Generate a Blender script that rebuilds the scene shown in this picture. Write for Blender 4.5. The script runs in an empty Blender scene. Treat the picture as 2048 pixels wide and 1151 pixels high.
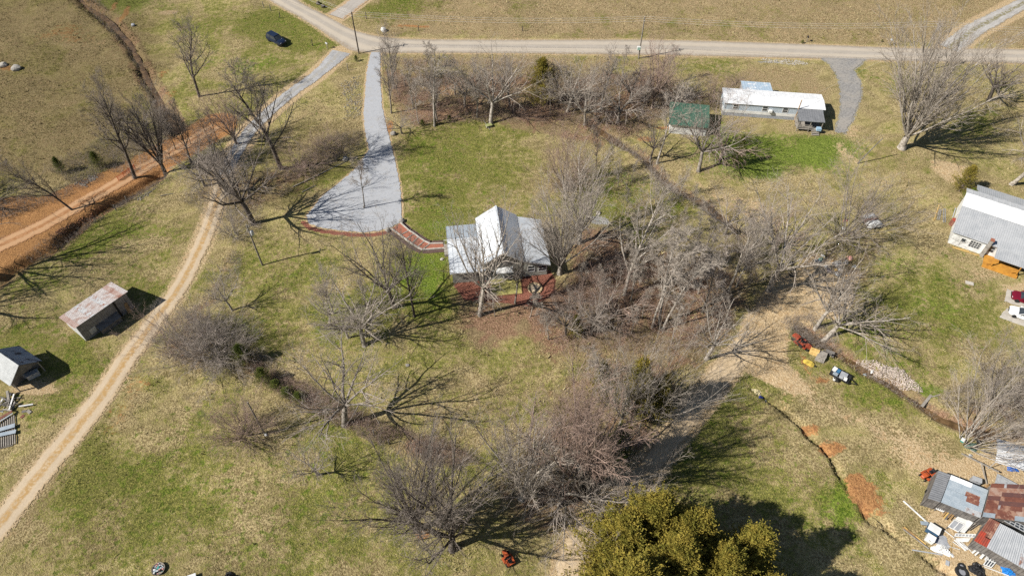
import bpy, bmesh, math, random
import numpy as np
from mathutils import Vector, Matrix, noise as mnoise
from mathutils.geometry import tessellate_polygon
R = math.radians
sc = bpy.context.scene
COL = sc.collection

# ------------------------------------------------------------------ camera
FPX, CAMH = 1400.0, 80.0                 # focal length in px of a 2048 px wide picture, drone height in m
DEP = math.atan(FPX / 1200.0)            # looking down by about 49 degrees
cam = bpy.data.cameras.new('camera'); cam.sensor_width = 36.0; cam.lens = 36.0 * FPX / 2048.0
cam.clip_start = 0.5; cam.clip_end = 6000
camo = bpy.data.objects.new('camera', cam); COL.objects.link(camo)
camo.location = (0, 0, CAMH); camo.rotation_euler = (math.pi / 2 - DEP, 0, 0)
sc.camera = camo

# ------------------------------------------------------------------ sky and sun
SUN_EL, SUN_AZ = R(41.0), R(19.0)        # shadows fall towards +x, 19 degrees towards +y
w = bpy.data.worlds.new('World'); sc.world = w; w.use_nodes = True
wn = w.node_tree.nodes; wl = w.node_tree.links
sky = wn.new('ShaderNodeTexSky'); sky.sky_type = 'NISHITA'; sky.sun_disc = False
sky.sun_elevation = SUN_EL
sky.sun_rotation = R(270.0) - SUN_AZ     # the sun stands opposite to the shadows
sky.air_density = 1.0; sky.dust_density = 0.6
wn['Background'].inputs[1].default_value = 0.05
wl.new(sky.outputs[0], wn['Background'].inputs[0])
sl = bpy.data.lights.new('sun', 'SUN'); sl.energy = 5.0; sl.angle = R(0.53); sl.color = (1.0, 0.955, 0.88)
so = bpy.data.objects.new('sun', sl); COL.objects.link(so)
so.rotation_euler = Vector((math.cos(SUN_AZ) * math.cos(SUN_EL), math.sin(SUN_AZ) * math.cos(SUN_EL), -math.sin(SUN_EL))).to_track_quat('-Z', 'Y').to_euler()
so.location = (0, 0, 120)
sc.view_settings.view_transform = 'Standard'; sc.view_settings.look = 'None'
sc.view_settings.exposure = 0.46; sc.view_settings.gamma = 1.0
sc.cycles.use_denoising = False
sc.cycles.max_bounces = 3; sc.cycles.diffuse_bounces = 1; sc.cycles.glossy_bounces = 2
sc.cycles.transparent_max_bounces = 4; sc.cycles.caustics_reflective = False; sc.cycles.caustics_refractive = False

# ------------------------------------------------------------------ survey: points of the place read off the photograph
_F = np.array([0, math.cos(DEP), -math.sin(DEP)]); _R = np.array([1., 0, 0]); _U = np.array([0, math.sin(DEP), math.cos(DEP)])
_C = np.array([0, 0, CAMH])
def P(x, y, z=0.0):
    v = _F * FPX + _R * (x - 1024) + _U * (575.5 - y)
    return _C + v * ((z - CAMH) / v[2])
def P2(x, y, z=0.0):
    p = P(x, y, z); return (float(p[0]), float(p[1]))
def PX(p):
    q = np.asarray(p, float) - _C; d = q @ _F
    return 1024 + FPX * (q @ _R) / d, 575.5 - FPX * (q @ _U) / d
def height_of(b, t):
    B = P(*b); best = (1e9, 0)
    for i in range(1, 420):
        h = i * 0.08; q = PX(B + np.array([0, 0, h])); e = (q[0] - t[0]) ** 2 + (q[1] - t[1]) ** 2
        if e < best[0]: best = (e, h)
    return best[1]

# ------------------------------------------------------------------ materials
class NT:
    def __init__(s, name):
        s.m = bpy.data.materials.new(name); s.m.use_nodes = True
        s.n = s.m.node_tree.nodes; s.l = s.m.node_tree.links
        s.b = s.n['Principled BSDF']
        s.b.inputs['Specular IOR Level'].default_value = 0.25
        s.pos = s.n.new('ShaderNodeNewGeometry').outputs['Position']
    def set(s, sock, v):
        if hasattr(v, 'is_output'): s.l.new(v, sock)
        else: sock.default_value = v
    def noise(s, scale, detail=4, rough=0.6, vec=None, dist=0.0):
        n = s.n.new('ShaderNodeTexNoise'); n.inputs['Scale'].default_value = scale
        n.inputs['Detail'].default_value = detail; n.inputs['Roughness'].default_value = rough
        n.inputs['Distortion'].default_value = dist
        s.l.new(vec if vec is not None else s.pos, n.inputs['Vector']); return n.outputs['Fac']
    def math(s, op, a, b=0.0, clamp=False):
        n = s.n.new('ShaderNodeMath'); n.operation = op; n.use_clamp = clamp
        s.set(n.inputs[0], a); s.set(n.inputs[1], b); return n.outputs[0]
    def mr(s, v, a, b, c=0.0, d=1.0, smooth=True):
        n = s.n.new('ShaderNodeMapRange'); n.interpolation_type = 'SMOOTHSTEP' if smooth else 'LINEAR'
        s.set(n.inputs[0], v)
        for i, x in enumerate((a, b, c, d)): n.inputs[i + 1].default_value = x
        return n.outputs[0]
    def mix(s, f, a, b):
        n = s.n.new('ShaderNodeMix'); n.data_type = 'RGBA'
        s.set(n.inputs[0], f)
        s.set(n.inputs[6], a if hasattr(a, 'is_output') else (*a, 1)); s.set(n.inputs[7], b if hasattr(b, 'is_output') else (*b, 1))
        return n.outputs[2]
    def attr(s, name):
        a = s.n.new('ShaderNodeAttribute'); a.attribute_name = name; return a
    def sep(s, v):
        n = s.n.new('ShaderNodeSeparateXYZ'); s.l.new(v, n.inputs[0]); return n.outputs
    def map(s, vec, scale=(1, 1, 1), rot=(0, 0, 0)):
        n = s.n.new('ShaderNodeMapping'); n.inputs['Scale'].default_value = scale; n.inputs['Rotation'].default_value = rot
        s.l.new(vec, n.inputs['Vector']); return n.outputs[0]
    def objco(s):
        return s.n.new('ShaderNodeTexCoord').outputs['Object']
    def bump(s, h, strength=0.5, dist=0.05):
        n = s.n.new('ShaderNodeBump'); n.inputs['Strength'].default_value = strength; n.inputs['Distance'].default_value = dist
        s.l.new(h, n.inputs['Height']); s.l.new(n.outputs[0], s.b.inputs['Normal'])
    def col(s, c): s.set(s.b.inputs['Base Color'], c if hasattr(c, 'is_output') else (*c, 1))

MATS = {}
def simple(name, c1, c2=None, scale=3.0, rough=0.8, metal=0.0, bump=0.0, bscale=None, lo=0.35, hi=0.65, spec=None, detail=4):
    """a painted or natural surface: two tones broken up by noise, with fine relief"""
    if name in MATS: return MATS[name]
    t = NT(name)
    if c2 is None: c2 = tuple(min(1, c * 0.72) for c in c1)
    f = t.mr(t.noise(scale, detail, 0.65), lo, hi)
    t.col(t.mix(f, c1, c2))
    t.b.inputs['Roughness'].default_value = rough; t.b.inputs['Metallic'].default_value = metal
    if spec is not None: t.b.inputs['Specular IOR Level'].default_value = spec
    if bump: t.bump(t.noise(bscale or scale * 4, 3), bump, 0.03)
    MATS[name] = t.m; return t.m

# ------------------------------------------------------------------ mesh helpers
def link(o, parent=None):
    COL.objects.link(o)
    if parent is not None: o.parent = parent
    return o
def tag(o, label=None, cat=None, group=None, kind=None):
    for k, v in (('label', label), ('category', cat), ('group', group), ('kind', kind)):
        if v: o[k] = v
    return o
def empty(name, loc, rz=0.0, label=None, cat=None, group=None):
    o = bpy.data.objects.new(name, None); o.empty_display_size = 0.3
    o.location = loc; o.rotation_euler = (0, 0, rz); COL.objects.link(o)
    return tag(o, label, cat, group)
def wempty(name, x, y, z, label, cat, group=None):
    """a thing whose parts are given in place coordinates"""
    e = empty(name, (x, y, z), 0, label, cat, group); WB[e.name] = (x, y, z); return e
WB = {}
def np_mesh(name, V, F, mat=None, smooth=False):
    """V (n,3), F list of arrays of equal-length faces"""
    me = bpy.data.meshes.new(name)
    V = np.asarray(V, np.float32).reshape(-1, 3)
    loops = np.concatenate([np.asarray(f, np.int32).ravel() for f in F if len(f)])
    sizes = np.concatenate([np.full(len(f), np.asarray(f).shape[1], np.int32) for f in F if len(f)])
    starts = np.concatenate([[0], np.cumsum(sizes)[:-1]]).astype(np.int32)
    me.vertices.add(len(V)); me.vertices.foreach_set('co', V.ravel())
    me.loops.add(len(loops)); me.loops.foreach_set('vertex_index', loops)
    me.polygons.add(len(sizes)); me.polygons.foreach_set('loop_start', starts); me.polygons.foreach_set('loop_total', sizes)
    if smooth: me.polygons.foreach_set('use_smooth', np.ones(len(sizes), bool))
    me.update(calc_edges=True)
    if mat: me.materials.append(mat)
    return me
class MB:
    """collects pieces of ONE part"""
    def __init__(s): s.v = []; s.f = []
    def add(s, vs, fs):
        n = len(s.v); s.v += [tuple(map(float, v)) for v in vs]; s.f += [tuple(i + n for i in f) for f in fs]; return s
    def box(s, x0, x1, y0, y1, z0, z1):
        return s.add([(x0, y0, z0), (x1, y0, z0), (x1, y1, z0), (x0, y1, z0), (x0, y0, z1), (x1, y0, z1), (x1, y1, z1), (x0, y1, z1)],
                     [(3, 2, 1, 0), (4, 5, 6, 7), (0, 1, 5, 4), (1, 2, 6, 5), (2, 3, 7, 6), (3, 0, 4, 7)])
    def slab(s, pts, t):
        """polygon (list of 3-D points, counter-clockwise from above) made t thick downwards along its normal"""
        p = [Vector(q) for q in pts]; n = (p[1] - p[0]).cross(p[2] - p[0]).normalized(); k = len(p)
        return s.add([*p, *[q - n * t for q in p]], [tuple(range(k)), tuple(range(2 * k - 1, k - 1, -1))] + [(i, i + k, (i + 1) % k + k, (i + 1) % k) for i in range(k)])
    def bar(s, a, b, wd, ht, up=(0, 0, 1)):
        a = Vector(a); b = Vector(b); d = (b - a).normalized(); u = Vector(up)
        if abs(d.dot(u)) > 0.98: u = Vector((1, 0, 0))
        x = d.cross(u).normalized() * wd / 2; z = x.cross(d).normalized() * ht / 2
        return s.add([a - x - z, a + x - z, a + x + z, a - x + z, b - x - z, b + x - z, b + x + z, b - x + z],
                     [(0, 1, 2, 3), (7, 6, 5, 4), (4, 5, 1, 0), (5, 6, 2, 1), (6, 7, 3, 2), (7, 4, 0, 3)])
    def tube(s, pts, rad, n=8, caps=True):
        pts = [Vector(p) for p in pts]; rad = rad if hasattr(rad, '__len__') else [rad] * len(pts)
        vs = []; fs = []
        for i, p in enumerate(pts):
            d = (pts[min(i + 1, len(pts) - 1)] - pts[max(i - 1, 0)]).normalized()
            u = Vector((0, 0, 1)) if abs(d.z) < 0.95 else Vector((1, 0, 0))
            a = d.cross(u).normalized(); b = d.cross(a)
            for k in range(n):
                t = 2 * math.pi * k / n; vs.append(p + (a * math.cos(t) + b * math.sin(t)) * rad[i])
        for i in range(len(pts) - 1):
            for k in range(n):
                fs.append((i * n + k, (i + 1) * n + k, (i + 1) * n + (k + 1) % n, i * n + (k + 1) % n))
        if caps: fs += [tuple(range(n)), tuple(range(len(vs) - 1, len(vs) - n - 1, -1))]
        return s.add(vs, fs)
    def lathe(s, prof, n=12, c=(0, 0, 0), axis='z'):
        vs = []; fs = []
        for r, z in prof:
            for k in range(n):
                t = 2 * math.pi * k / n; q = (r * math.cos(t), r * math.sin(t), z)
                if axis == 'y': q = (q[0], q[2], q[1])
                if axis == 'x': q = (q[2], q[0], q[1])
                vs.append((q[0] + c[0], q[1] + c[1], q[2] + c[2]))
        m = len(prof)
        for i in range(m - 1):
            for k in range(n): fs.append((i * n + k, i * n + (k + 1) % n, (i + 1) * n + (k + 1) % n, (i + 1) * n + k))
        fs += [tuple(range(n - 1, -1, -1)), tuple(range((m - 1) * n, m * n))]
        return s.add(vs, fs)
    def prism(s, poly, y0, y1):
        """x,z outline swept along y"""
        k = len(poly)
        return s.add([(x, y0, z) for x, z in poly] + [(x, y1, z) for x, z in poly],
                     [tuple(range(k)), tuple(range(2 * k - 1, k - 1, -1))] + [(i, i + k, (i + 1) % k + k, (i + 1) % k) for i in range(k)])
    def build(s, name, mat, parent=None, smooth=False, bevel=0.0, fix=True):
        v = s.v
        if parent is not None and (parent.name in WB): c = WB[parent.name]; v = [(a - c[0], b - c[1], d - c[2]) for a, b, d in v]
        me = bpy.data.meshes.new(name); me.from_pydata(v, [], s.f); me.update()
        if fix or bevel:
            bm = bmesh.new(); bm.from_mesh(me); bmesh.ops.recalc_face_normals(bm, faces=bm.faces)
            if bevel:
                bmesh.ops.bevel(bm, geom=[e for e in bm.edges if len(e.link_faces) == 2 and e.calc_face_angle(0) > 0.6], offset=bevel, segments=2, affect='EDGES', profile=0.6)
            bm.to_mesh(me); bm.free()
        if smooth:
            me.polygons.foreach_set('use_smooth', np.ones(len(me.polygons), bool)); me.set_sharp_from_angle(angle=R(38))
        me.materials.append(mat)
        o = link(bpy.data.objects.new(name, me), parent)
        if parent is not None and parent.name in WB: WB[o.name] = WB[parent.name]
        return o
def copy_tree(o, parent=None):
    c = o.copy(); COL.objects.link(c); c.parent = parent
    for ch in o.children: copy_tree(ch, c)
    return c

# ------------------------------------------------------------------ distance fields for the ground
def pxs(L): return np.array([P2(*p) for p in L])
def d_line(X, Y, pts):
    best = np.full(X.shape, 1e9, np.float32)
    for (ax, ay), (bx, by) in zip(pts[:-1], pts[1:]):
        dx, dy = bx - ax, by - ay; L2 = dx * dx + dy * dy + 1e-9
        t = np.clip(((X - ax) * dx + (Y - ay) * dy) / L2, 0, 1)
        best = np.minimum(best, (X - ax - t * dx) ** 2 + (Y - ay - t * dy) ** 2)
    return np.sqrt(best)
def d_poly(X, Y, pts):
    """signed: positive inside"""
    d = d_line(X, Y, np.vstack([pts, pts[:1]])); ins = np.zeros(X.shape, bool); n = len(pts)
    for i in range(n):
        ax, ay = pts[i]; bx, by = pts[(i + 1) % n]
        c = (ay > Y) != (by > Y)
        with np.errstate(divide='ignore', invalid='ignore'): xi = (bx - ax) * (Y - ay) / (by - ay) + ax
        ins ^= c & (X < xi)
    return np.where(ins, d, -d)
def sstep(x, a, b):
    t = np.clip((x - a) / (b - a), 0, 1); return t * t * (3 - 2 * t)
def catmull(pts, step=0.5):
    pts = np.asarray(pts, float); out = []
    q = np.vstack([2 * pts[0] - pts[1], pts, 2 * pts[-1] - pts[-2]])
    for i in range(1, len(q) - 2):
        n = max(2, int(np.linalg.norm(q[i + 1] - q[i]) / step))
        for k in range(n):
            t = k / n
            out.append(0.5 * (2 * q[i] + (q[i + 1] - q[i - 1]) * t + (2 * q[i - 1] - 5 * q[i] + 4 * q[i + 1] - q[i + 2]) * t * t + (3 * q[i] - q[i - 1] - 3 * q[i + 1] + q[i + 2]) * t ** 3))
    out.append(pts[-1]); return np.array(out)

# ---- lines and outlines of the place (read off the photograph)
ROAD_N = [(430, -110), (594, 0), (640, 25), (672, 42), (712, 62), (772, 75), (850, 79), (1024, 80), (1300, 80), (1536, 86), (1840, 97), (2048, 99), (2600, 116)]
ROAD_S = [(360, -110), (537, 0), (590, 30), (640, 60), (662, 76), (700, 100), (740, 105), (800, 106), (900, 106), (1024, 107), (1300, 110), (1536, 115), (1840, 123), (2048, 127), (2600, 150)]
L_LANE = [(682, 104), (655, 131), (625, 156), (580, 188), (540, 222), (500, 262), (470, 308), (447, 350)]
L_TRACK = [(447, 350), (434, 400), (412, 466), (383, 530), (353, 584), (320, 627), (290, 670), (253, 717), (207, 787), (143, 870), (83, 942), (20, 1022), (-60, 1125), (-160, 1270)]
L_CLAY = [(432, 252), (385, 280), (330, 311), (245, 360), (150, 415), (75, 456), (0, 492), (-90, 540), (-240, 600)]
L_PATH = [(1500, 690), (1455, 735), (1405, 800), (1340, 880), (1290, 945), (1245, 982), (1185, 1035), (1150, 1095), (1132, 1160), (1120, 1280)]
L_TOPLANE = [(672, 34), (700, 14), (735, -12), (800, -60)]
L_RDRIVE = [(1898, 98), (1945, 62), (1985, 40), (2030, 16), (2110, -25)]
DRIVE = [(742, 105), (734, 143), (730, 187), (727, 227), (730, 263), (738, 300), (712, 337), (669, 373), (642, 394), (613, 432), (619, 448), (645, 456), (692, 462), (725, 465), (762, 461), (779, 455), (803, 444), (802, 384), (789, 317), (774, 257), (764, 213), (760, 150), (761, 105)]
TRDRIVE = [(1640, 114), (1662, 130), (1675, 150), (1682, 175), (1684, 220), (1672, 262), (1688, 266), (1704, 240), (1722, 190), (1720, 165), (1706, 140), (1728, 122), (1734, 117)]
CREEK_M = [(1180, 245), (1225, 275), (1270, 303), (1308, 335), (1345, 372), (1400, 398), (1440, 430), (1478, 468), (1496, 515), (1505, 560)]
CREEK_R = [(1606, 652), (1652, 686), (1700, 716), (1760, 752), (1830, 796), (1880, 832), (1960, 862), (2080, 885)]
CREEK_TL = [(120, -60), (165, 2), (212, 35), (243, 68), (262, 90), (285, 138), (300, 168), (335, 225), (352, 262)]
CREEK_L = [(310, 352), (270, 380), (215, 408), (165, 442), (115, 490), (55, 522), (12, 553), (-60, 600)]
GULLY = [(1503, 772), (1530, 795), (1575, 827), (1620, 872), (1662, 912), (1688, 965), (1730, 1018), (1790, 1068), (1850, 1112), (1925, 1165), (1990, 1220)]
W = {k: pxs(v) for k, v in dict(lane=L_LANE, track=L_TRACK, clay=L_CLAY, path=L_PATH, top=L_TOPLANE, rdrive=L_RDRIVE, drive=DRIVE, trd=TRDRIVE, cm=CREEK_M, cr=CREEK_R, ctl=CREEK_TL, cl=CREEK_L, gully=GULLY, rn=ROAD_N, rs=ROAD_S).items()}
for k in ('lane', 'track', 'clay', 'path', 'top', 'rdrive', 'cm', 'cr', 'ctl', 'cl', 'gully'): W[k] = catmull(W[k], 2.0)
ROADPOLY = np.vstack([W['rn'], W['rs'][::-1]])

def vnoise(X, Y, s, seed=0):
    """smooth value noise, vectorised"""
    x = X * s + seed * 17.3; y = Y * s - seed * 9.1
    xi = np.floor(x).astype(np.int64); yi = np.floor(y).astype(np.int64); fx = x - xi; fy = y - yi
    def h(a, b):
        n = (a * 374761393 + b * 668265263 + seed * 1442695041) & 0x7fffffff
        n = ((n ^ (n >> 13)) * 1274126177) & 0x7fffffff
        return ((n ^ (n >> 16)) & 0xffff) / 65535.0
    fx = fx * fx * (3 - 2 * fx); fy = fy * fy * (3 - 2 * fy)
    return (h(xi, yi) * (1 - fx) + h(xi + 1, yi) * fx) * (1 - fy) + (h(xi, yi + 1) * (1 - fx) + h(xi + 1, yi + 1) * fx) * fy

BUILT = [pxs(q) for q in ([(880, 590), (880, 440), (1110, 430), (1130, 600)], [(1430, 250), (1430, 150), (1680, 160), (1680, 270)],
         [(1880, 520), (1920, 360), (2200, 400), (2200, 600)], [(1330, 270), (1330, 200), (1420, 200), (1420, 275)],
         [(110, 700), (110, 560), (280, 560), (280, 640)], [(-120, 780), (-120, 680), (130, 680), (130, 780)],
         [(1840, 1180), (1850, 900), (2200, 860), (2200, 1250)], [(1990, 700), (1990, 580), (2200, 600), (2200, 760)],
         [(770, 510), (770, 430), (910, 440), (910, 520)])]
def hz(X, Y):
    """ground height"""
    X = np.asarray(X, float); Y = np.asarray(Y, float); sh = X.shape; X = X.ravel(); Y = Y.ravel()
    flat = np.minimum(d_line(X, Y, W['track']) - 2.2, d_line(X, Y, W['lane']) - 2.2)
    flat = np.minimum(flat, d_line(X, Y, W['clay']) - 2.4); flat = np.minimum(flat, d_line(X, Y, W['path']) - 2.0)
    flat = np.minimum(flat, d_line(X, Y, W['top']) - 2.5); flat = np.minimum(flat, d_line(X, Y, W['rdrive']) - 3.0)
    for q in (ROADPOLY, W['drive'], W['trd'], *BUILT): flat = np.minimum(flat, -d_poly(X, Y, q) - 0.3)
    amp = sstep(flat, 0.0, 4.0)
    h = amp * (0.55 * (vnoise(X, Y, 0.07, 1) - 0.5) + 0.3 * (vnoise(X, Y, 0.19, 2) - 0.5) + 0.13 * (vnoise(X, Y, 0.7, 3) - 0.5))
    wob = (vnoise(X, Y, 0.35, 5) - 0.5) * 1.3 + (vnoise(X, Y, 1.1, 6) - 0.5) * 0.5
    keep = sstep(flat, -0.2, 1.0)
    var = .55 + .9 * vnoise(X, Y, .14, 8)
    for key, hw, dp in (('cm', 1.2, .68), ('cr', 1.35, .85), ('ctl', 1.7, .9), ('cl', 1.9, 1.2)):
        h = h - keep * dp * (1 - sstep((d_line(X, Y, W[key]) + wob * 0.7) / var, 0.15 * hw, hw))
    h = h - .75 * var * (1 - sstep(np.abs(d_line(X, Y, W['gully']) + wob * 0.8), 0.12, 0.52))
    return h.reshape(sh)
def Z(x, y): return float(hz(np.array([x]), np.array([y]))[0])

# ================================================================== GROUND
def axis(lo, hi, step, far):
    a = list(np.arange(lo, hi + 1e-6, step)); d = step; x = hi; up = []
    while x < far: d *= 1.35; x += d; up.append(x)
    d = step; x = lo; dn = []
    while x > -far: d *= 1.35; x -= d; dn.append(x)
    return np.array(dn[::-1] + a + up)
gx = axis(-124, 124, 0.36, 2500); gy = axis(22, 168, 0.36, 2500)
GX, GY = np.meshgrid(gx, gy); nx, ny = len(gx), len(gy)
GZ = hz(GX, GY)
ch = {k: np.zeros(GX.size, np.float32) for k in ('green', 'tan', 'clay', 'leaf', 'brown', 'grav', 'lush', 'mulch')}
fX, fY = GX.ravel(), GY.ravel()
inner = np.nonzero((np.abs(fX) < 160) & (fY > 0) & (fY < 200))[0]; iX, iY = fX[inner], fY[inner]
def put(c, m): ch[c][inner] = np.maximum(ch[c][inner], m.astype(np.float32))
wbX = (vnoise(iX, iY, .16, 71) - .5) * 7 + (vnoise(iX, iY, .5, 72) - .5) * 2.4; wbY = (vnoise(iX, iY, .16, 73) - .5) * 7 + (vnoise(iX, iY, .5, 74) - .5) * 2.4
def poly(c, L, soft=2.0, s=1.0):
    k = min(1.0, soft / 3.0) * (.6 if c != 'mulch' else 0); put(c, s * sstep(d_poly(iX + wbX * k, iY + wbY * k, pxs(L)), -soft, soft))
def blob(c, x, y, rx, ry, s=1.0):
    a, b = P2(x, y); k = min(1.0, min(rx, ry) / 6.0); g = 1.35 if c in ('green', 'lush') else 1.1
    put(c, s * (1 - sstep(np.sqrt(((iX + wbX * k - a) / (rx * g)) ** 2 + ((iY + wbY * k - b) / (ry * g)) ** 2), 0.1, 1.0)))
def band(c, key, r0, r1, s=1.0): put(c, s * (1 - sstep(d_line(iX, iY, W[key]), r0, r1)))
# greener turf
for q in ((880, 330, 16, 13, .55), (840, 300, 8, 7, .75), (860, 420, 9, 6, .75), (330, 1010, 22, 13, .62), (560, 1040, 14, 9, .6), (620, 900, 9, 7, .45), (200, 480, 15, 8, .7),
          (260, 560, 12, 6, .6), (60, 660, 10, 7, .7), (110, 800, 10, 8, .6), (150, 730, 9, 6, .75), (560, 45, 14, 9, .55), (610, 85, 8, 6, .75), (800, 15, 9, 6, .7),
          (440, 50, 10, 8, .4), (820, 580, 9, 6, .7), (860, 500, 6, 6, .7), (1940, 560, 9, 6, .55), (1850, 640, 12, 8, .5), (1740, 770, 7, 5, .7), (1450, 940, 18, 12, .42),
          (1700, 1010, 6, 5, .75), (1240, 420, 9, 6, .6), (1340, 400, 8, 7, .5), (1720, 150, 5, 5, .6), (1440, 130, 9, 4, .55), (1790, 160, 8, 6, .6), (480, 680, 9, 6, .5),
          (1850, 330, 8, 5, .3), (1950, 250, 8, 6, .6), (700, 620, 8, 5, .5), (560, 560, 10, 7, .45), (450, 830, 8, 6, .5), (690, 420, 6, 4, .5), (620, 360, 6, 4, .7), (1570, 770, 6, 4, .35),
          (1060, 250, 8, 5, .5), (900, 250, 8, 3, .7), (1320, 440, 8, 5, .55), (1960, 640, 8, 6, .4)): blob('green', *q)
for q in ((1640, 288, 12, 7, 1), (1530, 305, 15, 9, 1), (1590, 315, 13, 8, .95), (250, 12, 12, 7, .9), (480, 130, 9, 9, .55), (845, 550, 5, 4, .75), (880, 575, 3, 3, .8), (1250, 370, 8, 5, .5), (1800, 520, 9, 6, .5),
          (1770, 700, 10, 5, .5), (60, 560, 10, 5, .5), (250, 470, 12, 6, .5), (865, 455, 4, 2.5, .6), (1690, 1015, 4, 3, .8), (1835, 770, 4, 2, .8), (1870, 600, 5, 4, .5), (960, 240, 5, 2, .7)): blob('lush', *q)
# bare tan earth
poly('tan', [(1555, 690), (1600, 740), (1640, 790), (1720, 830), (1800, 850), (1880, 890), (1960, 930), (1900, 1000), (1840, 970), (1760, 910), (1680, 850), (1590, 790), (1520, 745)], 4.5, .74)
poly('tan', [(1520, 480), (1700, 430), (1860, 400), (1840, 300), (1700, 330), (1600, 420)], 5, .45)
poly('tan', [(1360, 330), (1400, 380), (1480, 450), (1560, 470), (1560, 420), (1440, 370), (1390, 330)], 2.5, .55)
poly('tan', [(1850, 1151), (1840, 960), (1870, 900), (2100, 880), (2100, 1260), (1850, 1240)], 2, .85)
poly('tan', [(1440, 705), (1485, 645), (1540, 598), (1640, 575), (1650, 600), (1570, 640), (1550, 690), (1590, 740), (1560, 760), (1490, 740)], 1.2, 1.0); poly('tan', [(1480, 650), (1545, 565), (1620, 505), (1720, 540), (1700, 610), (1640, 635), (1580, 650), (1560, 700), (1625, 790), (1500, 760), (1440, 712)], 1.6, .95); poly('tan', [(1850, 870), (1950, 930), (1900, 1010), (1840, 950)], 2.5, .8); blob('tan', 1880, 330, 8, 5, .8); blob('tan', 1690, 300, 5, 9, .6); blob('tan', 1700, 260, 4, 8, .55); blob('tan', 2030, 1100, 10, 8, .9)
blob('tan', 1960, 530, 9, 4, .5); blob('tan', 2040, 560, 5, 5, .7); blob('tan', 160, 90, 14, 9, .45); blob('tan', 60, 775, 5, 2, 1.0)
for q in ((330, 28, 3, 1.6, 1), (480, 30, 6, 6, .4), (1070, 210, 8, 5, .4), (620, 240, 12, 6, .28), (1600, 170, 10, 5, .4)): blob('tan', *q)
# red clay
poly('clay', [(-160, 470), (0, 395), (100, 385), (250, 322), (330, 285), (425, 235), (470, 262), (330, 345), (220, 408), (170, 445), (110, 490), (30, 535), (-60, 590)], 1.3, .95)
for q in ((735, 240, 1.0, 4.5, 1), (776, 252, 1.3, 3.5, 1), (1712, 965, 2.4, 2.0, .9), (1730, 990, 3.2, 2.2, 1), (1750, 1015, 2.2, 2.6, .85), (1665, 895, 3.0, 1.8, .85), (1625, 860, 2.2, 1.4, .7), (1765, 1035, 2.2, 1.8, .6), (262, 765, 3.5, 4, .50), (240, 815, 3, 6, .44), (225, 850, 2, 3.5, .4),
          (1290, 280, 3, 2, .75), (1270, 270, 3, 2, .5), (20, 138, 5, 2, .85), (140, 70, 9, 7, .55), (245, 30, 1.6, 7, .8), (225, 15, 1.2, 5, .7), (1600, 720, 1.2, 5, .55), (1630, 750, 3, 1.6, .6), (320, 150, 2.4, 3, .6), (340, 185, 2.4, 3, .5), (690, 60, 2.2, 1.2, .5), (830, 50, 9, 1.2, .7), (850, 1065, 1.3, 1.1, .9), (1690, 90, .1, .1, 0), (1330, 255, 5, .8, .8)): blob('clay', *q)
# fallen leaves
poly('leaf', [(880, 640), (900, 600), (1120, 570), (1130, 440), (1210, 440), (1300, 490), (1420, 520), (1500, 560), (1500, 620), (1460, 680), (1400, 740), (1250, 740), (1080, 690), (980, 690), (920, 660)], 4, .95)
poly('leaf', [(770, 130), (900, 150), (1330, 150), (1420, 190), (1300, 260), (1200, 300), (1000, 250), (820, 262), (772, 210)], 2.5, .75)
poly('leaf', [(980, 960), (1090, 780), (1180, 700), (1330, 700), (1350, 800), (1290, 920), (1200, 1000), (1120, 1090), (1020, 1090)], 3, .7)
poly('leaf', [(570, 330), (720, 265), (725, 310), (620, 360), (560, 400), (480, 440), (380, 400), (400, 320)], 2.5, .6)
poly('leaf', [(300, 680), (460, 500), (480, 520), (420, 610), (520, 700), (590, 760), (480, 770), (380, 740)], 2.5, .55)
poly('leaf', [(1480, 440), (1560, 470), (1560, 600), (1460, 620), (1420, 480)], 3, .5)
poly('leaf', [(1590, 510), (1760, 470), (1780, 560), (1640, 570)], 2.5, .5); poly('leaf', [(1560, 630), (1650, 640), (1690, 700), (1600, 700)], 2, .6)
poly('leaf', [(1880, 820), (2080, 760), (2080, 900), (1930, 880)], 3, .6); blob('leaf', 920, 1085, 8, 4, .5); blob('leaf', 850, 895, 9, 2.0, .7); blob('leaf', 690, 850, 7, 3, .5)
# dry brown rough grass (roadside field, verges)
poly('brown', [(760, 70), (860, -80), (2150, -80), (2300, 98), (1840, 95), (1300, 78), (900, 76)], 3, .8)
poly('brown', [(-100, 20), (300, -40), (330, 200), (260, 330), (-100, 420)], 5, .6); poly('brown', [(1390, 130), (1650, 130), (1660, 250), (1560, 190), (1400, 190)], 3, .7)
poly('brown', [(780, 108), (1350, 112), (1360, 140), (780, 130)], 1.5, .7); poly('brown', [(590, 210), (720, 150), (728, 270), (560, 330)], 2, .5); poly('brown', [(0, 930), (330, 720), (240, 900), (140, 1000), (-40, 1151)], 3, .6)
poly('brown', [(720, 760), (1100, 740), (1080, 860), (960, 920), (800, 860)], 4, .6); poly('brown', [(1600, 730), (1900, 900), (1830, 980), (1640, 850)], 3, .35)
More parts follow.
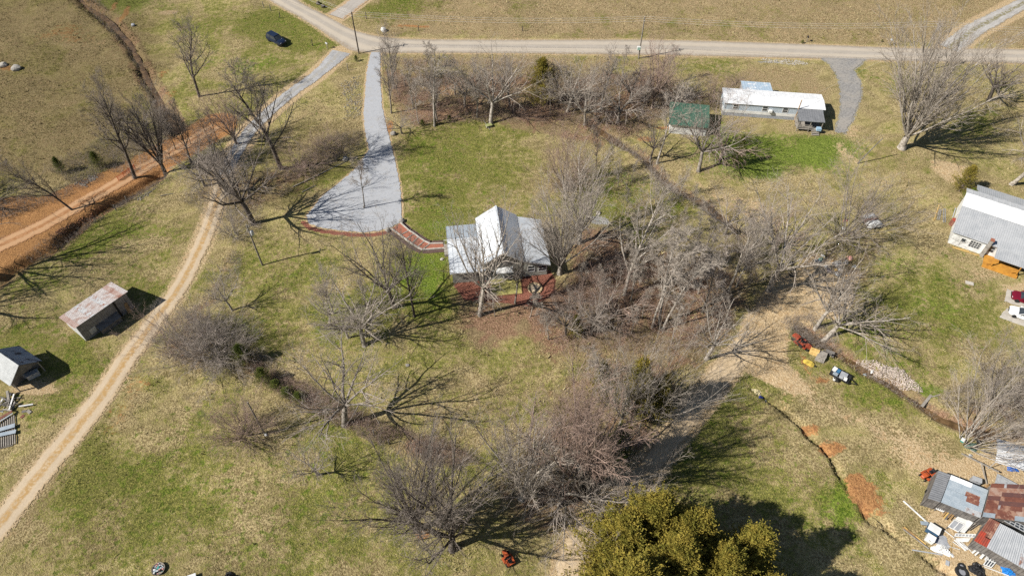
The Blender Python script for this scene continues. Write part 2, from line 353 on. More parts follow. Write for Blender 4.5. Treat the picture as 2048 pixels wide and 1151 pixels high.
# earth thrown to the sides of the ways, stony fringes
band('tan', 'track', 1.4, 3.4, .62); band('tan', 'lane', 2.0, 3.6, .75); band('tan', 'path', 1.2, 3.4, .85); band('clay', 'clay', 2.5, 6.0, .9); band('tan', 'top', 2, 4, .8); band('tan', 'rdrive', 2.6, 4.6, .7)
put('tan', .6 * (1 - sstep(-d_poly(iX, iY, ROADPOLY), .2, 1.6))); put('tan', .8 * (1 - sstep(-d_poly(iX, iY, W['drive']), 0, .9))); put('grav', .7 * (1 - sstep(-d_poly(iX, iY, W['trd']), 0, 1.2)))
band('leaf', 'cm', .6, 2.6, .6); band('leaf', 'cr', .6, 2.4, .7); band('clay', 'cr', .6, 1.3, .3); band('leaf', 'ctl', 1.5, 3.4, .75); band('leaf', 'cl', 1.4, 3.0, .8); band('clay', 'cm', .6, 1.3, .3); band('clay', 'gully', .2, .6, .35)
put('tan', .42 * (1 - sstep(np.abs(d_line(iX, iY, W['gully']) - .8), .3, 1.8)) * (d_poly(iX, iY, pxs(GULLY + [(2300, 1200), (2300, 600), (1500, 600)])) > 0))
# red bark mulch round the house
poly('mulch', [(905, 568), (930, 600), (990, 603), (1060, 612), (1108, 590), (1112, 560), (1100, 540), (1000, 548)], .7, 1.0)
put('mulch', 1 - sstep(d_line(iX, iY, pxs([(606, 444), (620, 456), (648, 463), (694, 468), (728, 471), (764, 467), (783, 461)])), .25, .55))
for q in ((1190, 430, 3, 2, .8), (1545, 125, 7, 1, .7), (270, 400, 3, 2, .5), (180, 330, 6, 2, .4), (700, 205, 4, 4, .35)): blob('grav', *q)
DARK = np.zeros(GX.size)  # wet pasture tone, with lens falloff at left painted into the ground colour
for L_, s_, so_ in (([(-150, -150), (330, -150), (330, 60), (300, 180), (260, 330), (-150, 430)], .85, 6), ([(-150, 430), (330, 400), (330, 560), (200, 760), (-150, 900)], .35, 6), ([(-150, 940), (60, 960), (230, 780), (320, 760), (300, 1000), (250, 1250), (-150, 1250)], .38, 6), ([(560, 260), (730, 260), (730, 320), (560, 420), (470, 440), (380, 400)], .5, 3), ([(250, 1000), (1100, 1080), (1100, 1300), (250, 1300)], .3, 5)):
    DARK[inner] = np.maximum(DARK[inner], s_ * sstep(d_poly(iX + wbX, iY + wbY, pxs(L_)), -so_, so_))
def fbm(X, Y, s, seed, o=4, g=.55):
    a = 0; n = 0; k = 1.0
    for i in range(o): a = a + k * vnoise(X, Y, s * 2.03 ** i, seed + i); n += k; k *= g
    return (a / n - .5) * 1.35 + .5
ca_, sa_ = math.cos(R(24)), math.sin(R(24))
wx = fbm(fX, fY, .12, 51, 2) * 9; wy = fbm(fX, fY, .12, 61, 2) * 9
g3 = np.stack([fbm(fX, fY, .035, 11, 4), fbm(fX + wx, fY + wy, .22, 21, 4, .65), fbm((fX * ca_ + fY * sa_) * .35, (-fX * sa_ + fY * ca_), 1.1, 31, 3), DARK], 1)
g1 = np.stack([ch['green'], ch['tan'], ch['clay'], ch['leaf']], 1); g2 = np.stack([ch['brown'], ch['grav'], ch['lush'], ch['mulch']], 1)
idx = np.arange(nx * ny).reshape(ny, nx)
quads = np.stack([idx[:-1, :-1], idx[:-1, 1:], idx[1:, 1:], idx[1:, :-1]], -1).reshape(-1, 4)

t = NT('ground_cover')
A1, A2 = t.attr('g1'), t.attr('g2'); s1, s2 = t.sep(A1.outputs['Color']), t.sep(A2.outputs['Color'])
A3 = t.attr('g3'); s3 = t.sep(A3.outputs['Color']); n_big, n_mid, n_str = s3[0], s3[1], s3[2]
n_sm = t.noise(1.3, 3, .65); n_fine = t.noise(4.2, 2, .7); n_px = t.noise(10.0, 0, .7)
brk = t.math('ADD', t.math('MULTIPLY', n_sm, .62), t.math('MULTIPLY', n_fine, .38))        # ragged-edge noise, mean .5
n_grn = t.math('ADD', t.math('MULTIPLY', n_sm, .5), t.math('MULTIPLY', n_fine, .5))
def fac(a, lo=.42, hi=.62, k=.85): return t.mr(t.math('ADD', a, t.math('MULTIPLY', t.math('SUBTRACT', brk, .5), k * 2)), lo, hi)
dry = t.mix(t.mr(n_fine, .38, .62), (.180, .136, .064), (.46, .37, .195))
dry = t.mix(t.mr(n_mid, .38, .66), dry, t.mix(t.mr(n_px, .36, .64), (.235, .185, .074), (.50, .42, .205)))
dry = t.mix(t.math('MULTIPLY', t.mr(n_str, .52, .74), .45), dry, (.155, .13, .050))
brn = t.mix(t.mr(n_fine, .38, .62), (.165, .118, .058), (.41, .320, .182))
brn = t.mix(t.math('MULTIPLY', t.mr(n_sm, .5, .72), .55), brn, (.45, .30, .175))
grs = t.mix(t.mr(n_fine, .38, .64), (.085, .095, .018), (.29, .270, .075)); grs = t.mix(t.math('MULTIPLY', t.mr(n_px, .45, .65), .7), grs, (.048, .068, .012))
lus = t.mix(t.mr(n_fine, .38, .62), (.060, .100, .012), (.195, .255, .040))
c = t.mix(fac(s2[0], .38, .75, .6), dry, brn)
gsum = t.math('ADD', t.math('MULTIPLY', s1[0], .80), t.math('MULTIPLY', t.math('SUBTRACT', n_big, .40), .9))
gsum = t.math('ADD', gsum, t.math('MULTIPLY', t.math('SUBTRACT', n_mid, .5), 1.1))
c = t.mix(t.math('MULTIPLY', t.mr(t.math('ADD', gsum, t.math('MULTIPLY', t.math('SUBTRACT', n_grn, .5), 3.4)), .16, .66), .94), c, grs)
c = t.mix(t.math('MULTIPLY', fac(s2[2], .30, .80, 1.0), .9), c, lus)
spk = t.mr(t.math('ADD', t.noise(.95, 3, .7), t.math('MULTIPLY', s1[0], .20)), .62, .74)
c = t.mix(t.math('MULTIPLY', spk, .8), c, t.mix(t.mr(n_fine, .38, .62), (.052, .090, .010), (.165, .205, .030)))
lf = t.mix(t.mr(n_px, .34, .66), (.105, .056, .034), (.36, .225, .150)); lf = t.mix(t.math('MULTIPLY', t.mr(n_mid, .45, .6), .7), lf, t.mix(t.mr(n_fine, .35, .65), (.14, .105, .055), (.30, .235, .13)))
c = t.mix(t.math('MULTIPLY', fac(A1.outputs['Alpha'], .36, .72, .7), .92), c, lf)
tn = t.mix(t.mr(n_fine, .3, .72), (.36, .255, .135), (.60, .465, .295)); tn = t.mix(t.math('MULTIPLY', t.mr(n_sm, .52, .68), .5), tn, (.40, .25, .115))
c = t.mix(fac(s1[1], .40, .68, .75), c, tn)
cl = t.mix(t.mr(n_fine, .3, .7), (.235, .110, .045), (.47, .250, .105)); cl = t.mix(t.math('MULTIPLY', t.mr(n_sm, .5, .68), .5), cl, (.19, .095, .05))
c = t.mix(fac(s1[2], .42, .66, .8), c, cl)
gv = t.mix(t.mr(n_px, .35, .65), (.14, .135, .125), (.42, .41, .39)); c = t.mix(fac(s2[1], .45, .7, .8), c, gv)
mu = t.mix(t.mr(n_px, .32, .68), (.15, .055, .038), (.34, .15, .105)); c = t.mix(fac(A2.outputs['Alpha'], .4, .6, .35), c, mu)
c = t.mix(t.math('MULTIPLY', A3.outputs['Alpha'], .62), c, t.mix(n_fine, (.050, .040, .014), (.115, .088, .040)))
t.col(c); t.b.inputs['Roughness'].default_value = .95; t.b.inputs['Specular IOR Level'].default_value = .03
t.bump(t.math('ADD', t.math('MULTIPLY', n_px, .45), n_fine), .65, .24)
M_GROUND = t.m
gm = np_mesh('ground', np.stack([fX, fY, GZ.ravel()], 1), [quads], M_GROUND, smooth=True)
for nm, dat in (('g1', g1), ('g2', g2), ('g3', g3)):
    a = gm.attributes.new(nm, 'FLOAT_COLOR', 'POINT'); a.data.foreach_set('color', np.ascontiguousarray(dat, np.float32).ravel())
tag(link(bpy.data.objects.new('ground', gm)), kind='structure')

# ------------------------------------------------------------------ ways laid on the ground
def ribbon(name, A, B, mat, z=0.03, ncross=9, jit=0.0, seed=1):
    """a way between two edge lines of equally many points; carries u across and v along as an attribute"""
    rnd = np.random.RandomState(seed); n = len(A); V = []; UV = []
    s = np.concatenate([[0], np.cumsum(np.linalg.norm(np.diff((A + B) / 2, axis=0), axis=1))])
    ja = (vnoise(s * 1.0, s * 0, .9, seed) - .5 + (rnd.rand(n) - .5) * .7) * jit; jb = (vnoise(s * 1.0, s * 0 + 50, .9, seed) - .5 + (rnd.rand(n) - .5) * .7) * jit
    for i in range(n):
        d = (B[i] - A[i]); L = np.linalg.norm(d); d = d / L
        a = A[i] + d * ja[i]; b = B[i] + d * jb[i]
        for k in range(ncross):
            u = k / (ncross - 1); p = a + (b - a) * u; crown = .05 * (1 - (2 * u - 1) ** 2)
            V.append((p[0], p[1], z + crown)); UV.append((u, s[i], L, 1))
    id_ = np.arange(n * ncross).reshape(n, ncross)
    q = np.stack([id_[:-1, :-1], id_[1:, :-1], id_[1:, 1:], id_[:-1, 1:]], -1).reshape(-1, 4)
    me = np_mesh(name, V, [q], mat, smooth=True)
    a = me.attributes.new('way', 'FLOAT_COLOR', 'POINT'); a.data.foreach_set('color', np.array(UV, np.float32).ravel())
    me.flip_normals() if me.polygons[0].normal.z < 0 else None
    return tag(link(bpy.data.objects.new(name, me)), kind='structure')
def offs(line, w):
    line = catmull(line, .45); t_ = np.gradient(line, axis=0); t_ /= np.linalg.norm(t_, axis=1)[:, None]; nrm = np.stack([-t_[:, 1], t_[:, 0]], 1)
    w = np.interp(np.linspace(0, 1, len(line)), np.linspace(0, 1, len(w)), w)[:, None] if hasattr(w, '__len__') else w
    return line + nrm * w / 2, line - nrm * w / 2
def resample(L, n):
    L = catmull(L, .3); s = np.concatenate([[0], np.cumsum(np.linalg.norm(np.diff(L, axis=0), axis=1))]); q = np.linspace(0, s[-1], n)
    return np.stack([np.interp(q, s, L[:, 0]), np.interp(q, s, L[:, 1])], 1)
def way_mat(name, ca, cb, rut=None, rut_at=(.3, .7), rw=.1, mid=None, streak=.4, fine=14.0, edge=None, bump=.4, ragged=0.0):
    t = NT(name); a = t.attr('way'); u, v, _ = t.sep(a.outputs['Color'])
    big = t.noise(.35, 4); fi = t.noise(fine, 3, .7); md = t.noise(2.2, 4)
    cv = t.n.new('ShaderNodeCombineXYZ'); t.l.new(t.math('MULTIPLY', u, 14.0), cv.inputs[0]); t.l.new(t.math('MULTIPLY', v, .25), cv.inputs[1])
    st = t.noise(1.0, 3, .6, vec=cv.outputs[0])
    c = t.mix(t.mr(fi, .3, .7), ca, cb)
    c = t.mix(t.math('MULTIPLY', t.mr(big, .4, .65), .45), c, tuple(x * .78 for x in ca))
    c = t.mix(t.math('MULTIPLY', t.mr(st, .42, .7), streak), c, tuple(min(1, x * 1.25) for x in cb))
    uw = t.math('ADD', u, t.math('MULTIPLY', t.math('SUBTRACT', md, .5), .14))
    if mid:
        m = t.math('SUBTRACT', 1.0, t.mr(t.math('ABSOLUTE', t.math('SUBTRACT', uw, .5)), .06, .17)); c = t.mix(t.math('MULTIPLY', m, t.mr(md, .35, .6)), c, mid)
    if rut:
        for r in rut_at:
            m = t.math('SUBTRACT', 1.0, t.mr(t.math('ABSOLUTE', t.math('SUBTRACT', uw, r)), rw * .3, rw)); c = t.mix(t.math('MULTIPLY', m, .7), c, rut)
    if edge:
        m = t.mr(t.math('ABSOLUTE', t.math('SUBTRACT', uw, .5)), .34, .47); c = t.mix(t.math('MULTIPLY', m, t.mr(md, .3, .6)), c, edge)
    t.col(c); t.b.inputs['Roughness'].default_value = .92; t.b.inputs['Specular IOR Level'].default_value = .1
    if ragged:      # the surface thins out towards its edges and lets the turf through in scraps
        e_ = t.math('SUBTRACT', .5, t.math('ABSOLUTE', t.math('SUBTRACT', u, .5)))
        t.l.new(t.mr(t.math('ADD', e_, t.math('MULTIPLY', t.math('SUBTRACT', t.noise(2.6, 3, .75), .5), ragged)), .07, .10), t.b.inputs['Alpha'])
    t.bump(t.math('ADD', fi, md), bump, .06); return t.m
nr = 420
ribbon('paved_road', resample(W['rn'], nr), resample(W['rs'], nr), way_mat('worn_asphalt', (.335, .295, .245), (.445, .395, .335), rut=(.48, .415, .33), rut_at=(.27, .73), rw=.16, mid=(.37, .33, .28), streak=.3, fine=6.0, edge=(.30, .24, .17), bump=.1), .035, 15, .12)
ribbon('gravel_lane', *offs(W['lane'], [5.2, 3.4, 3.2, 3.2, 3.1, 3.0]), way_mat('lane_gravel', (.25, .245, .24), (.46, .46, .465), mid=(.33, .31, .27), streak=.3, fine=7.0, edge=(.40, .30, .18), ragged=.35), .045, 11, .2, 3)
ribbon('dirt_track', *offs(W['track'], [3.0, 3.2, 3.2, 3.5, 3.9, 4.3, 4.0, 3.8]), way_mat('track_earth', (.36, .265, .155), (.54, .415, .27), rut=(.50, .41, .30), rut_at=(.27, .73), rw=.15, mid=(.40, .255, .11), streak=.3, fine=5.0, edge=(.36, .265, .145), ragged=.55), .04, 13, .25, 4)
ribbon('clay_road', *offs(W['clay'], [3.0, 3.4, 3.9, 3.8, 3.8]), way_mat('red_clay', (.29, .145, .068), (.44, .25, .13), rut=(.47, .30, .17), rut_at=(.28, .72), rw=.18, mid=(.31, .155, .07), streak=.35, fine=5.0, edge=(.24, .115, .055), ragged=.5), .04, 11, .3, 5)
ribbon('dirt_path', *offs(W['path'], [4.6, 3.8, 3.0, 2.8, 3.2, 3.0]), way_mat('path_earth', (.42, .31, .185), (.62, .49, .33), streak=.2, fine=6.0, edge=(.34, .25, .13), ragged=.7), .04, 9, .4, 6)
ribbon('gravel_lane', *offs(W['top'], [4.6, 3.6, 3.4]), way_mat('top_gravel', (.30, .27, .235), (.47, .43, .385), streak=.3, edge=(.42, .27, .14)), .05, 9, .4, 7)
ribbon('gravel_driveway', *offs(W['rdrive'], [5.4, 4.8, 4.2, 4.2]), way_mat('field_gravel', (.28, .26, .235), (.52, .50, .475), mid=(.20, .175, .085), streak=.3, edge=(.36, .28, .17), ragged=.5), .05, 11, .3, 8)
def sheet(name, L, mat, z, jit=.12, seed=1, step=.3):
    rnd = random.Random(seed); pts = np.array(L); out = []
    for i in range(len(pts)):
        a, b = pts[i], pts[(i + 1) % len(pts)]; n = max(1, int(np.linalg.norm(b - a) / step))
        for k in range(n): out.append(a + (b - a) * k / n + np.array([rnd.gauss(0, jit), rnd.gauss(0, jit)]) * .6)
    m = MB(); m.v = [(p[0], p[1], z) for p in out]
    m.f = [tuple(f) for f in tessellate_polygon([[Vector(v) for v in m.v]])]
    o = m.build(name, mat); me = o.data
    if me.polygons[0].normal.z < 0: me.flip_normals()
    return tag(o, kind='structure')
def smooth_poly(L): 
    q = pxs(L); q = np.vstack([q[-2:], q, q[:2]]); return catmull(q, .4)[0:]
def gravel_mat(name, a, b, spot, fine=8.0):
    t = NT(name); fi = t.noise(fine, 3, .75); big = t.noise(.22, 4); md = t.noise(1.6, 4)
    c = t.mix(t.mr(fi, .3, .7), a, b); c = t.mix(t.math('MULTIPLY', t.mr(big, .42, .62), .5), c, spot); c = t.mix(t.math('MULTIPLY', t.mr(md, .52, .7), .35), c, tuple(x * .8 for x in a)); c = t.mix(t.math('MULTIPLY', t.mr(t.noise(.7, 4, .7), .52, .72), .4), c, (.36, .325, .27))
    t.col(c); t.b.inputs['Roughness'].default_value = .9; t.b.inputs['Specular IOR Level'].default_value = .12; t.bump(t.math('ADD', fi, md), .15, .05); return t.m
sheet('gravel_driveway', W['drive'], gravel_mat('blue_grey_gravel', (.325, .335, .355), (.43, .44, .46), (.36, .365, .375)), .06, .10, 2)
sheet('asphalt_driveway', W['trd'], gravel_mat('broken_asphalt', (.17, .165, .16), (.33, .315, .295), (.36, .325, .28), 3.0), .05, .14, 3)
M_WATER = None
def water(name, line, w, z):
    t = NT(name + '_surface'); md = t.noise(.8, 3); t.col(t.mix(t.mr(md, .35, .65), (.075, .045, .020), (.17, .105, .05)))
    t.b.inputs['Roughness'].default_value = .08; t.b.inputs['Specular IOR Level'].default_value = .5; t.bump(t.noise(5, 3), .12, .03)
    ribbon(name, *offs(line, w), t.m, z, 5, .2, 9)
water('creek_water', W['cm'], 1.3, -.5); water('creek_water', W['cr'], 1.6, -.62); water('creek_water', W['cl'], 2.0, -1.0); water('creek_water', W['ctl'], 1.1, -.72)

# ================================================================== TREES
def bark(name, a, b, scale=2.5):
    if name in MATS: return MATS[name]
    t = NT(name); f = t.mr(t.noise(scale, 3), .35, .65); t.col(t.mix(f, a, b)); t.b.inputs['Roughness'].default_value = .95
    t.b.inputs['Specular IOR Level'].default_value = .08; MATS[name] = t.m; return t.m
BARK = {'grey': (bark('grey_bark', (.14, .12, .10), (.32, .285, .245)), bark('grey_twigs', (.27, .225, .19), (.40, .345, .30))),
        'pale': (bark('pale_bark', (.23, .20, .165), (.46, .415, .36)), bark('pale_twigs', (.30, .255, .21), (.45, .39, .33))),
        'dark': (bark('dark_bark', (.06, .05, .042), (.165, .14, .12)), bark('dark_twigs', (.17, .14, .118), (.28, .24, .205))),
        'red': (bark('reddish_bark', (.17, .125, .10), (.30, .24, .20)), bark('reddish_twigs', (.28, .195, .155), (.42, .31, .255)))}
def unit(v): return v / (np.linalg.norm(v, axis=-1, keepdims=True) + 1e-9)
def perp(d):
    u = np.where(np.abs(d[..., 2:3]) < .9, np.array([0, 0, 1.]), np.array([1., 0, 0])); a = unit(np.cross(d, u)); return a, np.cross(d, a)
class Skel:
    """collects bundles of tapering polylines (n, k, 3) and turns them into tubes"""
    def __init__(s, seed): s.rg = np.random.RandomState(seed); s.V = []; s.T = []; s.Q = []; s.n = 0
    def lines(s, pts, r0, r1, sides, tip=False):
        pts = np.asarray(pts, float); N, k, _ = pts.shape; r0 = np.broadcast_to(r0, (N,)); r1 = np.broadcast_to(r1, (N,))
        a, b = perp(unit(pts[:, -1] - pts[:, 0])); th = np.arange(sides) * 2 * math.pi / sides
        ring = np.cos(th)[None, :, None] * a[:, None] + np.sin(th)[None, :, None] * b[:, None]
        rr = r0[:, None] + (r1 - r0)[:, None] * np.linspace(0, 1, k)[None]; m = k - 1 if tip else k
        V = pts[:, :m, None, :] + ring[:, None] * rr[:, :m, None, None]; V = V.reshape(N, m * sides, 3)
        if tip: V = np.concatenate([V, pts[:, -1:]], 1)
        per = V.shape[1]; base = s.n + np.arange(N)[:, None] * per; idx = np.arange(m * sides).reshape(m, sides)
        if m > 1:
            q = np.stack([idx[:-1], np.roll(idx[:-1], -1, 1), np.roll(idx[1:], -1, 1), idx[1:]], -1).reshape(-1, 4); s.Q.append((base[:, :, None] + q[None]).reshape(-1, 4))
        if tip:
            t = np.stack([idx[-1], np.roll(idx[-1], -1), np.full(sides, m * sides)], -1); s.T.append((base[:, :, None] + t[None]).reshape(-1, 3))
        s.V.append(V.reshape(-1, 3)); s.n += N * per
    def line(s, pts, r0, r1, sides): s.lines(np.asarray(pts)[None], np.array([r0]), np.array([r1]), sides)
    def mesh(s, name):
        return np_mesh(name, np.concatenate(s.V), [np.concatenate(s.Q) if s.Q else [], np.concatenate(s.T) if s.T else []], None, smooth=True)
def rdirs(rg, d, ang):
    a, b = perp(d); t = rg.uniform(0, 2 * math.pi, len(d))[:, None]; ang = ang[:, None]
    return d * np.cos(ang) + (a * np.cos(t) + b * np.sin(t)) * np.sin(ang)
def walks(rg, p, d, L, n, wob, up):
    out = [p]; N = len(p); L = np.broadcast_to(L, (N,))[:, None]
    for i in range(n):
        d = unit(d + rg.normal(0, wob, (N, 3)) + np.array([0, 0, up])); p = p + d * L / n; out.append(p)
    return np.stack(out, 1)
def walk(rg, p, d, L, n, wob, up): return walks(rg, np.asarray(p, float)[None], unit(np.asarray(d, float)[None]), L, n, wob, up)[0]
def spawn(rg, pts, r0, r1, L0, n, ang, lf, t0, wob, up, segs, rmin):
    """n children on every line of the bundle"""
    N, k, _ = pts.shape; t = t0 + (1 - t0) * (np.arange(n)[None] + rg.rand(N, n)) / n; x = t * (k - 1); j = np.minimum(x.astype(int), k - 2); I = np.arange(N)[:, None]
    seg = pts[I, j + 1] - pts[I, j]; p = pts[I, j] + seg * (x - j)[..., None]; d = unit(seg).reshape(-1, 3)
    L = (L0[:, None] * lf * (1.25 - .65 * t) * rg.uniform(.7, 1.2, (N, n))).ravel(); r = np.maximum(((r0[:, None] + (r1 - r0)[:, None] * t) * rg.uniform(.48, .72, (N, n))).ravel(), rmin)
    return walks(rg, p.reshape(-1, 3), rdirs(rg, d, np.radians(rg.uniform(*ang, N * n))), L, segs, wob, up), r, L
# levels: n children, angle range, length factor, first t, wobble, uplift, segments, sides
KIND = {
 'upright': dict(H=10, tr=(.84, .165, 8, .05), lv=[(17, (30, 56), .38, .26, .09, .10, 6, 5), (8, (28, 55), .46, .2, .12, .06, 4, 3), (6, (28, 55), .50, .15, .14, .05, 3, 3), (4, (20, 55), .62, .1, .12, .03, 2, 3)]),
 'vase':    dict(H=10, tr=(.13, .25, 3, .03), top=10, topang=(6, 44), topL=(.72, .90), lv=[None, (11, (16, 40), .40, .20, .07, .05, 4, 3), (6, (20, 46), .46, .15, .10, .05, 3, 3), (4, (18, 46), .62, .1, .10, .03, 2, 3)]),
 'spread':  dict(H=10, tr=(.27, .235, 4, .06), top=8, topang=(16, 62), topL=(.55, .78), lv=[None, (9, (26, 58), .48, .18, .14, .06, 4, 4), (6, (28, 60), .50, .15, .15, .03, 3, 3), (3, (25, 60), .7, .1, .12, .0, 2, 3)]),
 'slender': dict(H=10, tr=(.93, .085, 9, .032), lv=[(16, (26, 50), .24, .38, .10, .10, 4, 4), (7, (28, 52), .46, .2, .12, .05, 3, 3), (6, (28, 52), .5, .15, .12, .03, 2, 3), (6, (25, 50), .6, .1, .1, .0, 2, 3)]),
 'shrub':   dict(H=10, tr=None, top=20, topang=(3, 58), topL=(.75, 1.0), lv=[None, (8, (16, 46), .45, .2, .10, .04, 3, 3), (6, (20, 50), .46, .15, .12, .02, 2, 3), (4, (20, 50), .62, .1, .1, .0, 2, 3)]),
 'fan':     dict(H=10, tr=(.10, .26, 3, .03), top=22, topang=(2, 40), topL=(.72, .92), lv=[None, (12, (12, 32), .34, .18, .06, .05, 4, 3), (6, (18, 40), .46, .15, .10, .05, 3, 3), (3, (18, 46), .65, .1, .10, .03, 2, 3)]),
 'bush':    dict(H=10, tr=None, top=46, topang=(2, 74), topL=(.78, 1.0), lv=[None, (9, (16, 46), .42, .2, .10, .05, 3, 3), (6, (20, 50), .46, .15, .12, .03, 2, 3), (4, (20, 50), .6, .1, .1, .0, 2, 3)]),
 'weep':    dict(H=10, tr=(.24, .22, 4, .07), top=8, topang=(14, 58), topL=(.6, .85), lv=[None, (9, (25, 55), .46, .22, .13, -.02, 5, 4), (6, (25, 55), .5, .2, .12, -.10, 4, 3), (4, (20, 50), .6, .1, .10, -.14, 2, 3)]),
}
def grow_tree(kind, seed):
    k = KIND[kind]; H = k['H']; tk = Skel(seed); cr = Skel(seed + 99); rg = tk.rg; lv = k['lv']; U = rg.uniform
    base, br, lvl = np.array([[0, 0, -.2], [0, 0, .1]]), .10, 0
    if k['tr']:
        f, r, segs, wob = k['tr']
        q = walk(rg, (0, 0, -.35), (rg.normal(0, .04), rg.normal(0, .04), 1.), H * f + .35, segs, wob, .02); r1 = r * (.22 if not k.get('top') else .8)
        tk.line(q, r * 1.1, r1, 8); tk.line(np.array([[0, 0, -.3], [0, 0, .35]]), r * 1.6, r * .9, 8); base, br = q, r1
        pts, r0, rr1, L = q[None], np.array([r]), np.array([r1]), np.array([float(H)])
    if k.get('top'):
        n = k['top']; i = np.arange(n); a = 2 * math.pi * (i * .618 + U(-.05, .05, n)); th = np.radians(k['topang'][0] + (k['topang'][1] - k['topang'][0]) * ((i + .5) / n) ** .7)
        d = np.stack([np.cos(a) * np.sin(th), np.sin(a) * np.sin(th), np.cos(th)], 1); L = H * U(*k['topL'], n) * np.where(i % 3 > 0, 1, .8)
        p0 = np.repeat(base[-1:], n, 0) - d * .15 if k['tr'] else np.stack([np.cos(a) * U(.1, .9, n), np.sin(a) * U(.1, .9, n), np.full(n, -.15)], 1)
        r0 = br * U(.42, .74, n) * (.62 if kind == 'fan' else 1) if k['tr'] else U(.04, .075, n)
        pts = walks(rg, p0, d, L, 8, .085, .05 if kind != 'weep' else -.02); rr1 = r0 * .18; tk.lines(pts, r0, rr1, 6 if k['tr'] else 4); lvl = 1
    for l in range(lvl, 4):
        n, ang, lf, t0, wob, up, segs, sides = lv[l]
        pts, r0, L = spawn(rg, pts, r0, rr1, L, n, ang, lf, t0, wob, up, segs, (.02, .014, .010, .0075)[l]); rr1 = r0 * .3
        (tk if l == 0 else cr).lines(pts, r0, rr1, sides, tip=(l >= 2))
    return tk.mesh(kind + '_trunk'), cr.mesh(kind + '_twigs')
PROTO = {}
def proto(kind, i):
    if (kind, i) not in PROTO:
        a, b = grow_tree(kind, 1000 * i + hash_(kind))
        for m in (a, b): m.materials.append(BARK['grey'][0])
        PROTO[kind, i] = (a, b)
    return PROTO[kind, i]
def hash_(s): return sum(ord(c) * (i + 3) for i, c in enumerate(s))
NV = {'fan': 1, 'bush': 1, 'upright': 3, 'vase': 2, 'spread': 3, 'slender': 2, 'shrub': 2, 'weep': 2}
trg = random.Random(7)
def tree(base, top, kind, label, tone='grey', wide=1.0, lean=None, name='bare_tree', cat='tree', group=None, h=None):
    x, y = P2(*base); h = h or height_of(base, top)
    me_t, me_c = proto(kind, trg.randrange(NV[kind])); s = h / 10.0 / (1.0 if kind not in ('vase', 'spread', 'weep', 'shrub', 'fan', 'bush') else .95)
    e = empty(name, (x, y, Z(x, y)), trg.uniform(0, 6.28), label, cat, group); sw = s * wide * trg.uniform(.95, 1.05); e.scale = (sw, sw, s)
    if lean: e.rotation_euler = Matrix.Rotation(R(math.hypot(*lean)), 3, Vector((-lean[1], lean[0], 0))).to_euler() if True else None
    if lean:
        m = Matrix.Rotation(R(math.hypot(*lean)), 3, Vector((-lean[1], lean[0], 0)).normalized()) @ Matrix.Rotation(trg.uniform(0, 6.28), 3, 'Z'); e.rotation_euler = m.to_euler()
    for nm, me, mt in (('trunk', me_t, BARK[tone][0]), ('crown', me_c, BARK[tone][1])):
        o = link(bpy.data.objects.new(nm, me), e); o.material_slots[0].link = 'OBJECT'; o.material_slots[0].material = mt
    return e
T = tree
# --- upper left, along the stream and the clay road
T((400, 196), (352, 42), 'upright', 'dark bare tree standing alone between the stream and the parked car', 'dark', 1.0)
T((270, 356), (165, 142), 'upright', 'tall thin dark bare tree below the thicket, leaning over the clay road', 'dark', .8)
T((330, 345), (258, 168), 'vase', 'many-stemmed dark bare tree right of the orange barrier', 'dark', .75)
T((382, 325), (340, 195), 'upright', 'dark bare tree beside the upper end of the clay road', 'dark', .8)
T((474, 288), (432, 192), 'vase', 'reddish fan-shaped bare tree where the lane turns to dirt', 'red', 1.0)
T((562, 336), (500, 92), 'upright', 'big dark bare tree between the gravel lane and the bramble bank', 'dark', 1.0)
T((507, 446), (430, 275), 'spread', 'large dark bare tree casting its shadow on the gravel driveway', 'dark', .95)
T((455, 388), (395, 285), 'spread', 'grey tangled bare tree overhanging the dirt track', 'grey', 1.1)
T((410, 372), (360, 300), 'weep', 'low grey twiggy tree right of the many-stemmed tree', 'grey', 1.2)
T((145, 420), (72, 280), 'upright', 'dark bare tree leaning left over the clay road bank', 'dark', .8, lean=(-26, 2))
T((-40, 562), (-200, 330), 'spread', 'bare tree at the left edge whose long shadow crosses the grass', 'dark', 1.15, h=19)
T((-130, 640), (-300, 400), 'spread', 'bare tree beyond the left edge behind the small shed', 'dark', 1.0, h=15)
T((-110, 420), (-200, 300), 'spread', 'bare tree beyond the left edge shading the clay bank', 'dark', 1.1, h=14)
T((95, -45), (60, -200), 'spread', 'bare tree beyond the top edge shading the stream', 'dark', 1.2, h=16)
T((728, 416), (722, 300), 'slender', 'slim tree with two stems growing in the gravel driveway turnaround', 'grey', 1.0)
T((300, 268), (262, 200), 'weep', 'grey scrubby tree on the stream bank above the clay road', 'grey', 1.2)
T((352, 300), (320, 225), 'slender', 'thin dark tree among the stream bank brush', 'dark', 1.2)
# --- wood between the road and the lawn
T((788, 178), (772, 58), 'upright', 'tall bare tree at the mouth of the gravel driveway', 'grey', .75)
T((783, 227), (742, 88), 'upright', 'slender grey tree leaning over the gravel driveway', 'grey', .6)
T((827, 217), (815, 120), 'slender', 'thin pale tree at the west end of the roadside wood', 'pale', 1.2)
T((838, 247), (830, 165), 'slender', 'thin pale tree on the lawn edge at the west end of the wood', 'pale', 1.3)
T((869, 253), (857, 92), 'slender', 'tall pale tree on the lawn edge with a long trunk', 'pale', 1.5)
T((875, 243), (880, 130), 'upright', 'grey tree just behind the tall pale lawn edge tree', 'grey', .8)
T((804, 267), (800, 212), 'weep', 'small twiggy tree at the bend of the driveway', 'grey', 1.2)
T((910, 190), (905, 105), 'upright', 'grey tree deep in the roadside wood, nearest the road', 'grey', 1.0)
T((930, 215), (925, 130), 'spread', 'twiggy grey tree in the middle of the roadside wood', 'grey', 1.0)
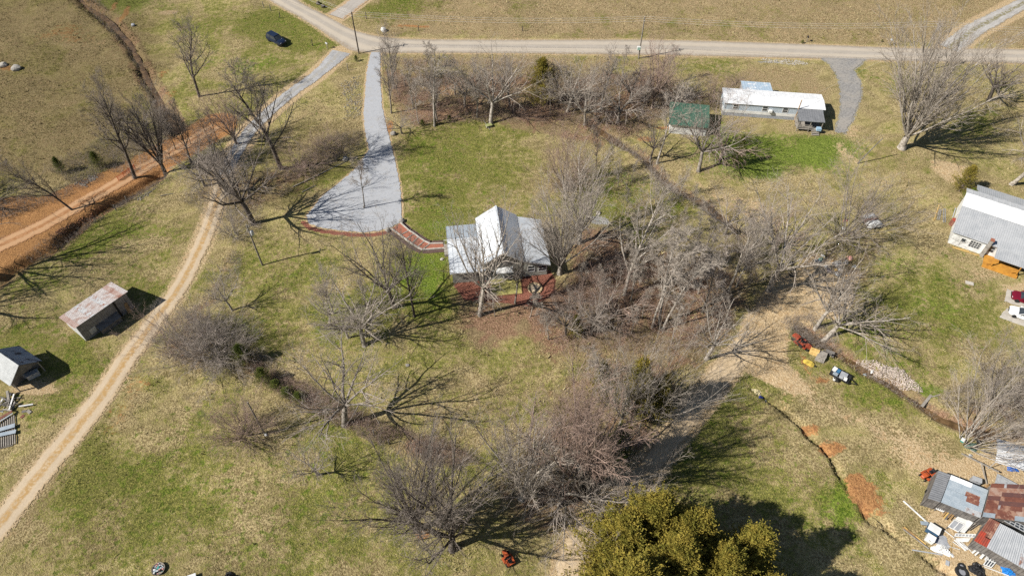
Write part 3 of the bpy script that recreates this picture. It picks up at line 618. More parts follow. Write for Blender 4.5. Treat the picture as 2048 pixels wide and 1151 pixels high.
T((954, 236), (945, 128), 'upright', 'straight pale tree left of the big pale lawn edge tree', 'pale', .8)
T((982, 248), (986, 108), 'spread', 'big pale spreading tree on the lawn edge above the green box', 'pale', .95)
T((1020, 215), (1020, 120), 'upright', 'grey tree left of the evergreen in the roadside wood', 'grey', 1.0)
T((1135, 225), (1140, 120), 'spread', 'pale spreading tree right of the evergreen', 'pale', 1.1)
T((1169, 250), (1155, 150), 'spread', 'pale tree on the lawn edge at the head of the creek', 'pale', 1.0)
T((1200, 220), (1205, 100), 'upright', 'tall grey tree right of centre in the roadside wood', 'grey', 1.0)
T((1235, 245), (1240, 150), 'weep', 'gnarled grey tree on the upper creek bank', 'grey', 1.2)
T((1262, 205), (1262, 125), 'spread', 'dense grey tree left of the tree by the road pole', 'grey', 1.1)
T((1305, 215), (1325, 88), 'vase', 'tall reddish tree whose crown reaches over the road', 'red', .9)
T((1352, 212), (1372, 150), 'shrub', 'bushy grey tree behind the green roofed shed', 'grey', 1.1)
T((1425, 208), (1436, 160), 'shrub', 'red-brown bush at the left end of the mobile home', 'red', 1.7)
T((1472, 172), (1478, 150), 'shrub', 'low red-brown bush behind the mobile home', 'red', 2.0)
# --- creek and mobile home
T((1314, 327), (1372, 175), 'slender', 'pale leaning tree in front of the green roofed shed', 'pale', 1.3, lean=(12, 3))
T((1301, 318), (1296, 235), 'spread', 'small dark forked tree on the creek bank', 'dark', .9)
T((1397, 341), (1405, 205), 'spread', 'large grey tree in front of the green roofed shed', 'grey', .95)
T((1440, 318), (1460, 240), 'weep', 'brown twiggy tree casting shade on the bright green grass', 'red', 1.5)
T((1192, 352), (1190, 240), 'slender', 'thin dark sapling right of the round bush', 'dark', .7)
T((1216, 348), (1220, 280), 'slender', 'short thin dark sapling by the creek', 'dark', .7)
T((1132, 372), (1126, 262), 'bush', 'big round brown bush on the lawn behind the house', 'red', .62, name='bare_shrub', cat='shrub')
T((1803, 296), (1930, 58), 'fan', 'huge fan-shaped pale tree right of the mobile home driveway', 'pale', 1.12)
T((1976, 202), (2000, 80), 'spread', 'dark spreading tree by the road behind the huge fan-shaped tree', 'dark', 1.4)
T((2023, 369), (2110, 190), 'spread', 'thick pale trunk at the right edge behind the white house', 'pale', .9, lean=(10, 0))
T((2075, 230), (2120, 110), 'spread', 'grey tree at the top right edge', 'grey', 1.1)
# --- round the house
T((1119, 547), (1110, 385), 'fan', 'dense pale many-stemmed tree against the right wall of the house', 'pale', .85)
T((1159, 485), (1150, 320), 'vase', 'dense pale tree behind the right end of the house', 'pale', .85)
T((960, 628), (968, 412), 'spread', 'tall pale tree in front of the left wing of the house', 'pale', .62)
T((1030, 606), (1018, 466), 'upright', 'slim grey tree in front of the house gable', 'grey', .55)
T((990, 630), (988, 560), 'slender', 'thin sapling between the two trees in front of the house', 'grey', 1.0)
T((789, 615), (715, 462), 'spread', 'dark crooked tree left of the house, the left one of the pair', 'dark', .75)
T((829, 633), (775, 478), 'upright', 'dark slim tree left of the house, the right one of the pair', 'dark', .7)
T((731, 613), (722, 555), 'slender', 'small sapling left of the crooked pair', 'grey', 1.2)
T((667, 627), (606, 538), 'upright', 'thin grey tree leaning left in the middle of the west lawn', 'pale', .7)
T((660, 648), (612, 590), 'spread', 'small pale tree left of the orchard trees', 'pale', .9)
T((730, 691), (668, 596), 'spread', 'pale orchard tree with wide limbs, nearest of its group', 'pale', 1.2)
T((732, 674), (720, 610), 'spread', 'pale small orchard tree just behind the wide one', 'pale', 1.0)
T((697, 676), (640, 625), 'spread', 'pale crooked orchard tree left of the wide one', 'pale', 1.0)
T((465, 620), (428, 555), 'spread', 'small bare tree beside the hedge along the dirt track', 'pale', .9)
# --- the wood below and right of the house
T((1249, 588), (1292, 372), 'upright', 'tall pale tree leaning right, in the leaf-covered clearing', 'pale', .85, lean=(5, 0))
T((1262, 600), (1290, 470), 'slender', 'slim pale tree right of the tall leaning clearing tree', 'pale', 1.0)
T((1241, 560), (1246, 505), 'slender', 'thin sapling behind the tall leaning clearing tree', 'grey', 1.2)
T((1304, 655), (1352, 500), 'slender', 'pale leaning trunk, leftmost of the three leaning trunks', 'pale', 1.3)
T((1318, 648), (1378, 470), 'slender', 'pale leaning trunk, middle of the three leaning trunks', 'pale', 1.3)
T((1324, 660), (1405, 520), 'slender', 'pale leaning trunk, rightmost of the three leaning trunks', 'pale', 1.3, lean=(4, 0))
T((1404, 625), (1412, 470), 'slender', 'thin grey tree in the leaf litter left of the creek', 'grey', 1.2)
T((1387, 550), (1412, 425), 'slender', 'thin grey tree in the grassy gap left of the creek', 'grey', 1.3)
T((1454, 587), (1490, 395), 'upright', 'tall pale tree on the creek bank, left of the dirt yard', 'pale', .6)
T((1472, 575), (1490, 470), 'upright', 'grey tree just right of the tall creek bank tree', 'grey', .7)
T((1411, 718), (1452, 610), 'spread', 'forked pale tree at the lower edge of the dirt yard', 'pale', .85)
T((1097, 678), (1100, 612), 'slender', 'small pale tree at the edge of the leaf litter below the house', 'pale', 1.4)
T((1132, 670), (1130, 598), 'spread', 'bushy small tree below the fire pit', 'grey', 1.0)
T((1182, 668), (1184, 580), 'spread', 'bushy grey tree right of the bushy one below the fire pit', 'grey', 1.0)
T((1060, 632), (1066, 578), 'slender', 'small pale tree just below the fire pit', 'pale', 1.4)
T((1215, 645), (1224, 570), 'weep', 'tangled brown tree in the leaf litter', 'red', 1.2)
T((1160, 640), (1160, 580), 'weep', 'tangled twiggy tree between the bushy small trees', 'red', 1.0)
T((1536, 583), (1590, 385), 'spread', 'large pale crooked tree by the black bags', 'pale', .85, lean=(7, 0))
T((1694, 474), (1712, 325), 'shrub', 'huge many-stemmed tree beside the white boat-shaped cover', 'grey', 1.05, name='bare_tree')
T((1632, 655), (1662, 500), 'spread', 'pale upright tree on the creek bank below the trash heap', 'pale', .8)
T((1650, 676), (1720, 560), 'weep', 'pale tree leaning right over the creek', 'pale', 1.1, lean=(18, 6))
T((1450, 470), (1470, 400), 'weep', 'twiggy tree on the creek bank behind the pale trees', 'grey', 1.2)
T((1545, 500), (1560, 420), 'weep', 'brown twiggy tree left of the many-stemmed tree', 'red', 1.2)
# --- lower edge
T((689, 848), (684, 700), 'spread', 'wide grey tree on the old fence line with a long shadow', 'grey', 1.05)
T((635, 948), (606, 902), 'spread', 'very small bare fruit tree alone on the lower lawn', 'grey', 1.1)
T((834, 1058), (796, 930), 'fan', 'dense dark fan-shaped tree, left of the two at the bottom', 'dark', .95)
T((905, 1097), (884, 950), 'vase', 'broad dark tree with spreading limbs, right of the two at the bottom', 'dark', .95)
T((1044, 996), (1040, 865), 'vase', 'pale crooked tree at the left end of the lower wood', 'pale', .9)
T((1150, 982), (1122, 775), 'vase', 'tall reddish twiggy tree in the lower wood, the widest', 'red', .72)
T((1176, 982), (1190, 800), 'upright', 'tall reddish tree right of the widest one in the lower wood', 'red', .75)
T((1190, 1015), (1196, 900), 'shrub', 'low arching pale bush beside the dirt path', 'pale', .8, name='bare_shrub', cat='shrub')
T((1120, 1010), (1112, 915), 'weep', 'twiggy tree in the deep shade left of the path', 'grey', 1.2)
T((1284, 828), (1316, 690), 'shrub', 'whitish arching tree on top of the lower wood', 'pale', .75)
T((1240, 850), (1246, 720), 'vase', 'pale tree between the evergreens of the lower wood', 'pale', .6)
T((1200, 800), (1205, 690), 'slender', 'thin pale tree at the upper edge of the lower wood', 'pale', 1.4)
T((1060, 900), (1056, 830), 'weep', 'tangled bush at the upper left of the lower wood', 'red', 1.0)
T((1936, 886), (2010, 745), 'shrub', 'big pale bush-like tree leaning right above the green tarp heap', 'pale', 1.0, lean=(24, 0))
T((1990, 800), (2012, 690), 'shrub', 'large grey bush by the creek at the right edge', 'grey', 1.3, name='bare_shrub', cat='shrub')
T((2052, 780), (2080, 660), 'spread', 'grey tree half outside the right edge, by the creek', 'grey', 1.0)
# --- thicket and lone bushes on the left
for b, tp, lb, tone, wd in (((345, 690), (338, 630), 'brown bush at the upper end of the thicket beside the dirt track', 'red', 1.4), ((395, 710), (385, 635), 'grey bush in the middle of the track side thicket', 'grey', 1.3), ((440, 715), (430, 650), 'dense brown bush at the lower end of the track side thicket', 'grey', 1.3), ((490, 872), (480, 808), 'round purple-brown bush beside the old pole on the lower lawn', 'red', 1.0), ((410, 668), (402, 605), 'grey bush below the small hedge tree', 'grey', 1.0), ((650, 300), (640, 268), 'brown bramble bush at the upper end of the bank by the driveway', 'red', 1.7), ((605, 345), (590, 300), 'brown bramble bush at the lower end of the bank by the driveway', 'red', 1.6), ((470, 470), (458, 420), 'grey bush where the dirt track passes the old pole', 'grey', 1.3)):
    T(b, tp, 'bush' if 'round' in lb or 'dense' in lb else 'shrub', lb, tone, wd, name='bare_shrub', cat='shrub')

# ------------------------------------------------------------------ evergreens
def leaf_mat(name, a, b, c_, sc_=.7):
    t = NT(name); n1 = t.noise(sc_, 3); n2 = t.noise(6, 2)
    c = t.mix(t.mr(n1, .35, .62), a, b); c = t.mix(t.math('MULTIPLY', t.mr(n2, .5, .7), .6), c, c_)
    t.col(c); t.b.inputs['Roughness'].default_value = .8; t.b.inputs['Specular IOR Level'].default_value = .12; return t.m
M_CEDAR = leaf_mat('cedar_foliage', (.140, .135, .024), (.270, .215, .040), (.32, .225, .045))
M_CEDARG = leaf_mat('green_cedar_foliage', (.075, .11, .022), (.155, .17, .038), (.18, .16, .04))
def cedar_mesh(seed, H=10, spread=.30, nb=210, nsp=13, nl=9):
    """sprays of small scale-leaf blades carried on rising branches"""
    rg = np.random.RandomState(seed); tk = Skel(seed)
    tk.line(np.array([[0, 0, -.3], [.05, 0, H * .5], [0, .05, H * .95]]), .22, .03, 7)
    f = (np.arange(nb) + rg.rand(nb)) / nb; z0 = H * (.05 + .93 * f ** .9); prof = (1 - f) ** .72 * np.where(f > .12, 1, .75 + 2 * f)
    L = np.maximum(.25, H * spread * prof * rg.uniform(.62, 1.18, nb)); az = np.arange(nb) * 2.399 + rg.rand(nb); el = np.radians(26 + 36 * f + rg.uniform(-14, 16, nb))
    d = np.stack([np.cos(az) * np.cos(el), np.sin(az) * np.cos(el), np.sin(el)], 1); b0 = np.stack([0 * f, 0 * f, z0], 1); b1 = b0 + d * L[:, None]
    tk.lines(np.stack([b0, (b0 + b1) / 2 - np.array([0, 0, .05]) * L[:, None], b1], 1), .035, .006, 3, tip=True)
    t_ = .22 + .78 * (np.arange(nsp)[None] + rg.rand(nb, nsp)) / nsp
    p = b0[:, None] + (b1 - b0)[:, None] * t_[..., None] + rg.normal(0, 1, (nb, nsp, 3)) * ((.05 + .15 * (1 - t_)) * (1 + .25 * L)[:, None])[..., None]
    sd = unit(d[:, None] * 1.1 + rg.normal(0, .34, (nb, nsp, 3)) + np.array([0, 0, .55])); SL = rg.uniform(.3, .8, (nb, nsp))
    j = np.arange(nl) / nl; q = (p[:, :, None] + sd[:, :, None] * (SL[..., None] * j)[..., None] + rg.normal(0, .05, (nb, nsp, nl, 3))).reshape(-1, 3); n = len(q)
    ld = unit(np.repeat(sd.reshape(-1, 3), nl, 0) + rg.normal(0, .55, (n, 3))); l = rg.uniform(.13, .28, n) * (1.1 - .5 * np.tile(j, nb * nsp)); sx = unit(np.cross(ld, rg.normal(0, 1, (n, 3)))) * (l * rg.uniform(.2, .34, n))[:, None]; l = l[:, None]
    V = np.stack([q - sx * .5, q + ld * l * .45 + sx * .6, q + ld * l, q + ld * l * .5 - sx * .6], 1).reshape(-1, 3)
    return tk.mesh('cedar_trunk'), np_mesh('cedar_crown', V, [np.arange(len(V)).reshape(-1, 4)])
CED = {k: cedar_mesh(*a) for k, a in {'big': (3, 10, .37, 230, 24, 11), 'big2': (5, 10, .39, 210, 25, 11), 'slim': (8, 10, .24, 170, 12, 9), 'bushy': (11, 10, .46, 220, 13, 9)}.items()}
for a, b in CED.values():
    a.materials.append(BARK['red'][0]); b.materials.append(M_CEDAR)
def cedar(base, top, k, label, mat=None, wide=1.0, h=None, group=None, rz=0):
    x, y = P2(*base); h = h or height_of(base, top); e = empty('cedar_tree', (x, y, Z(x, y)), trg.uniform(0, 6.28), label, 'tree', group); s = h / 10; e.scale = (s * wide, s * wide, s)
    for nm, me, mt in (('trunk', CED[k][0], BARK['red'][0]), ('crown', CED[k][1], mat or M_CEDAR)):
        o = link(bpy.data.objects.new(nm, me), e); o.material_slots[0].link = 'OBJECT'; o.material_slots[0].material = mt
for bx, by, tx, ty, k, wd, lb in ((1228, 1148, 1222, 1040, 'big', 1.35, 'golden-green cedar at the bottom edge, leftmost of the big group'), (1282, 1112, 1290, 992, 'big2', 1.2, 'tallest golden-green cedar of the big group, at its upper edge'),
        (1318, 1190, 1326, 1070, 'big', 1.3, 'golden-green cedar in the middle of the big group, at the picture edge'), (1362, 1125, 1392, 1022, 'slim', 1.5, 'pointed cedar standing out against the deep shadow'), (1336, 1130, 1345, 1020, 'big', 1.1, 'golden-green cedar left of the pointed one'),
        (1405, 1200, 1428, 1085, 'big2', 1.15, 'golden-green cedar below the pointed one'), (1462, 1155, 1505, 1050, 'slim', 1.6, 'loose pale cedar, rightmost of the big group'), (1240, 1250, 1240, 1130, 'big2', 1.3, 'cedar cut off by the bottom edge below the big group'),
        (1500, 1235, 1520, 1130, 'big', 1.1, 'cedar cut off by the bottom edge under the loose pale one'), (1570, 1195, 1580, 1140, 'bushy', 1.0, 'low green cedar at the bottom edge, right of the big group')):
    cedar((bx, by), (tx, ty), k, lb, M_CEDARG if 'low green' in lb else M_CEDAR, wd)
cedar((1918, 382), (1925, 318), 'bushy', 'rounded golden cedar at the corner of the white house', wide=1.25)
cedar((1930, 408), (1940, 372), 'bushy', 'small bright green cedar at the corner of the white house', leaf_mat('bright_cedar_foliage', (.10, .14, .02), (.17, .20, .03), (.16, .16, .03)), wide=1.3)
cedar((1082, 212), (1090, 122), 'bushy', 'dark evergreen tree in the roadside wood', wide=1.15)
cedar((1196, 800), (1192, 722), 'slim', 'golden evergreen at the upper edge of the lower wood', wide=1.2)
cedar((1262, 830), (1264, 716), 'slim', 'evergreen hidden in the middle of the lower wood', wide=1.3)
cedar((1310, 828), (1332, 752), 'slim', 'dark evergreen behind the whitish arching tree', wide=1.2)
cedar((1228, 925), (1232, 850), 'slim', 'evergreen in the shade beside the dirt path', M_CEDARG, wide=1.3)
cedar((1150, 672), (1150, 632), 'slim', 'small evergreen among the bushy trees below the fire pit', wide=1.4)
cedar((490, 725), (475, 690), 'bushy', 'low green evergreen at the lower end of the track side thicket', M_CEDARG, wide=1.2)
cedar((530, 765), (520, 738), 'bushy', 'low yellow-green evergreen shrub on the old fence line', M_CEDARG, wide=1.3)
cedar((126, 345), (112, 312), 'bushy', 'dark green shrub on the bank above the clay road', M_CEDARG, wide=1.0)
cedar((200, 335), (190, 300), 'bushy', 'dark shrub in the brush above the clay road', M_CEDARG, wide=1.2)
cedar((1470, 330), (1478, 268), 'bushy', 'green evergreen behind the brown twiggy tree', M_CEDARG, wide=.6)
for i, (b, lb) in enumerate((((845, 252), 'first'), ((870, 250), 'second'), ((900, 244), 'third'))):
    cedar(b, (b[0], b[1] - 12), 'bushy', f'small dark green shrub along the lawn edge, {lb} from the driveway', M_CEDARG, wide=1.4)

# ------------------------------------------------------------------ undergrowth: tangles nobody could count
def undergrowth(L, n, hgt, tone, label, seed, arch=.5):
    sk = Skel(seed); rg = sk.rg; q = pxs(L); lo, hi = q.min(0), q.max(0)
    cand = np.random.RandomState(seed).rand(n * 6, 2) * (hi - lo) + lo; ok = cand[d_poly(cand[:, 0], cand[:, 1], q) > 0][:n]
    ok = ok[vnoise(ok[:, 0], ok[:, 1], .35, seed) > .30]; zz = hz(ok[:, 0], ok[:, 1])
    n = len(ok); h = hgt * rg.uniform(.4, 1.2, n); a = rg.uniform(0, 6.28, n); t_ = rg.uniform(.1, arch, n)
    p = walks(rg, np.stack([ok[:, 0], ok[:, 1], zz - .05], 1), unit(np.stack([np.cos(a) * t_, np.sin(a) * t_, np.ones(n)], 1)), h, 4, .22, -.08); sk.lines(p, .012, .004, 3, tip=True)
    q, r, L = spawn(rg, p, np.full(n, .012), np.full(n, .004), h, 6, (25, 70), .42, .2, .2, 0, 2, .006); sk.lines(q, r, r * .3, 3, tip=True)
    me = sk.mesh('undergrowth'); me.materials.append(BARK[tone][1]); return tag(link(bpy.data.objects.new('undergrowth', me)), label, 'undergrowth', kind='stuff')
undergrowth([(775, 120), (900, 125), (1100, 130), (1340, 140), (1380, 190), (1320, 240), (1230, 290), (1170, 255), (1000, 248), (830, 255), (778, 215)], 9500, 2.3, 'red', 'brown undergrowth filling the wood along the road', 41, .7)
undergrowth([(570, 345), (640, 280), (725, 262), (730, 290), (700, 320), (610, 365), (560, 400)], 1800, 1.5, 'dark', 'dark brambles on the bank left of the driveway', 42)
undergrowth([(90, 340), (160, 300), (260, 270), (330, 210), (370, 250), (300, 300), (230, 335), (150, 370)], 2200, 1.5, 'dark', 'dark brush between the field and the clay road', 43)
undergrowth([(360, 400), (400, 310), (470, 330), (530, 400), (520, 460), (430, 440)], 1500, 1.3, 'grey', 'grey tangle under the trees beside the dirt track', 44)
undergrowth([(300, 690), (340, 640), (420, 590), (460, 500), (490, 510), (450, 610), (520, 700), (580, 750), (500, 750), (380, 740)], 2000, 1.3, 'grey', 'hedge brush between the dirt track and the west lawn', 45)
undergrowth([(490, 715), (560, 748), (650, 785), (750, 842), (900, 885), (960, 925), (940, 945), (850, 925), (720, 872), (600, 815), (520, 765)], 4600, 1.35, 'red', 'briars along the old fence line', 46)
undergrowth([(1000, 960), (1090, 800), (1170, 720), (1330, 720), (1340, 820), (1270, 910), (1200, 990), (1110, 1080), (1010, 1060)], 1200, 1.4, 'red', 'brush filling the lower wood', 47)
undergrowth([(1060, 640), (1140, 560), (1180, 480), (1300, 520), (1460, 540), (1460, 640), (1430, 700), (1260, 710), (1100, 690)], 5200, 1.8, 'red', 'saplings and briars in the leaf litter', 48)
undergrowth([(1440, 440), (1500, 450), (1540, 520), (1560, 620), (1500, 620), (1460, 540)], 1300, 1.5, 'grey', 'creek bank brush left of the dirt yard', 49)
undergrowth([(1560, 640), (1620, 630), (1660, 670), (1690, 705), (1640, 700), (1590, 690)], 900, 1.3, 'grey', 'pale brush over the creek behind the red tractor', 50)
undergrowth([(1870, 800), (1960, 740), (2090, 740), (2090, 880), (1960, 870)], 1800, 1.8, 'grey', 'grey brush along the creek at the right edge', 51)
undergrowth([(160, 0), (200, 0), (290, 130), (345, 240), (320, 250), (260, 110)], 2200, 1.1, 'dark', 'weeds lining the upper left stream', 52)
undergrowth([(1600, 530), (1680, 460), (1770, 480), (1760, 540), (1700, 560)], 800, 1.1, 'red', 'brush over the trash heap', 53)

undergrowth([(1215, 262), (1275, 296), (1318, 332), (1350, 366), (1405, 392), (1450, 425), (1430, 440), (1390, 408), (1335, 378), (1300, 345), (1260, 310), (1205, 275)], 2000, 1.0, 'grey', 'weeds along the creek in front of the green roofed shed', 54)
undergrowth([(1690, 700), (1760, 742), (1840, 790), (1880, 820), (1870, 836), (1820, 806), (1740, 756), (1680, 716)], 500, .7, 'grey', 'weeds along the creek beside the rubble bank', 55)
# ---- thin saplings that nothing tells apart inside each stand
def saplings(n, L, h0, h1, tone, label, group, seed):
    rg = random.Random(seed); q = pxs(L); lo, hi = q.min(0), q.max(0); k = 0; out = []
    while k < n:
        x, y = rg.uniform(lo[0], hi[0]), rg.uniform(lo[1], hi[1])
        if d_poly(np.array([x]), np.array([y]), q)[0] < 0: continue
        k += 1; px = PX((x, y, 0)); kd = rg.choice(['slender', 'slender', 'upright', 'weep']); out.append((px[0], T(px, px, kd, label, tone, rg.uniform(.8, 1.2) if kd == 'slender' else .7, name='sapling', group=group, h=rg.uniform(h0, h1) * (1 if kd != 'weep' else .6))))
    for i, (_, e) in enumerate(sorted(out, key=lambda q: q[0])): e['label'] = label + ', ' + ORD[i] + ' sapling from the left'
ORD = 'first second third fourth fifth sixth seventh eighth ninth tenth eleventh twelfth thirteenth fourteenth fifteenth sixteenth seventeenth eighteenth'.split() + ['nineteenth', 'twentieth', 'twenty-first', 'twenty-second', 'twenty-third', 'twenty-fourth', 'twenty-fifth', 'twenty-sixth']
saplings(26, [(790, 140), (1050, 140), (1330, 150), (1360, 200), (1230, 250), (1000, 235), (800, 235)], 4, 9, 'grey', 'thin grey sapling in the roadside wood', 'saplings in the roadside wood', 1)
saplings(26, [(1190, 480), (1300, 500), (1460, 520), (1480, 640), (1400, 700), (1200, 690), (1120, 660), (1170, 560)], 4, 9, 'pale', 'thin pale sapling in the leaf litter', 'saplings in the leaf litter', 2)
saplings(10, [(1460, 420), (1560, 460), (1560, 600), (1500, 610)], 4, 8, 'grey', 'thin grey sapling on the creek bank', 'saplings on the creek bank', 3)
saplings(8, [(1010, 960), (1090, 820), (1180, 740), (1300, 730), (1250, 880), (1150, 1000)], 4, 8, 'pale', 'thin pale sapling inside the lower wood', 'saplings in the lower wood', 4)
saplings(8, [(200, 310), (330, 240), (480, 300), (520, 420), (400, 400), (340, 330)], 4, 8, 'dark', 'thin dark sapling at the clay road', 'saplings at the clay road', 5)
for i, (px, py) in enumerate(((552, 776), (575, 790), (600, 800))): cedar((px, py), (px - 2, py - 16), 'bushy', 'low yellow-green vine shrub on the old fence line, ' + ('first', 'second', 'third')[i] + ' below the evergreen', M_CEDARG, 2.0)

undergrowth([(40, 515), (110, 470), (170, 432), (250, 388), (330, 345), (348, 362), (262, 408), (175, 458), (95, 525)], 1900, .9, 'dark', 'dark weeds on the creek bank below the clay road', 56)
undergrowth([(-60, 430), (0, 398), (100, 382), (225, 330), (240, 342), (120, 402), (0, 440), (-60, 460)], 1500, 1.2, 'dark', 'dark scrub on the upper bank of the clay road', 57)

undergrowth([(1225, 330), (1300, 345), (1350, 385), (1440, 430), (1500, 470), (1470, 520), (1380, 480), (1300, 440), (1230, 400)], 1500, 1.2, 'grey', 'thin brush in the grass along the lower side of the creek', 58)
saplings(12, [(1220, 340), (1340, 380), (1450, 430), (1500, 480), (1440, 520), (1300, 470), (1220, 430)], 4, 8, 'pale', 'thin pale sapling in the grass below the creek', 'saplings below the creek', 6)
undergrowth([(200, 330), (260, 280), (340, 250), (400, 250), (470, 300), (420, 330), (330, 330), (270, 362)], 1500, 1.5, 'grey', 'grey brush round the trunks along the clay road', 59)

# ================================================================== BUILDINGS
def metal(name, c, c2, scale=1.2, rough=.42, met=.25, streak=None):
    if name in MATS: return MATS[name]
    t = NT(name); f = t.mr(t.noise(scale, 4, .65), .35, .68); g = t.mr(t.noise(7, 2), .35, .7); cc = t.mix(f, c, c2); cc = t.mix(t.math('MULTIPLY', g, .25), cc, tuple(x * .7 for x in c2))
    if streak: cc = t.mix(t.mr(t.noise(.9, 4, .7), .50, .62), cc, streak)
    t.col(cc); t.b.inputs['Roughness'].default_value = rough; t.b.inputs['Metallic'].default_value = met; t.b.inputs['Specular IOR Level'].default_value = .4; MATS[name] = t.m; return t.m
M_ROOF = metal('galvanised_roof', (.74, .77, .80), (.64, .675, .71), .5, .30, .12)
M_ROOF_W = metal('white_roof', (.80, .80, .80), (.66, .67, .68), 1.4, .5, .0)
M_ROOF_G = metal('grey_metal_roof', (.50, .51, .52), (.42, .435, .45), .8, .45, .2)
M_ROOF_D = metal('dark_grey_roof', (.27, .275, .285), (.20, .205, .215), 1.5, .5, .2)
M_ROOF_GREEN = metal('green_roof', (.070, .150, .105), (.052, .118, .082), 1.2, .5, .0)
M_ROOF_B = metal('blue_grey_tin', (.42, .47, .51), (.33, .39, .44), 1.4, .45, .25)
M_TIN = metal('weathered_tin', (.50, .51, .52), (.36, .36, .37), 1.8, .5, .2, (.27, .13, .085))
M_RUST = metal('rusty_tin', (.22, .085, .055), (.15, .055, .040), 1.6, .8, .0, (.34, .20, .14)); M_RUSTD = metal('dark_rusty_tin', (.115, .058, .055), (.16, .07, .055), 1.5, .8, .0)
M_RUSTL = metal('pale_rusty_tin', (.42, .31, .25), (.30, .15, .10), 1.3, .75, .0); M_REDT = metal('red_painted_tin', (.40, .055, .028), (.24, .06, .04), 1.3, .6, .0)
M_SIDING = simple('sage_siding', (.42, .41, .355), (.33, .325, .285), 1.5, .8); M_WHITE = simple('white_paint', (.76, .76, .74), (.62, .62, .60), 1.0, .6); M_TRIM = simple('trim_paint', (.72, .72, .70), (.62, .61, .59), 3, .6)
M_GLASS = simple('window_glass', (.025, .032, .04), (.05, .06, .07), 1, .08, spec=.6); M_BLUEW = simple('pale_blue_siding', (.50, .565, .63), (.44, .505, .57), 1.2, .7); M_SKIRT = simple('grey_skirting', (.36, .37, .39), (.28, .29, .31), 2, .7)
M_OLDWOOD = simple('weathered_boards', (.20, .185, .17), (.115, .105, .098), 1.6, .95, bump=.3); M_WOOD = simple('grey_lumber', (.34, .31, .27), (.235, .21, .18), 2.2, .9); M_FRESH = simple('fresh_orange_lumber', (.56, .27, .045), (.42, .19, .035), 1.4, .7)
M_YELL = simple('yellow_lumber', (.62, .42, .16), (.48, .31, .10), 1.6, .8); M_BROWNW = simple('brown_lumber', (.40, .255, .115), (.24, .15, .075), 1.6, .85); M_BLACK = simple('black_plastic', (.012, .012, .014), (.03, .03, .032), 3, .45); M_STONE = simple('field_stone', (.36, .335, .30), (.20, .185, .165), 2.0, .95, bump=.4)
M_CONC = simple('concrete', (.50, .46, .40), (.40, .365, .315), 1.3, .9); M_GAPSHADE = simple('painted_gap_shade', (.02, .019, .018), (.035, .033, .03), 2, .95); M_POLE = simple('grey_pole_wood', (.26, .235, .205), (.165, .145, .125), 1.2, .95); M_POLED = simple('dark_pole_wood', (.075, .062, .052), (.12, .10, .085), 1.2, .95)
M_GALV = metal('galvanised_can', (.55, .56, .57), (.47, .48, .49), 3, .45, .3)

def roof_plane(parent, name, pts, mat, t=.10, ribs=.6, rib=(.05, .035), label=None):
    """one roof slope as a slab with raised seams running from pts[0]-pts[1] (low edge) to pts[3]-pts[2] (high edge)"""
    m = MB(); p = [Vector(q) for q in pts]; m.slab(p, t); n = (p[1] - p[0]).cross(p[2] - p[0]).normalized()
    k = max(2, int((p[1] - p[0]).length / ribs))
    for i in range(k + 1):
        f = min(max(i / k, .004), .996); a = p[0].lerp(p[1], f); b = p[3].lerp(p[2], f); m.bar(a + n * rib[1] / 2 + (b - a) * .005, b + n * rib[1] / 2 - (b - a) * .005, rib[0], rib[1], n)
    o = m.build(name, mat, parent)
    if label: o['label'] = label
    return o
def window(parent, x, z, w_, h_, y=0.0, grid=(1, 2), frame=M_TRIM, pane=M_GLASS, face=-1):
    """frame proud of a wall lying in the plane y, glass panes in it"""
    m = MB(); d = .06 * face; b = .07
    def bx(x0, x1, z0, z1): m.box(x0, x1, min(y - .01 * face, y + d), max(y - .01 * face, y + d), z0, z1)
    bx(x - w_ / 2 - b, x - w_ / 2, z - b, z + h_ + b); bx(x + w_ / 2, x + w_ / 2 + b, z - b, z + h_ + b); bx(x - w_ / 2, x + w_ / 2, z - b, z); bx(x - w_ / 2, x + w_ / 2, z + h_, z + h_ + b)
    for i in range(1, grid[0]): xx = x - w_ / 2 + w_ * i / grid[0]; bx(xx - .025, xx + .025, z, z + h_)
    for i in range(1, grid[1]):
        zz = z + h_ * i / grid[1]
        for j in range(grid[0]): bx(x - w_ / 2 + w_ * j / grid[0] + .026, x - w_ / 2 + w_ * (j + 1) / grid[0] - .026, zz - .025, zz + .025)
    f = m.build('window', frame, parent); nm = 0
    for i in range(grid[0]):
        for j in range(grid[1]):
            g = MB(); x0 = x - w_ / 2 + w_ * i / grid[0] + .027; x1 = x - w_ / 2 + w_ * (i + 1) / grid[0] - .027; z0 = z + h_ * j / grid[1] + .027; z1 = z + h_ * (j + 1) / grid[1] - .027
            g.box(x0, x1, min(y, y + .03 * face), max(y, y + .03 * face), z0, z1); g.build('pane', pane, f)
    return f
# ---------------- the house on the lawn
hs = empty('house', (-8.9, 69.5, 0), R(7.0), 'grey-green house with bright metal gable roofs in the centre', 'house')
m = MB(); m.box(0, 4.75, 0, 9.1, -.2, 2.62); m.add([(0, 0, 2.62), (0, 9.1, 2.78), (0, 5.2, 3.85), (.14, 0, 2.62), (.14, 9.1, 2.78), (.14, 5.2, 3.85)], [(0, 1, 2), (3, 5, 4), (0, 3, 4, 1), (1, 4, 5, 2), (2, 5, 3, 0)]); m.build('left_wing_wall', M_SIDING, hs)
m = MB(); m.prism([(4.78, -.2), (10.5, -.2), (10.5, 3.9), (7.6, 5.95), (4.78, 3.9)], .002, 9.2); m.build('gable_wall', M_SIDING, hs)
m = MB(); m.prism([(10.53, -.2), (14.35, -.2), (14.35, 2.6), (10.53, 3.78)], .05, 9.0); m.build('right_wing_wall', M_SIDING, hs)
m = MB()
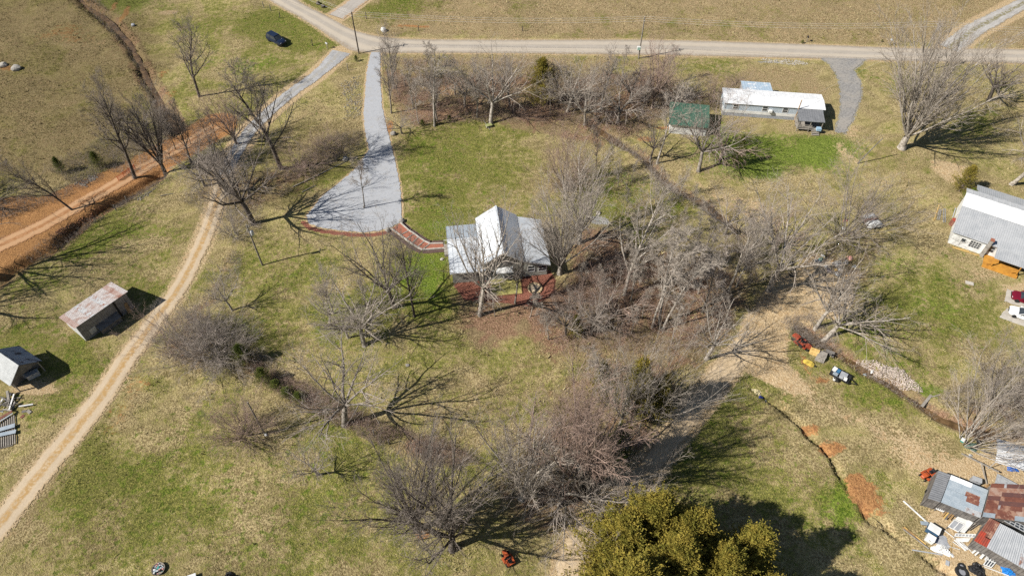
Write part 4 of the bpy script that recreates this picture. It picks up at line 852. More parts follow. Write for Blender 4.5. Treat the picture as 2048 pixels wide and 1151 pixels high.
for z in np.arange(.1, 2.6, .22): m.box(.01, 4.74, -.02, 0, z, z + .02); m.box(10.56, 14.3, .03, .05, z, z + .02)
for z in np.arange(.1, 3.8, .22): m.box(4.8, 10.48, -.018, .002, z, z + .02)
m.build('clapboard_lines', M_SIDING, hs)
roof_plane(hs, 'roof_slope', [(-.35, -.45, 2.70), (4.95, -.45, 2.70), (4.95, 5.2, 4.02), (-.35, 5.2, 4.02)], M_ROOF, label='bright front slope of the left wing roof')
roof_plane(hs, 'roof_slope', [(4.9, 9.45, 2.86), (-.35, 9.45, 2.86), (-.35, 5.2, 4.02), (4.9, 5.2, 4.02)], metal('bluish_shaded_roof', (.50, .56, .62), (.42, .48, .54), .6, .4, .2), label='bluish shade-toned rear slope of the left wing roof')  # rear slope's shade put into a darker, bluer copy of the roof metal
roof_plane(hs, 'roof_slope', [(4.35, 9.6, 3.9), (4.35, -.55, 3.9), (7.6, -.55, 6.2), (7.6, 9.6, 6.2)], M_ROOF, label='white left slope of the main gable roof')
roof_plane(hs, 'roof_slope', [(10.85, -.55, 3.9), (10.85, 9.6, 3.9), (7.6, 9.6, 6.2), (7.6, -.55, 6.2)], M_ROOF, label='dark right slope of the main gable roof')
roof_plane(hs, 'roof_slope', [(14.75, -.42, 2.68), (14.75, 9.3, 2.68), (10.78, 9.3, 3.86), (10.78, -.42, 3.86)], M_ROOF, label='blue-grey roof of the right wing')
MB().bar((7.6, -.57, 6.23), (7.6, 9.62, 6.23), .28, .05).build('ridge_cap', M_ROOF, hs); MB().bar((-.36, 5.2, 4.05), (4.3, 5.2, 4.05), .26, .05).build('ridge_cap', M_ROOF, hs)
m = MB(); m.bar((4.3, -.53, 3.8), (7.6, -.53, 6.1), .03, .2); m.bar((7.6, -.53, 6.1), (10.9, -.53, 3.8), .03, .2); m.bar((-.36, -.44, 2.55), (4.6, -.44, 2.55), .03, .18); m.bar((10.9, -.41, 3.7), (14.75, -.41, 2.54), .03, .18); m.build('fascia', M_TRIM, hs)
MB().box(.35, 1.7, 2.4, 2.45, 3.36, 3.40).build('roof_vent', M_ROOF, hs)
window(hs, 7.35, 3.6, .85, 1.0); window(hs, 11.9, 1.1, 1.0, 1.15, .05); window(hs, 13.6, 1.0, 1.1, 1.1, .05); window(hs, 3.3, 1.25, 1.5, .9, 0, (2, 1)); window(hs, 7.7, 2.0, 2.3, .45, 0, (3, 1))
m = MB(); m.box(5.35, 6.3, -.05, .001, 0, 2.1); dr = m.build('door', M_WHITE, hs)
for i in range(2):
    for j in range(3): MB().box(5.47 + i * .4, 5.77 + i * .4, -.07, -.05, .9 + j * .36, 1.2 + j * .36).build('pane', M_GLASS, dr)
m = MB(); m.slab([(6.5, -1.0, 2.35), (9.1, -1.0, 2.35), (9.1, -.02, 2.62), (6.5, -.02, 2.62)], .06); m.bar((6.6, -.95, 2.3), (6.6, -.03, 1.7), .06, .06); m.bar((9.0, -.95, 2.3), (9.0, -.03, 1.7), .06, .06); m.build('door_canopy', M_WHITE, hs)
m = MB(); m.box(-.95, -.02, 5.6, 8.0, -.1, .42); m.build('side_porch', M_WOOD, hs); m = MB()
for y in (5.65, 7.95): m.box(-.9, -.82, y - .04, y + .04, .42, 1.35)
m.box(-.9, -.82, 7.9, 7.98, 1.3, 1.36); m.bar((-.86, 7.94, 1.33), (-.06, 7.94, 1.33), .06, .06); m.bar((-.86, 5.66, 1.33), (-.06, 5.66, 1.33), .06, .06); m.build('porch_railing', M_TRIM, hs)
def corner_box(name, pxl, z0, z1, mat, label, cat, inset=0):
    q = [P(x, y, 0) for x, y in pxl]; c = sum(q) / len(q); e = wempty(name, c[0], c[1], 0, label, cat); m = MB(); m.slab([(a[0], a[1], z1) for a in q][::-1] if Vector(q[1] - q[0]).cross(Vector(q[2] - q[0])).z < 0 else [(a[0], a[1], z1) for a in q], z1 - z0); return e, m
e, m = corner_box('patio_mat', [(979, 559), (1040, 553), (1044, 587), (982, 593)], 0.0, .07, None, 'yellow-green square patio in front of the house gable', 'patio')
m.build('turf_sheet', simple('yellow_green_turf', (.40, .36, .13), (.33, .30, .10), 2.0, .9), e)
q = [Vector((*P2(x, y), .09)) for x, y in ((979, 559), (1040, 553), (1044, 587), (982, 593))]
for i in range(4): MB().bar(q[i], q[(i + 1) % 4], .12, .12).build('edge_timber', M_BROWNW, e)
# fire pit with a ring of stones
x, y = P2(1070, 577); e = empty('fire_pit', (x, y, 0), 0, 'round straw-coloured fire pit ring on the red mulch', 'fire pit'); rr = random.Random(5)
for i in range(16):
    a = i * 6.283 / 16; m = MB(); m.lathe([(.10, 0), (.21, .06), (.22, .2), (.12, .28)], 7, (math.cos(a) * .95, math.sin(a) * .95, 0)); o = m.build('stone', simple('straw_stone', (.52, .40, .24), (.40, .30, .18), 2, .95), e, smooth=True)
MB().lathe([(.82, .0), (.82, .2), (.4, .25)], 14).build('gravel_fill', simple('ring_gravel', (.48, .38, .27), (.33, .27, .20), 5, .95, bump=.5), e)
for i in range(5): a = rr.uniform(0, 6); MB().tube([(math.cos(a) * .5, math.sin(a) * .5, .26), (-math.cos(a) * .4, -math.sin(a) * .4, .36)], .05, 6).build('log', M_WOOD, e)
def lawn_chair(px, py, rz, label, mat):
    x, y = P2(px, py); e = empty('lawn_chair', (x, y, .07), rz, label, 'chair')
    MB().box(-.28, .28, -.28, .28, .38, .43).build('seat', mat, e); m = MB(); m.slab([(-.28, .27, .43), (.28, .27, .43), (.28, .45, 1.0), (-.28, .45, 1.0)], .04); m.build('backrest', mat, e)
    for sx in (-1, 1):
        for sy in (-1, 1): MB().box(sx * .26 - .025, sx * .26 + .025, sy * .25 - .025, sy * .25 + .025, 0, .38).build('leg', mat, e)
        MB().box(sx * .31 - .03, sx * .31 + .03, -.28, .3, .6, .64).build('armrest', mat, e)
lawn_chair(1012, 558, 2.2, 'grey lawn chair at the left on the patio', M_SKIRT); lawn_chair(1031, 556, 3.6, 'dark lawn chair at the right on the patio', M_BLACK)
x, y = P2(1022, 560); e = empty('patio_table', (x, y, .07), 0, 'small pale table between the two patio chairs', 'table'); MB().lathe([(.42, .62), (.42, .66)], 12).build('tabletop', M_WOOD, e); MB().lathe([(.2, 0), (.04, .05), (.04, .62)], 8).build('leg', M_BLACK, e)
# stepped walk from the driveway
M_WOODP = simple('pale_timber', (.50, .46, .41), (.38, .345, .30), 2, .9); sw_ = wempty('brick_walkway', -15, 79, 0, 'red stepped walkway with timber edges from driveway to house', 'walkway')
LR = [(783, 460.4), (801, 473), (811.5, 480.5), (823.5, 489), (834.7, 495.5), (844.7, 500.4)]; RR = [(801.3, 448.7), (818.2, 463.5), (828.6, 469.5), (837, 475.6), (849, 483.4), (860, 488.2)]
M_BRICK = simple('red_brick_chips', (.38, .15, .095), (.27, .10, .065), 6, .95, bump=.5)
for i in range(5):
    z = .34 - i * .05; q = [P(*LR[i]), P(*LR[i + 1]), P(*RR[i + 1]), P(*RR[i])]; MB().slab([(a[0], a[1], z) for a in q], .45).build('tread', M_BRICK, sw_)
    MB().bar((q[1][0], q[1][1], z - .03), (q[2][0], q[2][1], z - .03), .16, .14).build('divider_timber', M_WOOD, sw_)
q = [P(844.7, 500.4), P(888, 497), P(886, 487.5), P(860, 488.2)]; MB().slab([(a[0], a[1], .10) for a in q], .3).build('landing', M_BRICK, sw_)
for L_ in (LR, RR):
    for i in range(5): a, b = P(*L_[i]), P(*L_[i + 1]); z = .40 - i * .05; MB().bar((a[0], a[1], z), (b[0], b[1], z - .04), .20, .26).build('edge_timber', M_WOODP, sw_)
for a, b in (((844.7, 500.4), (888, 497)), ((860, 488.2), (886, 487.5))): a, b = P(*a), P(*b); MB().bar((a[0], a[1], .14), (b[0], b[1], .14), .20, .24).build('edge_timber', M_WOODP, sw_)
M_BARK = simple('dark_bark_mulch', (.13, .085, .07), (.08, .052, .045), 5, .95, bump=.4)
for off, L_ in ((1, LR + [(888, 497)]), (-1, RR + [(886, 487.5)])):
    for i in range(len(L_) - 1):
        a, b = P(*L_[i]), P(*L_[i + 1]); d = unit((b - a)[None])[0]; nrm = np.array([d[1], -d[0], 0]) * off; MB().slab([tuple(a + nrm * .12 + [0, 0, .05]), tuple(a + nrm * .75 + [0, 0, .05]), tuple(b + nrm * .75 + [0, 0, .05]), tuple(b + nrm * .12 + [0, 0, .05])] if off > 0 else [tuple(b + nrm * .12 + [0, 0, .05]), tuple(b + nrm * .75 + [0, 0, .05]), tuple(a + nrm * .75 + [0, 0, .05]), tuple(a + nrm * .12 + [0, 0, .05])], .1).build('mulch_border', M_BARK, sw_)
def rock(px, py, r, label, mat=M_STONE, seed=0, flat=.75, name='boulder', cat='boulder', tagit=True):
    rg = np.random.RandomState(seed); bm = bmesh.new(); bmesh.ops.create_icosphere(bm, subdivisions=2, radius=1)
    for v in bm.verts:
        n = 1 + .28 * (mnoise.noise(v.co * 1.3 + Vector((seed * 3.1, 0, 0)))) + rg.normal(0, .04); v.co = Vector((v.co.x * r * n, v.co.y * r * n * .85, v.co.z * r * n * flat))
    me = bpy.data.meshes.new(name); bm.to_mesh(me); bm.free(); me.materials.append(mat); o = bpy.data.objects.new(name, me); x, y = P2(px, py); o.location = (x, y, Z(x, y) + r * flat * .55); o.rotation_euler = (0, 0, seed); link(o)
    return tag(o, label, cat)
rock(804, 443, .55, 'boulder at the right corner of the walkway top', seed=1); rock(775, 461, .5, 'boulder at the left corner of the walkway top', seed=2); rock(787, 269, .6, 'grey boulder at the inner bend of the driveway', seed=3); rock(691, 320, .6, 'yellowish boulder left of the driveway neck', M_CONC, 4)
rock(767, 62, .7, 'white boulder on the far verge opposite the driveway mouth', M_WHITE, 5); rock(35, 140, 1.1, 'grey rock pile outcrop in the upper left field', seed=6, flat=.5); rock(6, 133, 1.0, 'pale outcrop at the upper left edge', M_CONC, 7, .5); rock(267, 52, .5, 'dark boulder beside the upper left stream', M_SKIRT, 8)
rock(815, 730, .3, 'flat stone on the lower lawn', seed=9, flat=.4); rock(884, 519, .3, 'pale stone left of the house wall', M_CONC, 10, .6); rock(1197, 424, .5, 'pale rock behind the house', M_CONC, 11, .5); rock(1180, 432, .35, 'small pale rock beside the larger one behind the house', M_CONC, 12, .5)

# ---------------- mobile home by the road
mh = empty('mobile_home', (40.0, 112.0, 0), R(-7.0), 'long white-roofed pale blue mobile home near the road', 'mobile home')
MB().box(0, 18.2, 0, 4.6, -.1, .72).build('skirting', M_SKIRT, mh); MB().box(-.03, 18.23, -.03, 4.63, .72, 1.35).build('lower_siding', M_WHITE, mh); MB().box(0, 18.2, 0, 4.6, 1.35, 2.8).build('upper_siding', M_BLUEW, mh)
m = MB()
for i in range(1, 61): m.box(i * .3 - .012, i * .3 + .012, -.015, 0, 1.36, 2.78); m.box(i * .3 - .015, i * .3 + .015, -.02, 0, 0, .71)
m.build('siding_battens', M_BLUEW, mh)
roof_plane(mh, 'roof_slope', [(-.2, -.22, 2.86), (18.4, -.22, 2.86), (18.4, 2.3, 3.2), (-.2, 2.3, 3.2)], M_ROOF_W, .08, 1.2); roof_plane(mh, 'roof_slope', [(18.4, 4.82, 2.86), (-.2, 4.82, 2.86), (-.2, 2.3, 3.2), (18.4, 2.3, 3.2)], M_ROOF_W, .08, 1.2)
window(mh, 7.6, 1.6, .9, .9); window(mh, 2.2, 1.6, .9, .9); window(mh, 11.3, 1.6, .9, .9)
m = MB(); m.box(8.25, 8.95, -.5, -.02, 1.55, 2.0); m.build('air_conditioner', M_WHITE, mh, bevel=.03)
m = MB(); m.slab([(13.2, -3.6, 2.45), (17.85, -3.6, 2.45), (17.85, -.24, 2.78), (13.2, -.24, 2.78)], .07); roof_plane(mh, 'porch_roof', [(13.2, -3.6, 2.45), (17.85, -3.6, 2.45), (17.85, -.24, 2.78), (13.2, -.24, 2.78)], M_ROOF_D, .08, .4)
pd = MB().box(13.3, 17.7, -3.5, -.01, .58, .68).build('porch_deck', M_WOOD, mh)
for x in (13.4, 15.5, 17.6): MB().box(x - .05, x + .05, -3.48, -3.38, -.1, 2.42).build('porch_post', M_WOOD, mh)
for y in (-1.8,): MB().box(13.35, 13.45, y - .05, y + .05, -.1, 2.6).build('porch_post', M_WOOD, mh)
for z in (.95, 1.2, 1.45): MB().box(13.46, 15.9, -3.46, -3.41, z, z + .09).build('railing_board', M_WOOD, mh); MB().box(13.38, 13.43, -3.36, -.1, z, z + .09).build('railing_board', M_WOOD, mh)
for i in range(3): MB().box(16.0, 17.4, -3.52 - .3 * (i + 1), -3.53 - .3 * i, .5 - .17 * i - .05, .5 - .17 * i).build('step', M_WOOD, mh)
MB().box(16.8, 17.6, -3.9, -3.2, .69, 1.2).build('blue_bin', simple('light_blue_plastic', (.35, .5, .65), (.3, .44, .58), 2, .5), mh)
m = MB(); m.prism([(3.95, -.1), (9.2, -.1), (9.2, 2.25), (3.95, 2.25)], 4.64, 8.2); m.build('rear_lean_to_wall', M_SKIRT, mh); roof_plane(mh, 'rear_lean_to_roof', [(9.4, 8.5, 2.3), (3.8, 8.5, 2.3), (3.8, 4.85, 2.72), (9.4, 4.85, 2.72)], metal('peeling_blue_tin', (.45, .56, .66), (.40, .50, .60), 1, .5, .1, (.74, .75, .76)), .06, .5)
# ---------------- green-roofed shed
gs = empty('shed', (29.1, 106.4, 0), R(-9.0), 'white shed with a green metal roof beside the creek', 'shed')
m = MB(); m.add([(0, 0, -.1), (6.6, 0, -.1), (6.6, 5.2, -.1), (0, 5.2, -.1), (0, 0, 2.2), (6.6, 0, 2.2), (6.6, 5.2, 2.85), (0, 5.2, 2.85)], [(3, 2, 1, 0), (4, 5, 6, 7), (0, 1, 5, 4), (1, 2, 6, 5), (2, 3, 7, 6), (3, 0, 4, 7)]); m.build('wall', M_WHITE, gs)
roof_plane(gs, 'roof', [(-.35, -.45, 2.26), (6.95, -.45, 2.26), (6.95, 5.6, 3.0), (-.35, 5.6, 3.0)], M_ROOF_GREEN, .08, .3); MB().box(4.2, 5.2, -.03, .0, 0, 1.95).build('door', M_TRIM, gs); MB().box(5.3, 6.5, -.02, .0, .9, 1.7).build('panel', M_SKIRT, gs)
# ---------------- white house at the right edge
wh = empty('house', (69.4, 78.05, 0), R(-31.0), 'white house with broad grey and white metal roof at the right edge', 'house')
m = MB(); m.add([(0, 0, -.1), (17, 0, -.1), (17, 9.4, -.1), (0, 9.4, -.1), (0, 0, 2.45), (17, 0, 2.45), (17, 9.4, 4.0), (0, 9.4, 4.0), (0, 4.9, 3.75), (17, 4.9, 3.75), (0, 7.8, 4.35), (17, 7.8, 4.35)], [(0, 1, 5, 4), (1, 2, 7, 11, 9, 5)[:6] if False else (1, 2, 6, 11, 9, 5), (2, 3, 7, 6), (3, 0, 4, 8, 10, 7), (4, 5, 9, 8), (8, 9, 11, 10), (10, 11, 6, 7)]); m.build('wall', M_WHITE, wh)
roof_plane(wh, 'roof_slope', [(-.35, -.35, 2.5), (17.3, -.35, 2.5), (17.3, 4.9, 3.86), (-.35, 4.9, 3.86)], M_ROOF_G, .08, .3, label='grey ribbed front slope of the roof')
roof_plane(wh, 'roof_slope', [(-.35, 4.93, 3.93), (17.3, 4.93, 3.93), (17.3, 7.8, 4.52), (-.35, 7.8, 4.52)], M_ROOF_W, .08, .9, label='bright white upper slope of the roof'); roof_plane(wh, 'roof_slope', [(17.3, 9.65, 4.06), (-.35, 9.65, 4.06), (-.35, 7.8, 4.52), (17.3, 7.8, 4.52)], metal('stained_white_roof', (.60, .61, .62), (.48, .49, .5), 1.4, .5, .0), .08, .9, label='stained rear strip of the roof')
m = MB(); m.box(1.7, 17, 9.43, 13.2, -.1, 2.5); m.build('rear_wall', M_WHITE, wh); roof_plane(wh, 'rear_roof', [(17.3, 13.6, 2.6), (1.4, 13.6, 2.6), (1.4, 9.7, 3.3), (17.3, 9.7, 3.3)], M_ROOF_G, .08, .3)
window(wh, 1.7, 1.2, .6, .6, 0, (1, 1)); window(wh, 3.4, .75, 1.5, 1.2, 0, (4, 3)); window(wh, 5.75, 1.0, .7, 1.1, 0, (1, 2))
m = MB(); m.box(4.75, 5.2, -.62, -.01, -.1, 3.5); m.build('chimney', M_STONE, wh); MB().box(4.7, 5.25, -.68, -.05, 3.5, 3.62).build('chimney_cap', M_BRICK, wh)
roof_plane(wh, 'porch_roof', [(6.15, -2.5, 2.12), (17.3, -2.5, 2.12), (17.3, -.3, 2.46), (6.15, -.3, 2.46)], M_ROOF_G, .07, .3)
for i in range(9): MB().box(5.3, 10.2, -2.75 + i * .3, -2.47 + i * .3, .32, .38).build('deck_board', M_FRESH, wh)
MB().box(5.3, 10.2, -2.8, -2.75, 0, .33).build('deck_skirt', M_FRESH, wh)
for x in (6.4, 9.9, 13.5): MB().box(x - .06, x + .06, -2.5, -2.38, .38, 2.1).build('porch_post', M_FRESH, wh)
for x in (6.4, 9.9): MB().bar((x, -2.44, 1.3), (x - .7, -2.44, .4), .08, .08).build('brace', M_FRESH, wh)
# ---------------- rusty long barn and small gable shed beside the dirt track
bn = empty('barn', (-60.1, 58.7, 0), R(53.4), 'long grey barn with a rust-streaked tin roof beside the dirt track', 'barn')
m = MB(); m.add([(0, 0, -.1), (7.7, 0, -.1), (7.7, 4.6, -.1), (0, 4.6, -.1), (0, 0, 3.32), (7.7, 0, 3.32), (7.7, 4.6, 1.95), (0, 4.6, 1.95)], [(3, 2, 1, 0), (4, 5, 6, 7), (0, 1, 5, 4), (1, 2, 6, 5), (2, 3, 7, 6), (3, 0, 4, 7)]); m.build('wall', M_WOOD, bn)
for i in range(26): x = .02 + i * .296; MB().box(x, x + .27, -.035, -.001, 0 if i % 7 else .2, 3.25).build('board', simple('barn_boards', (.27, .265, .26), (.17, .165, .16), 1.6, .95), bn)
M_WBOARD = simple('whitewashed_boards', (.55, .55, .54), (.42, .42, .41), 1.6, .9)
for i in range(15): y = .03 + i * .305; MB().add([(-.035, y, 0), (-.035, y + .28, 0), (-.035, y + .28, 3.22 - (y + .28) * .298), (-.035, y, 3.22 - y * .298), (-.002, y, 0), (-.002, y + .28, 0), (-.002, y + .28, 3.22 - (y + .28) * .298), (-.002, y, 3.22 - y * .298)], [(0, 1, 2, 3), (7, 6, 5, 4), (0, 4, 5, 1), (1, 5, 6, 2), (2, 6, 7, 3), (3, 7, 4, 0)]).build('board', M_WBOARD, bn)
MB().box(1.0, 1.9, -.07, -.036, .5, 1.5).build('door', M_WBOARD, bn)
MB().box(2.1, 5.2, -.9, -.04, -.05, .9).build('lean_to_bin', M_OLDWOOD, bn); m = MB(); m.slab([(2.0, -1.05, .95), (5.3, -1.05, .95), (5.3, -.04, 1.4), (2.0, -.04, 1.4)], .05); m.build('bin_lid', M_OLDWOOD, bn)
MB().box(5.5, 5.75, -.1, -.036, 0, 3.2).build('gap_shade_strip', M_GAPSHADE, bn); MB().bar((6.6, -.5, 0), (6.9, -.1, 1.8), .5, .05).build('leaning_board', M_BROWNW, bn)  # shade of a gap painted as a near-black strip on the boards
def corr(A, B, C, D, mat, name, parent, waves=5, amp=.022):
    """one corrugated metal sheet: waves run along A-B, stacked from A-B to D-C"""
    A, B, C, D = map(Vector, (A, B, C, D)); n = (B - A).cross(D - A).normalized(); n = n if n.z > 0 else -n; k = waves * 2 + 1; v = []; f = []
    for i in range(k):
        t_ = i / (k - 1); o = n * (amp if i % 2 else -amp); v += [A.lerp(D, t_) + o, B.lerp(C, t_) + o]
    f = [(2 * i, 2 * i + 1, 2 * i + 3, 2 * i + 2) for i in range(k - 1)]; m = MB(); m.add(v, f); w2 = len(m.v); m.add([Vector(q) - n * .012 for q in v], [tuple(reversed(q)) for q in f]); return m.build(name, mat, parent, fix=False)
M_TIN2 = metal('rust_veined_tin', (.46, .43, .42), (.34, .30, .29), 2.2, .6, .1, (.30, .21, .18)); M_RUSTT = metal('rust_stained_tin', (.38, .29, .26), (.30, .20, .17), 1.2, .7, .1, (.22, .11, .08)); rr = random.Random(12)
for i in range(11):
    x0, x1 = -.3 + i * .755, -.3 + (i + 1) * .755 + .03; z0 = 3.42 + rr.uniform(0, .02); ms = [M_RUSTT, M_TIN2, M_TIN2, M_TIN, M_TIN2, M_TIN2, M_TIN, M_TIN2, M_TIN2, M_RUSTT, M_TIN2][i]
    corr((x0, -.4, z0 + .12), (x0, 5.0, z0 - 1.5), (x1, 5.0, z0 - 1.49), (x1, -.4, z0 + .13), ms, 'roof_sheet', bn)
sh = empty('shed', (-65.7, 50.1, 0), math.atan2(3.7, 2.2), 'small tin-roofed gable shed at the left edge', 'shed')
m = MB(); m.prism([(.2, -.1), (4.1, -.1), (4.1, 2.15), (2.15, 3.75), (.2, 2.15)], 1.3, 4.5); m.build('wall', M_OLDWOOD, sh)
m = MB(); m.add([(.1, .08, 2.1), (4.2, .08, 2.1), (2.15, .08, 3.85), (.1, .13, 2.1), (4.2, .13, 2.1), (2.15, .13, 3.85)], [(0, 1, 2), (5, 4, 3), (0, 3, 4, 1), (1, 4, 5, 2), (2, 5, 3, 0)]); m.build('gable_board', M_OLDWOOD, sh)
for x in (.25, 4.05): MB().box(x - .07, x + .07, .1, .24, -.1, 2.15).build('post', M_WOOD, sh)
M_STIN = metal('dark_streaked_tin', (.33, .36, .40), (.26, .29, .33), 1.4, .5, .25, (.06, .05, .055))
for i in range(6):
    y0, y1 = -.15 + i * .82, -.15 + (i + 1) * .82 + .02
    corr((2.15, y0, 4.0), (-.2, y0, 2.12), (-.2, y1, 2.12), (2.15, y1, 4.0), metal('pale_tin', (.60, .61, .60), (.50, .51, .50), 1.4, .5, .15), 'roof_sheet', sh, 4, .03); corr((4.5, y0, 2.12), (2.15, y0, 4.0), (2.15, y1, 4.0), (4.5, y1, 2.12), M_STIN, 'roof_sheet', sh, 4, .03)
def chest(px, py, rz, w_, d_, h_, label, top=M_WHITE, body=M_WHITE, name='chest_freezer', cat='freezer', z=0):
    x, y = P2(px, py); e = empty(name, (x, y, Z(x, y) + z), rz, label, cat); MB().box(-w_ / 2, w_ / 2, -d_ / 2, d_ / 2, .04, h_ - .1).build('body', body, e, bevel=.03); MB().box(-w_ / 2 - .02, w_ / 2 + .02, -d_ / 2 - .02, d_ / 2 + .02, h_ - .09, h_).build('lid', top, e, bevel=.02)
    for sx in (-1, 1): MB().box(sx * (w_ / 2 - .1) - .04, sx * (w_ / 2 - .1) + .04, -d_ / 2 + .05, d_ / 2 - .05, 0, .04).build('foot', M_BLACK, e)
    MB().box(-.1, .1, -d_ / 2 - .05, -d_ / 2 - .02, h_ - .14, h_ - .1).build('handle', M_BLACK, e); return e
chest(69, 752, R(38), 1.5, .75, .85, 'pale blue-white chest freezer in the shadow of the small shed', M_GALV, M_GALV); chest(49, 755, R(38), .8, .6, .9, 'grey box under the gable of the small shed', M_SKIRT, M_SKIRT, 'appliance_box', 'box')
rock(20, 789, .3, 'small white stone in front of the small shed', M_WHITE, 21)

# ================================================================== POLES, WIRES, POSTS
def pole(base, top, label, mat=M_POLE, r=.14, arm=True, can=None, h=None):
    x, y = P2(*base); h = h or height_of(base, top); e = empty('utility_pole', (x, y, Z(x, y)), 0, label, 'utility pole')
    MB().tube([(0, 0, -.3), (0, 0, h * .5), (0, 0, h)], [r, r * .9, r * .72], 10).build('post', mat, e, smooth=True)
    if arm:
        a = MB().bar((0, -.55, h - .7), (0, .55, h - .7), .1, .1).build('bracket', mat, e)
        for k, (yy, zz) in enumerate(((-.5, h - .62), (.5, h - .62), (0, h))): MB().lathe([(.05, 0), (.07, .05), (.04, .1), (.06, .14), (.02, .2)], 8, (0, yy, zz)).build('insulator', M_CONC, a if k < 2 else e)
    if can: MB().lathe([(.22, 0), (.25, .05), (.25, .75), (.2, .85), (.06, .9)], 12, (.36, 0, can)).build('transformer', M_GALV, e, smooth=True); MB().box(.1, .2, -.05, .05, can + .2, can + .3).build('bracket', M_GALV, e)
    return (x, y, Z(x, y) + h)
tops = [pole((718, 107), (697, 25), 'dark road pole at the driveway mouth', M_POLED, .15, True, h=9.2), pole((1277, 117), (1284, 35), 'grey road pole with a white box, in the middle of the road side', M_POLE, .15, True, h=9.2), pole((1830, 146), (1880, 45), 'tall grey road pole with a transformer beside the huge fan-shaped tree', M_POLE, .16, True, 9.3, h=10.9)]
x, y = P2(1277, 117); e = empty('meter_box', (x - .3, y - .2, 2.1), 0, 'white box fixed to the middle road pole', 'box'); MB().box(-.35, .35, -.2, .18, 0, .75).build('case', M_WHITE, e, bevel=.03); MB().box(-.3, .3, -.23, -.2, .05, .6).build('door', simple('pale_green_paint', (.4, .6, .52), (.35, .55, .47), 2, .6), e)
pole((525, 530), (493, 450), 'grey light pole with a white transformer on the west lawn', M_POLE, .14, True, 6.6)
pole((530, 868), (497, 805), 'bare grey pole on the lower lawn beside the round bush', M_POLE, .12, False); x, y = P2(533, 870); rock(533, 871, .22, 'white stone at the foot of the lower lawn pole', M_WHITE, 31)
pole((1588, 243), (1604, 199), 'short brown service pole at the mobile home porch', M_BROWNW, .11, False, h=4.8)
x, y = P2(1712, 329); e = empty('leaning_pole', (x, y, 0), 0, 'old thin pole leaning right below the mobile home driveway', 'pole'); MB().tube([(0, 0, -.3), (1.5, .4, 2.6), (3.1, 1.0, 5.0)], [.1, .09, .07], 8).build('post', M_OLDWOOD, e); MB().lathe([(.16, 0), (.13, .12)], 8, (0, 0, -.02)).build('footing', M_STONE, e)
M_WIRE = simple('aluminium_wire', (.55, .55, .55), (.45, .45, .45), 1, .5); ends = [Vector((-140, 210, 9)), *map(Vector, tops), Vector((170, 120, 10))]
for oy, oz, nm in ((0, .15, 'uppermost wire strung along the road poles'), (-.5, -.55, 'near side wire strung along the road poles'), (.5, -.55, 'far side wire strung along the road poles')):
    m = MB()
    for a, b in zip(ends[:-1], ends[1:]): m.tube([a.lerp(b, i / 14) + Vector((0, oy, oz - 4 * .9 * (i / 14) * (1 - i / 14))) for i in range(15)], .014, 4, False)
    tag(m.build('power_line', M_WIRE), nm, 'power line')
a, b = Vector((*P2(1588, 243), 4.7)), Vector(tops[2]) - Vector((0, 0, 1.4)); m = MB(); m.tube([a.lerp(b, i / 12) + Vector((0, 0, -2.4 * (i / 12) * (1 - i / 12))) for i in range(13)], .012, 4, False); tag(m.build('power_line', M_WIRE), 'service wire from the tall road pole to the mobile home', 'power line')
def post(px, py, h, label, mat=M_POLE, r=.08, lean=0, group=None):
    x, y = P2(px, py); m = MB(); m.tube([(0, 0, -.2), (lean * .5, 0, h * .6), (lean, 0, h)], [r * 1.1, r, r * .95], 8); m.lathe([(r * .95, 0), (r * .6, .04)], 8, (lean, 0, h)); o = m.build('fence_post', mat); o.location = (x, y, Z(x, y)); return tag(o, label, 'fence post', group)
for i, (px, py, lb) in enumerate(((528, 17, 'fence post nearest the top edge, left of the road'), (542, 22, 'second fence post from the top, left of the road'), (560, 36, 'leaning fence post between the road and the dark car'), (625, 90, 'pale fence post halfway between dark car and junction'), (733, 40, 'dark fence post on the far side of the road junction'), (696, 140, 'pale dead stub between the two lanes'), (256, 404, 'grey fence post on the bank below the clay road, right one'), (233, 421, 'grey fence post on the bank below the clay road, left one'), (1246, 297, 'white topped post on the creek bank'), (1368, 425, 'short dark post in the grass left of the creek'), (748, 868, 'old post on the lower fence line, first from the left'), (778, 886, 'old post on the lower fence line, second from the left'), (843, 916, 'old post on the lower fence line, third from the left'), (984, 950, 'old post at the right end of the fence line'), (837, 60, 'dark post on the far verge by the clay scrape'), (1045, 63, 'dark stub on the far verge above the road'))):
    post(px, py, 1.5 if i < 6 else 1.25, lb, M_POLED if 'dark' in lb else M_POLE if 'pale' not in lb and 'white' not in lb else M_WOOD, .085, .15 if 'leaning' in lb else .03)
def mailbox(px, py, rz, label, mat):
    x, y = P2(px, py); e = empty('mailbox', (x, y, 0), rz, label, 'mailbox'); MB().box(-.05, .05, -.05, .05, -.2, 1.05).build('post', M_WOOD, e)
    m = MB(); m.prism([(-.13, 1.05), (.13, 1.05), (.13, 1.22), (.09, 1.31), (0, 1.35), (-.09, 1.31), (-.13, 1.22)], -.3, .3); b = m.build('box', mat, e); MB().box(.131, .145, .05, .1, 1.15, 1.35).build('flag', M_REDT, b)
mailbox(655, 97, .9, 'silver mailbox at the gravel lane junction', M_GALV); mailbox(1779, 90, 0, 'grey mailbox on the far verge near the tall road pole', M_GALV); mailbox(1613, 84, 0, 'dark mailbox beside a green tuft on the far verge', M_BLACK)
cedar((1604, 87), (1604, 79), 'bushy', 'small green bush beside the dark mailbox', M_CEDARG, 1.5); cedar((1763, 84), (1763, 78), 'bushy', 'tiny green bush left of the grey mailbox', M_CEDARG, 1.5); cedar((713, 122), (712, 110), 'bushy', 'small dark bush on the spit between the two lanes', M_CEDARG, 1.2)
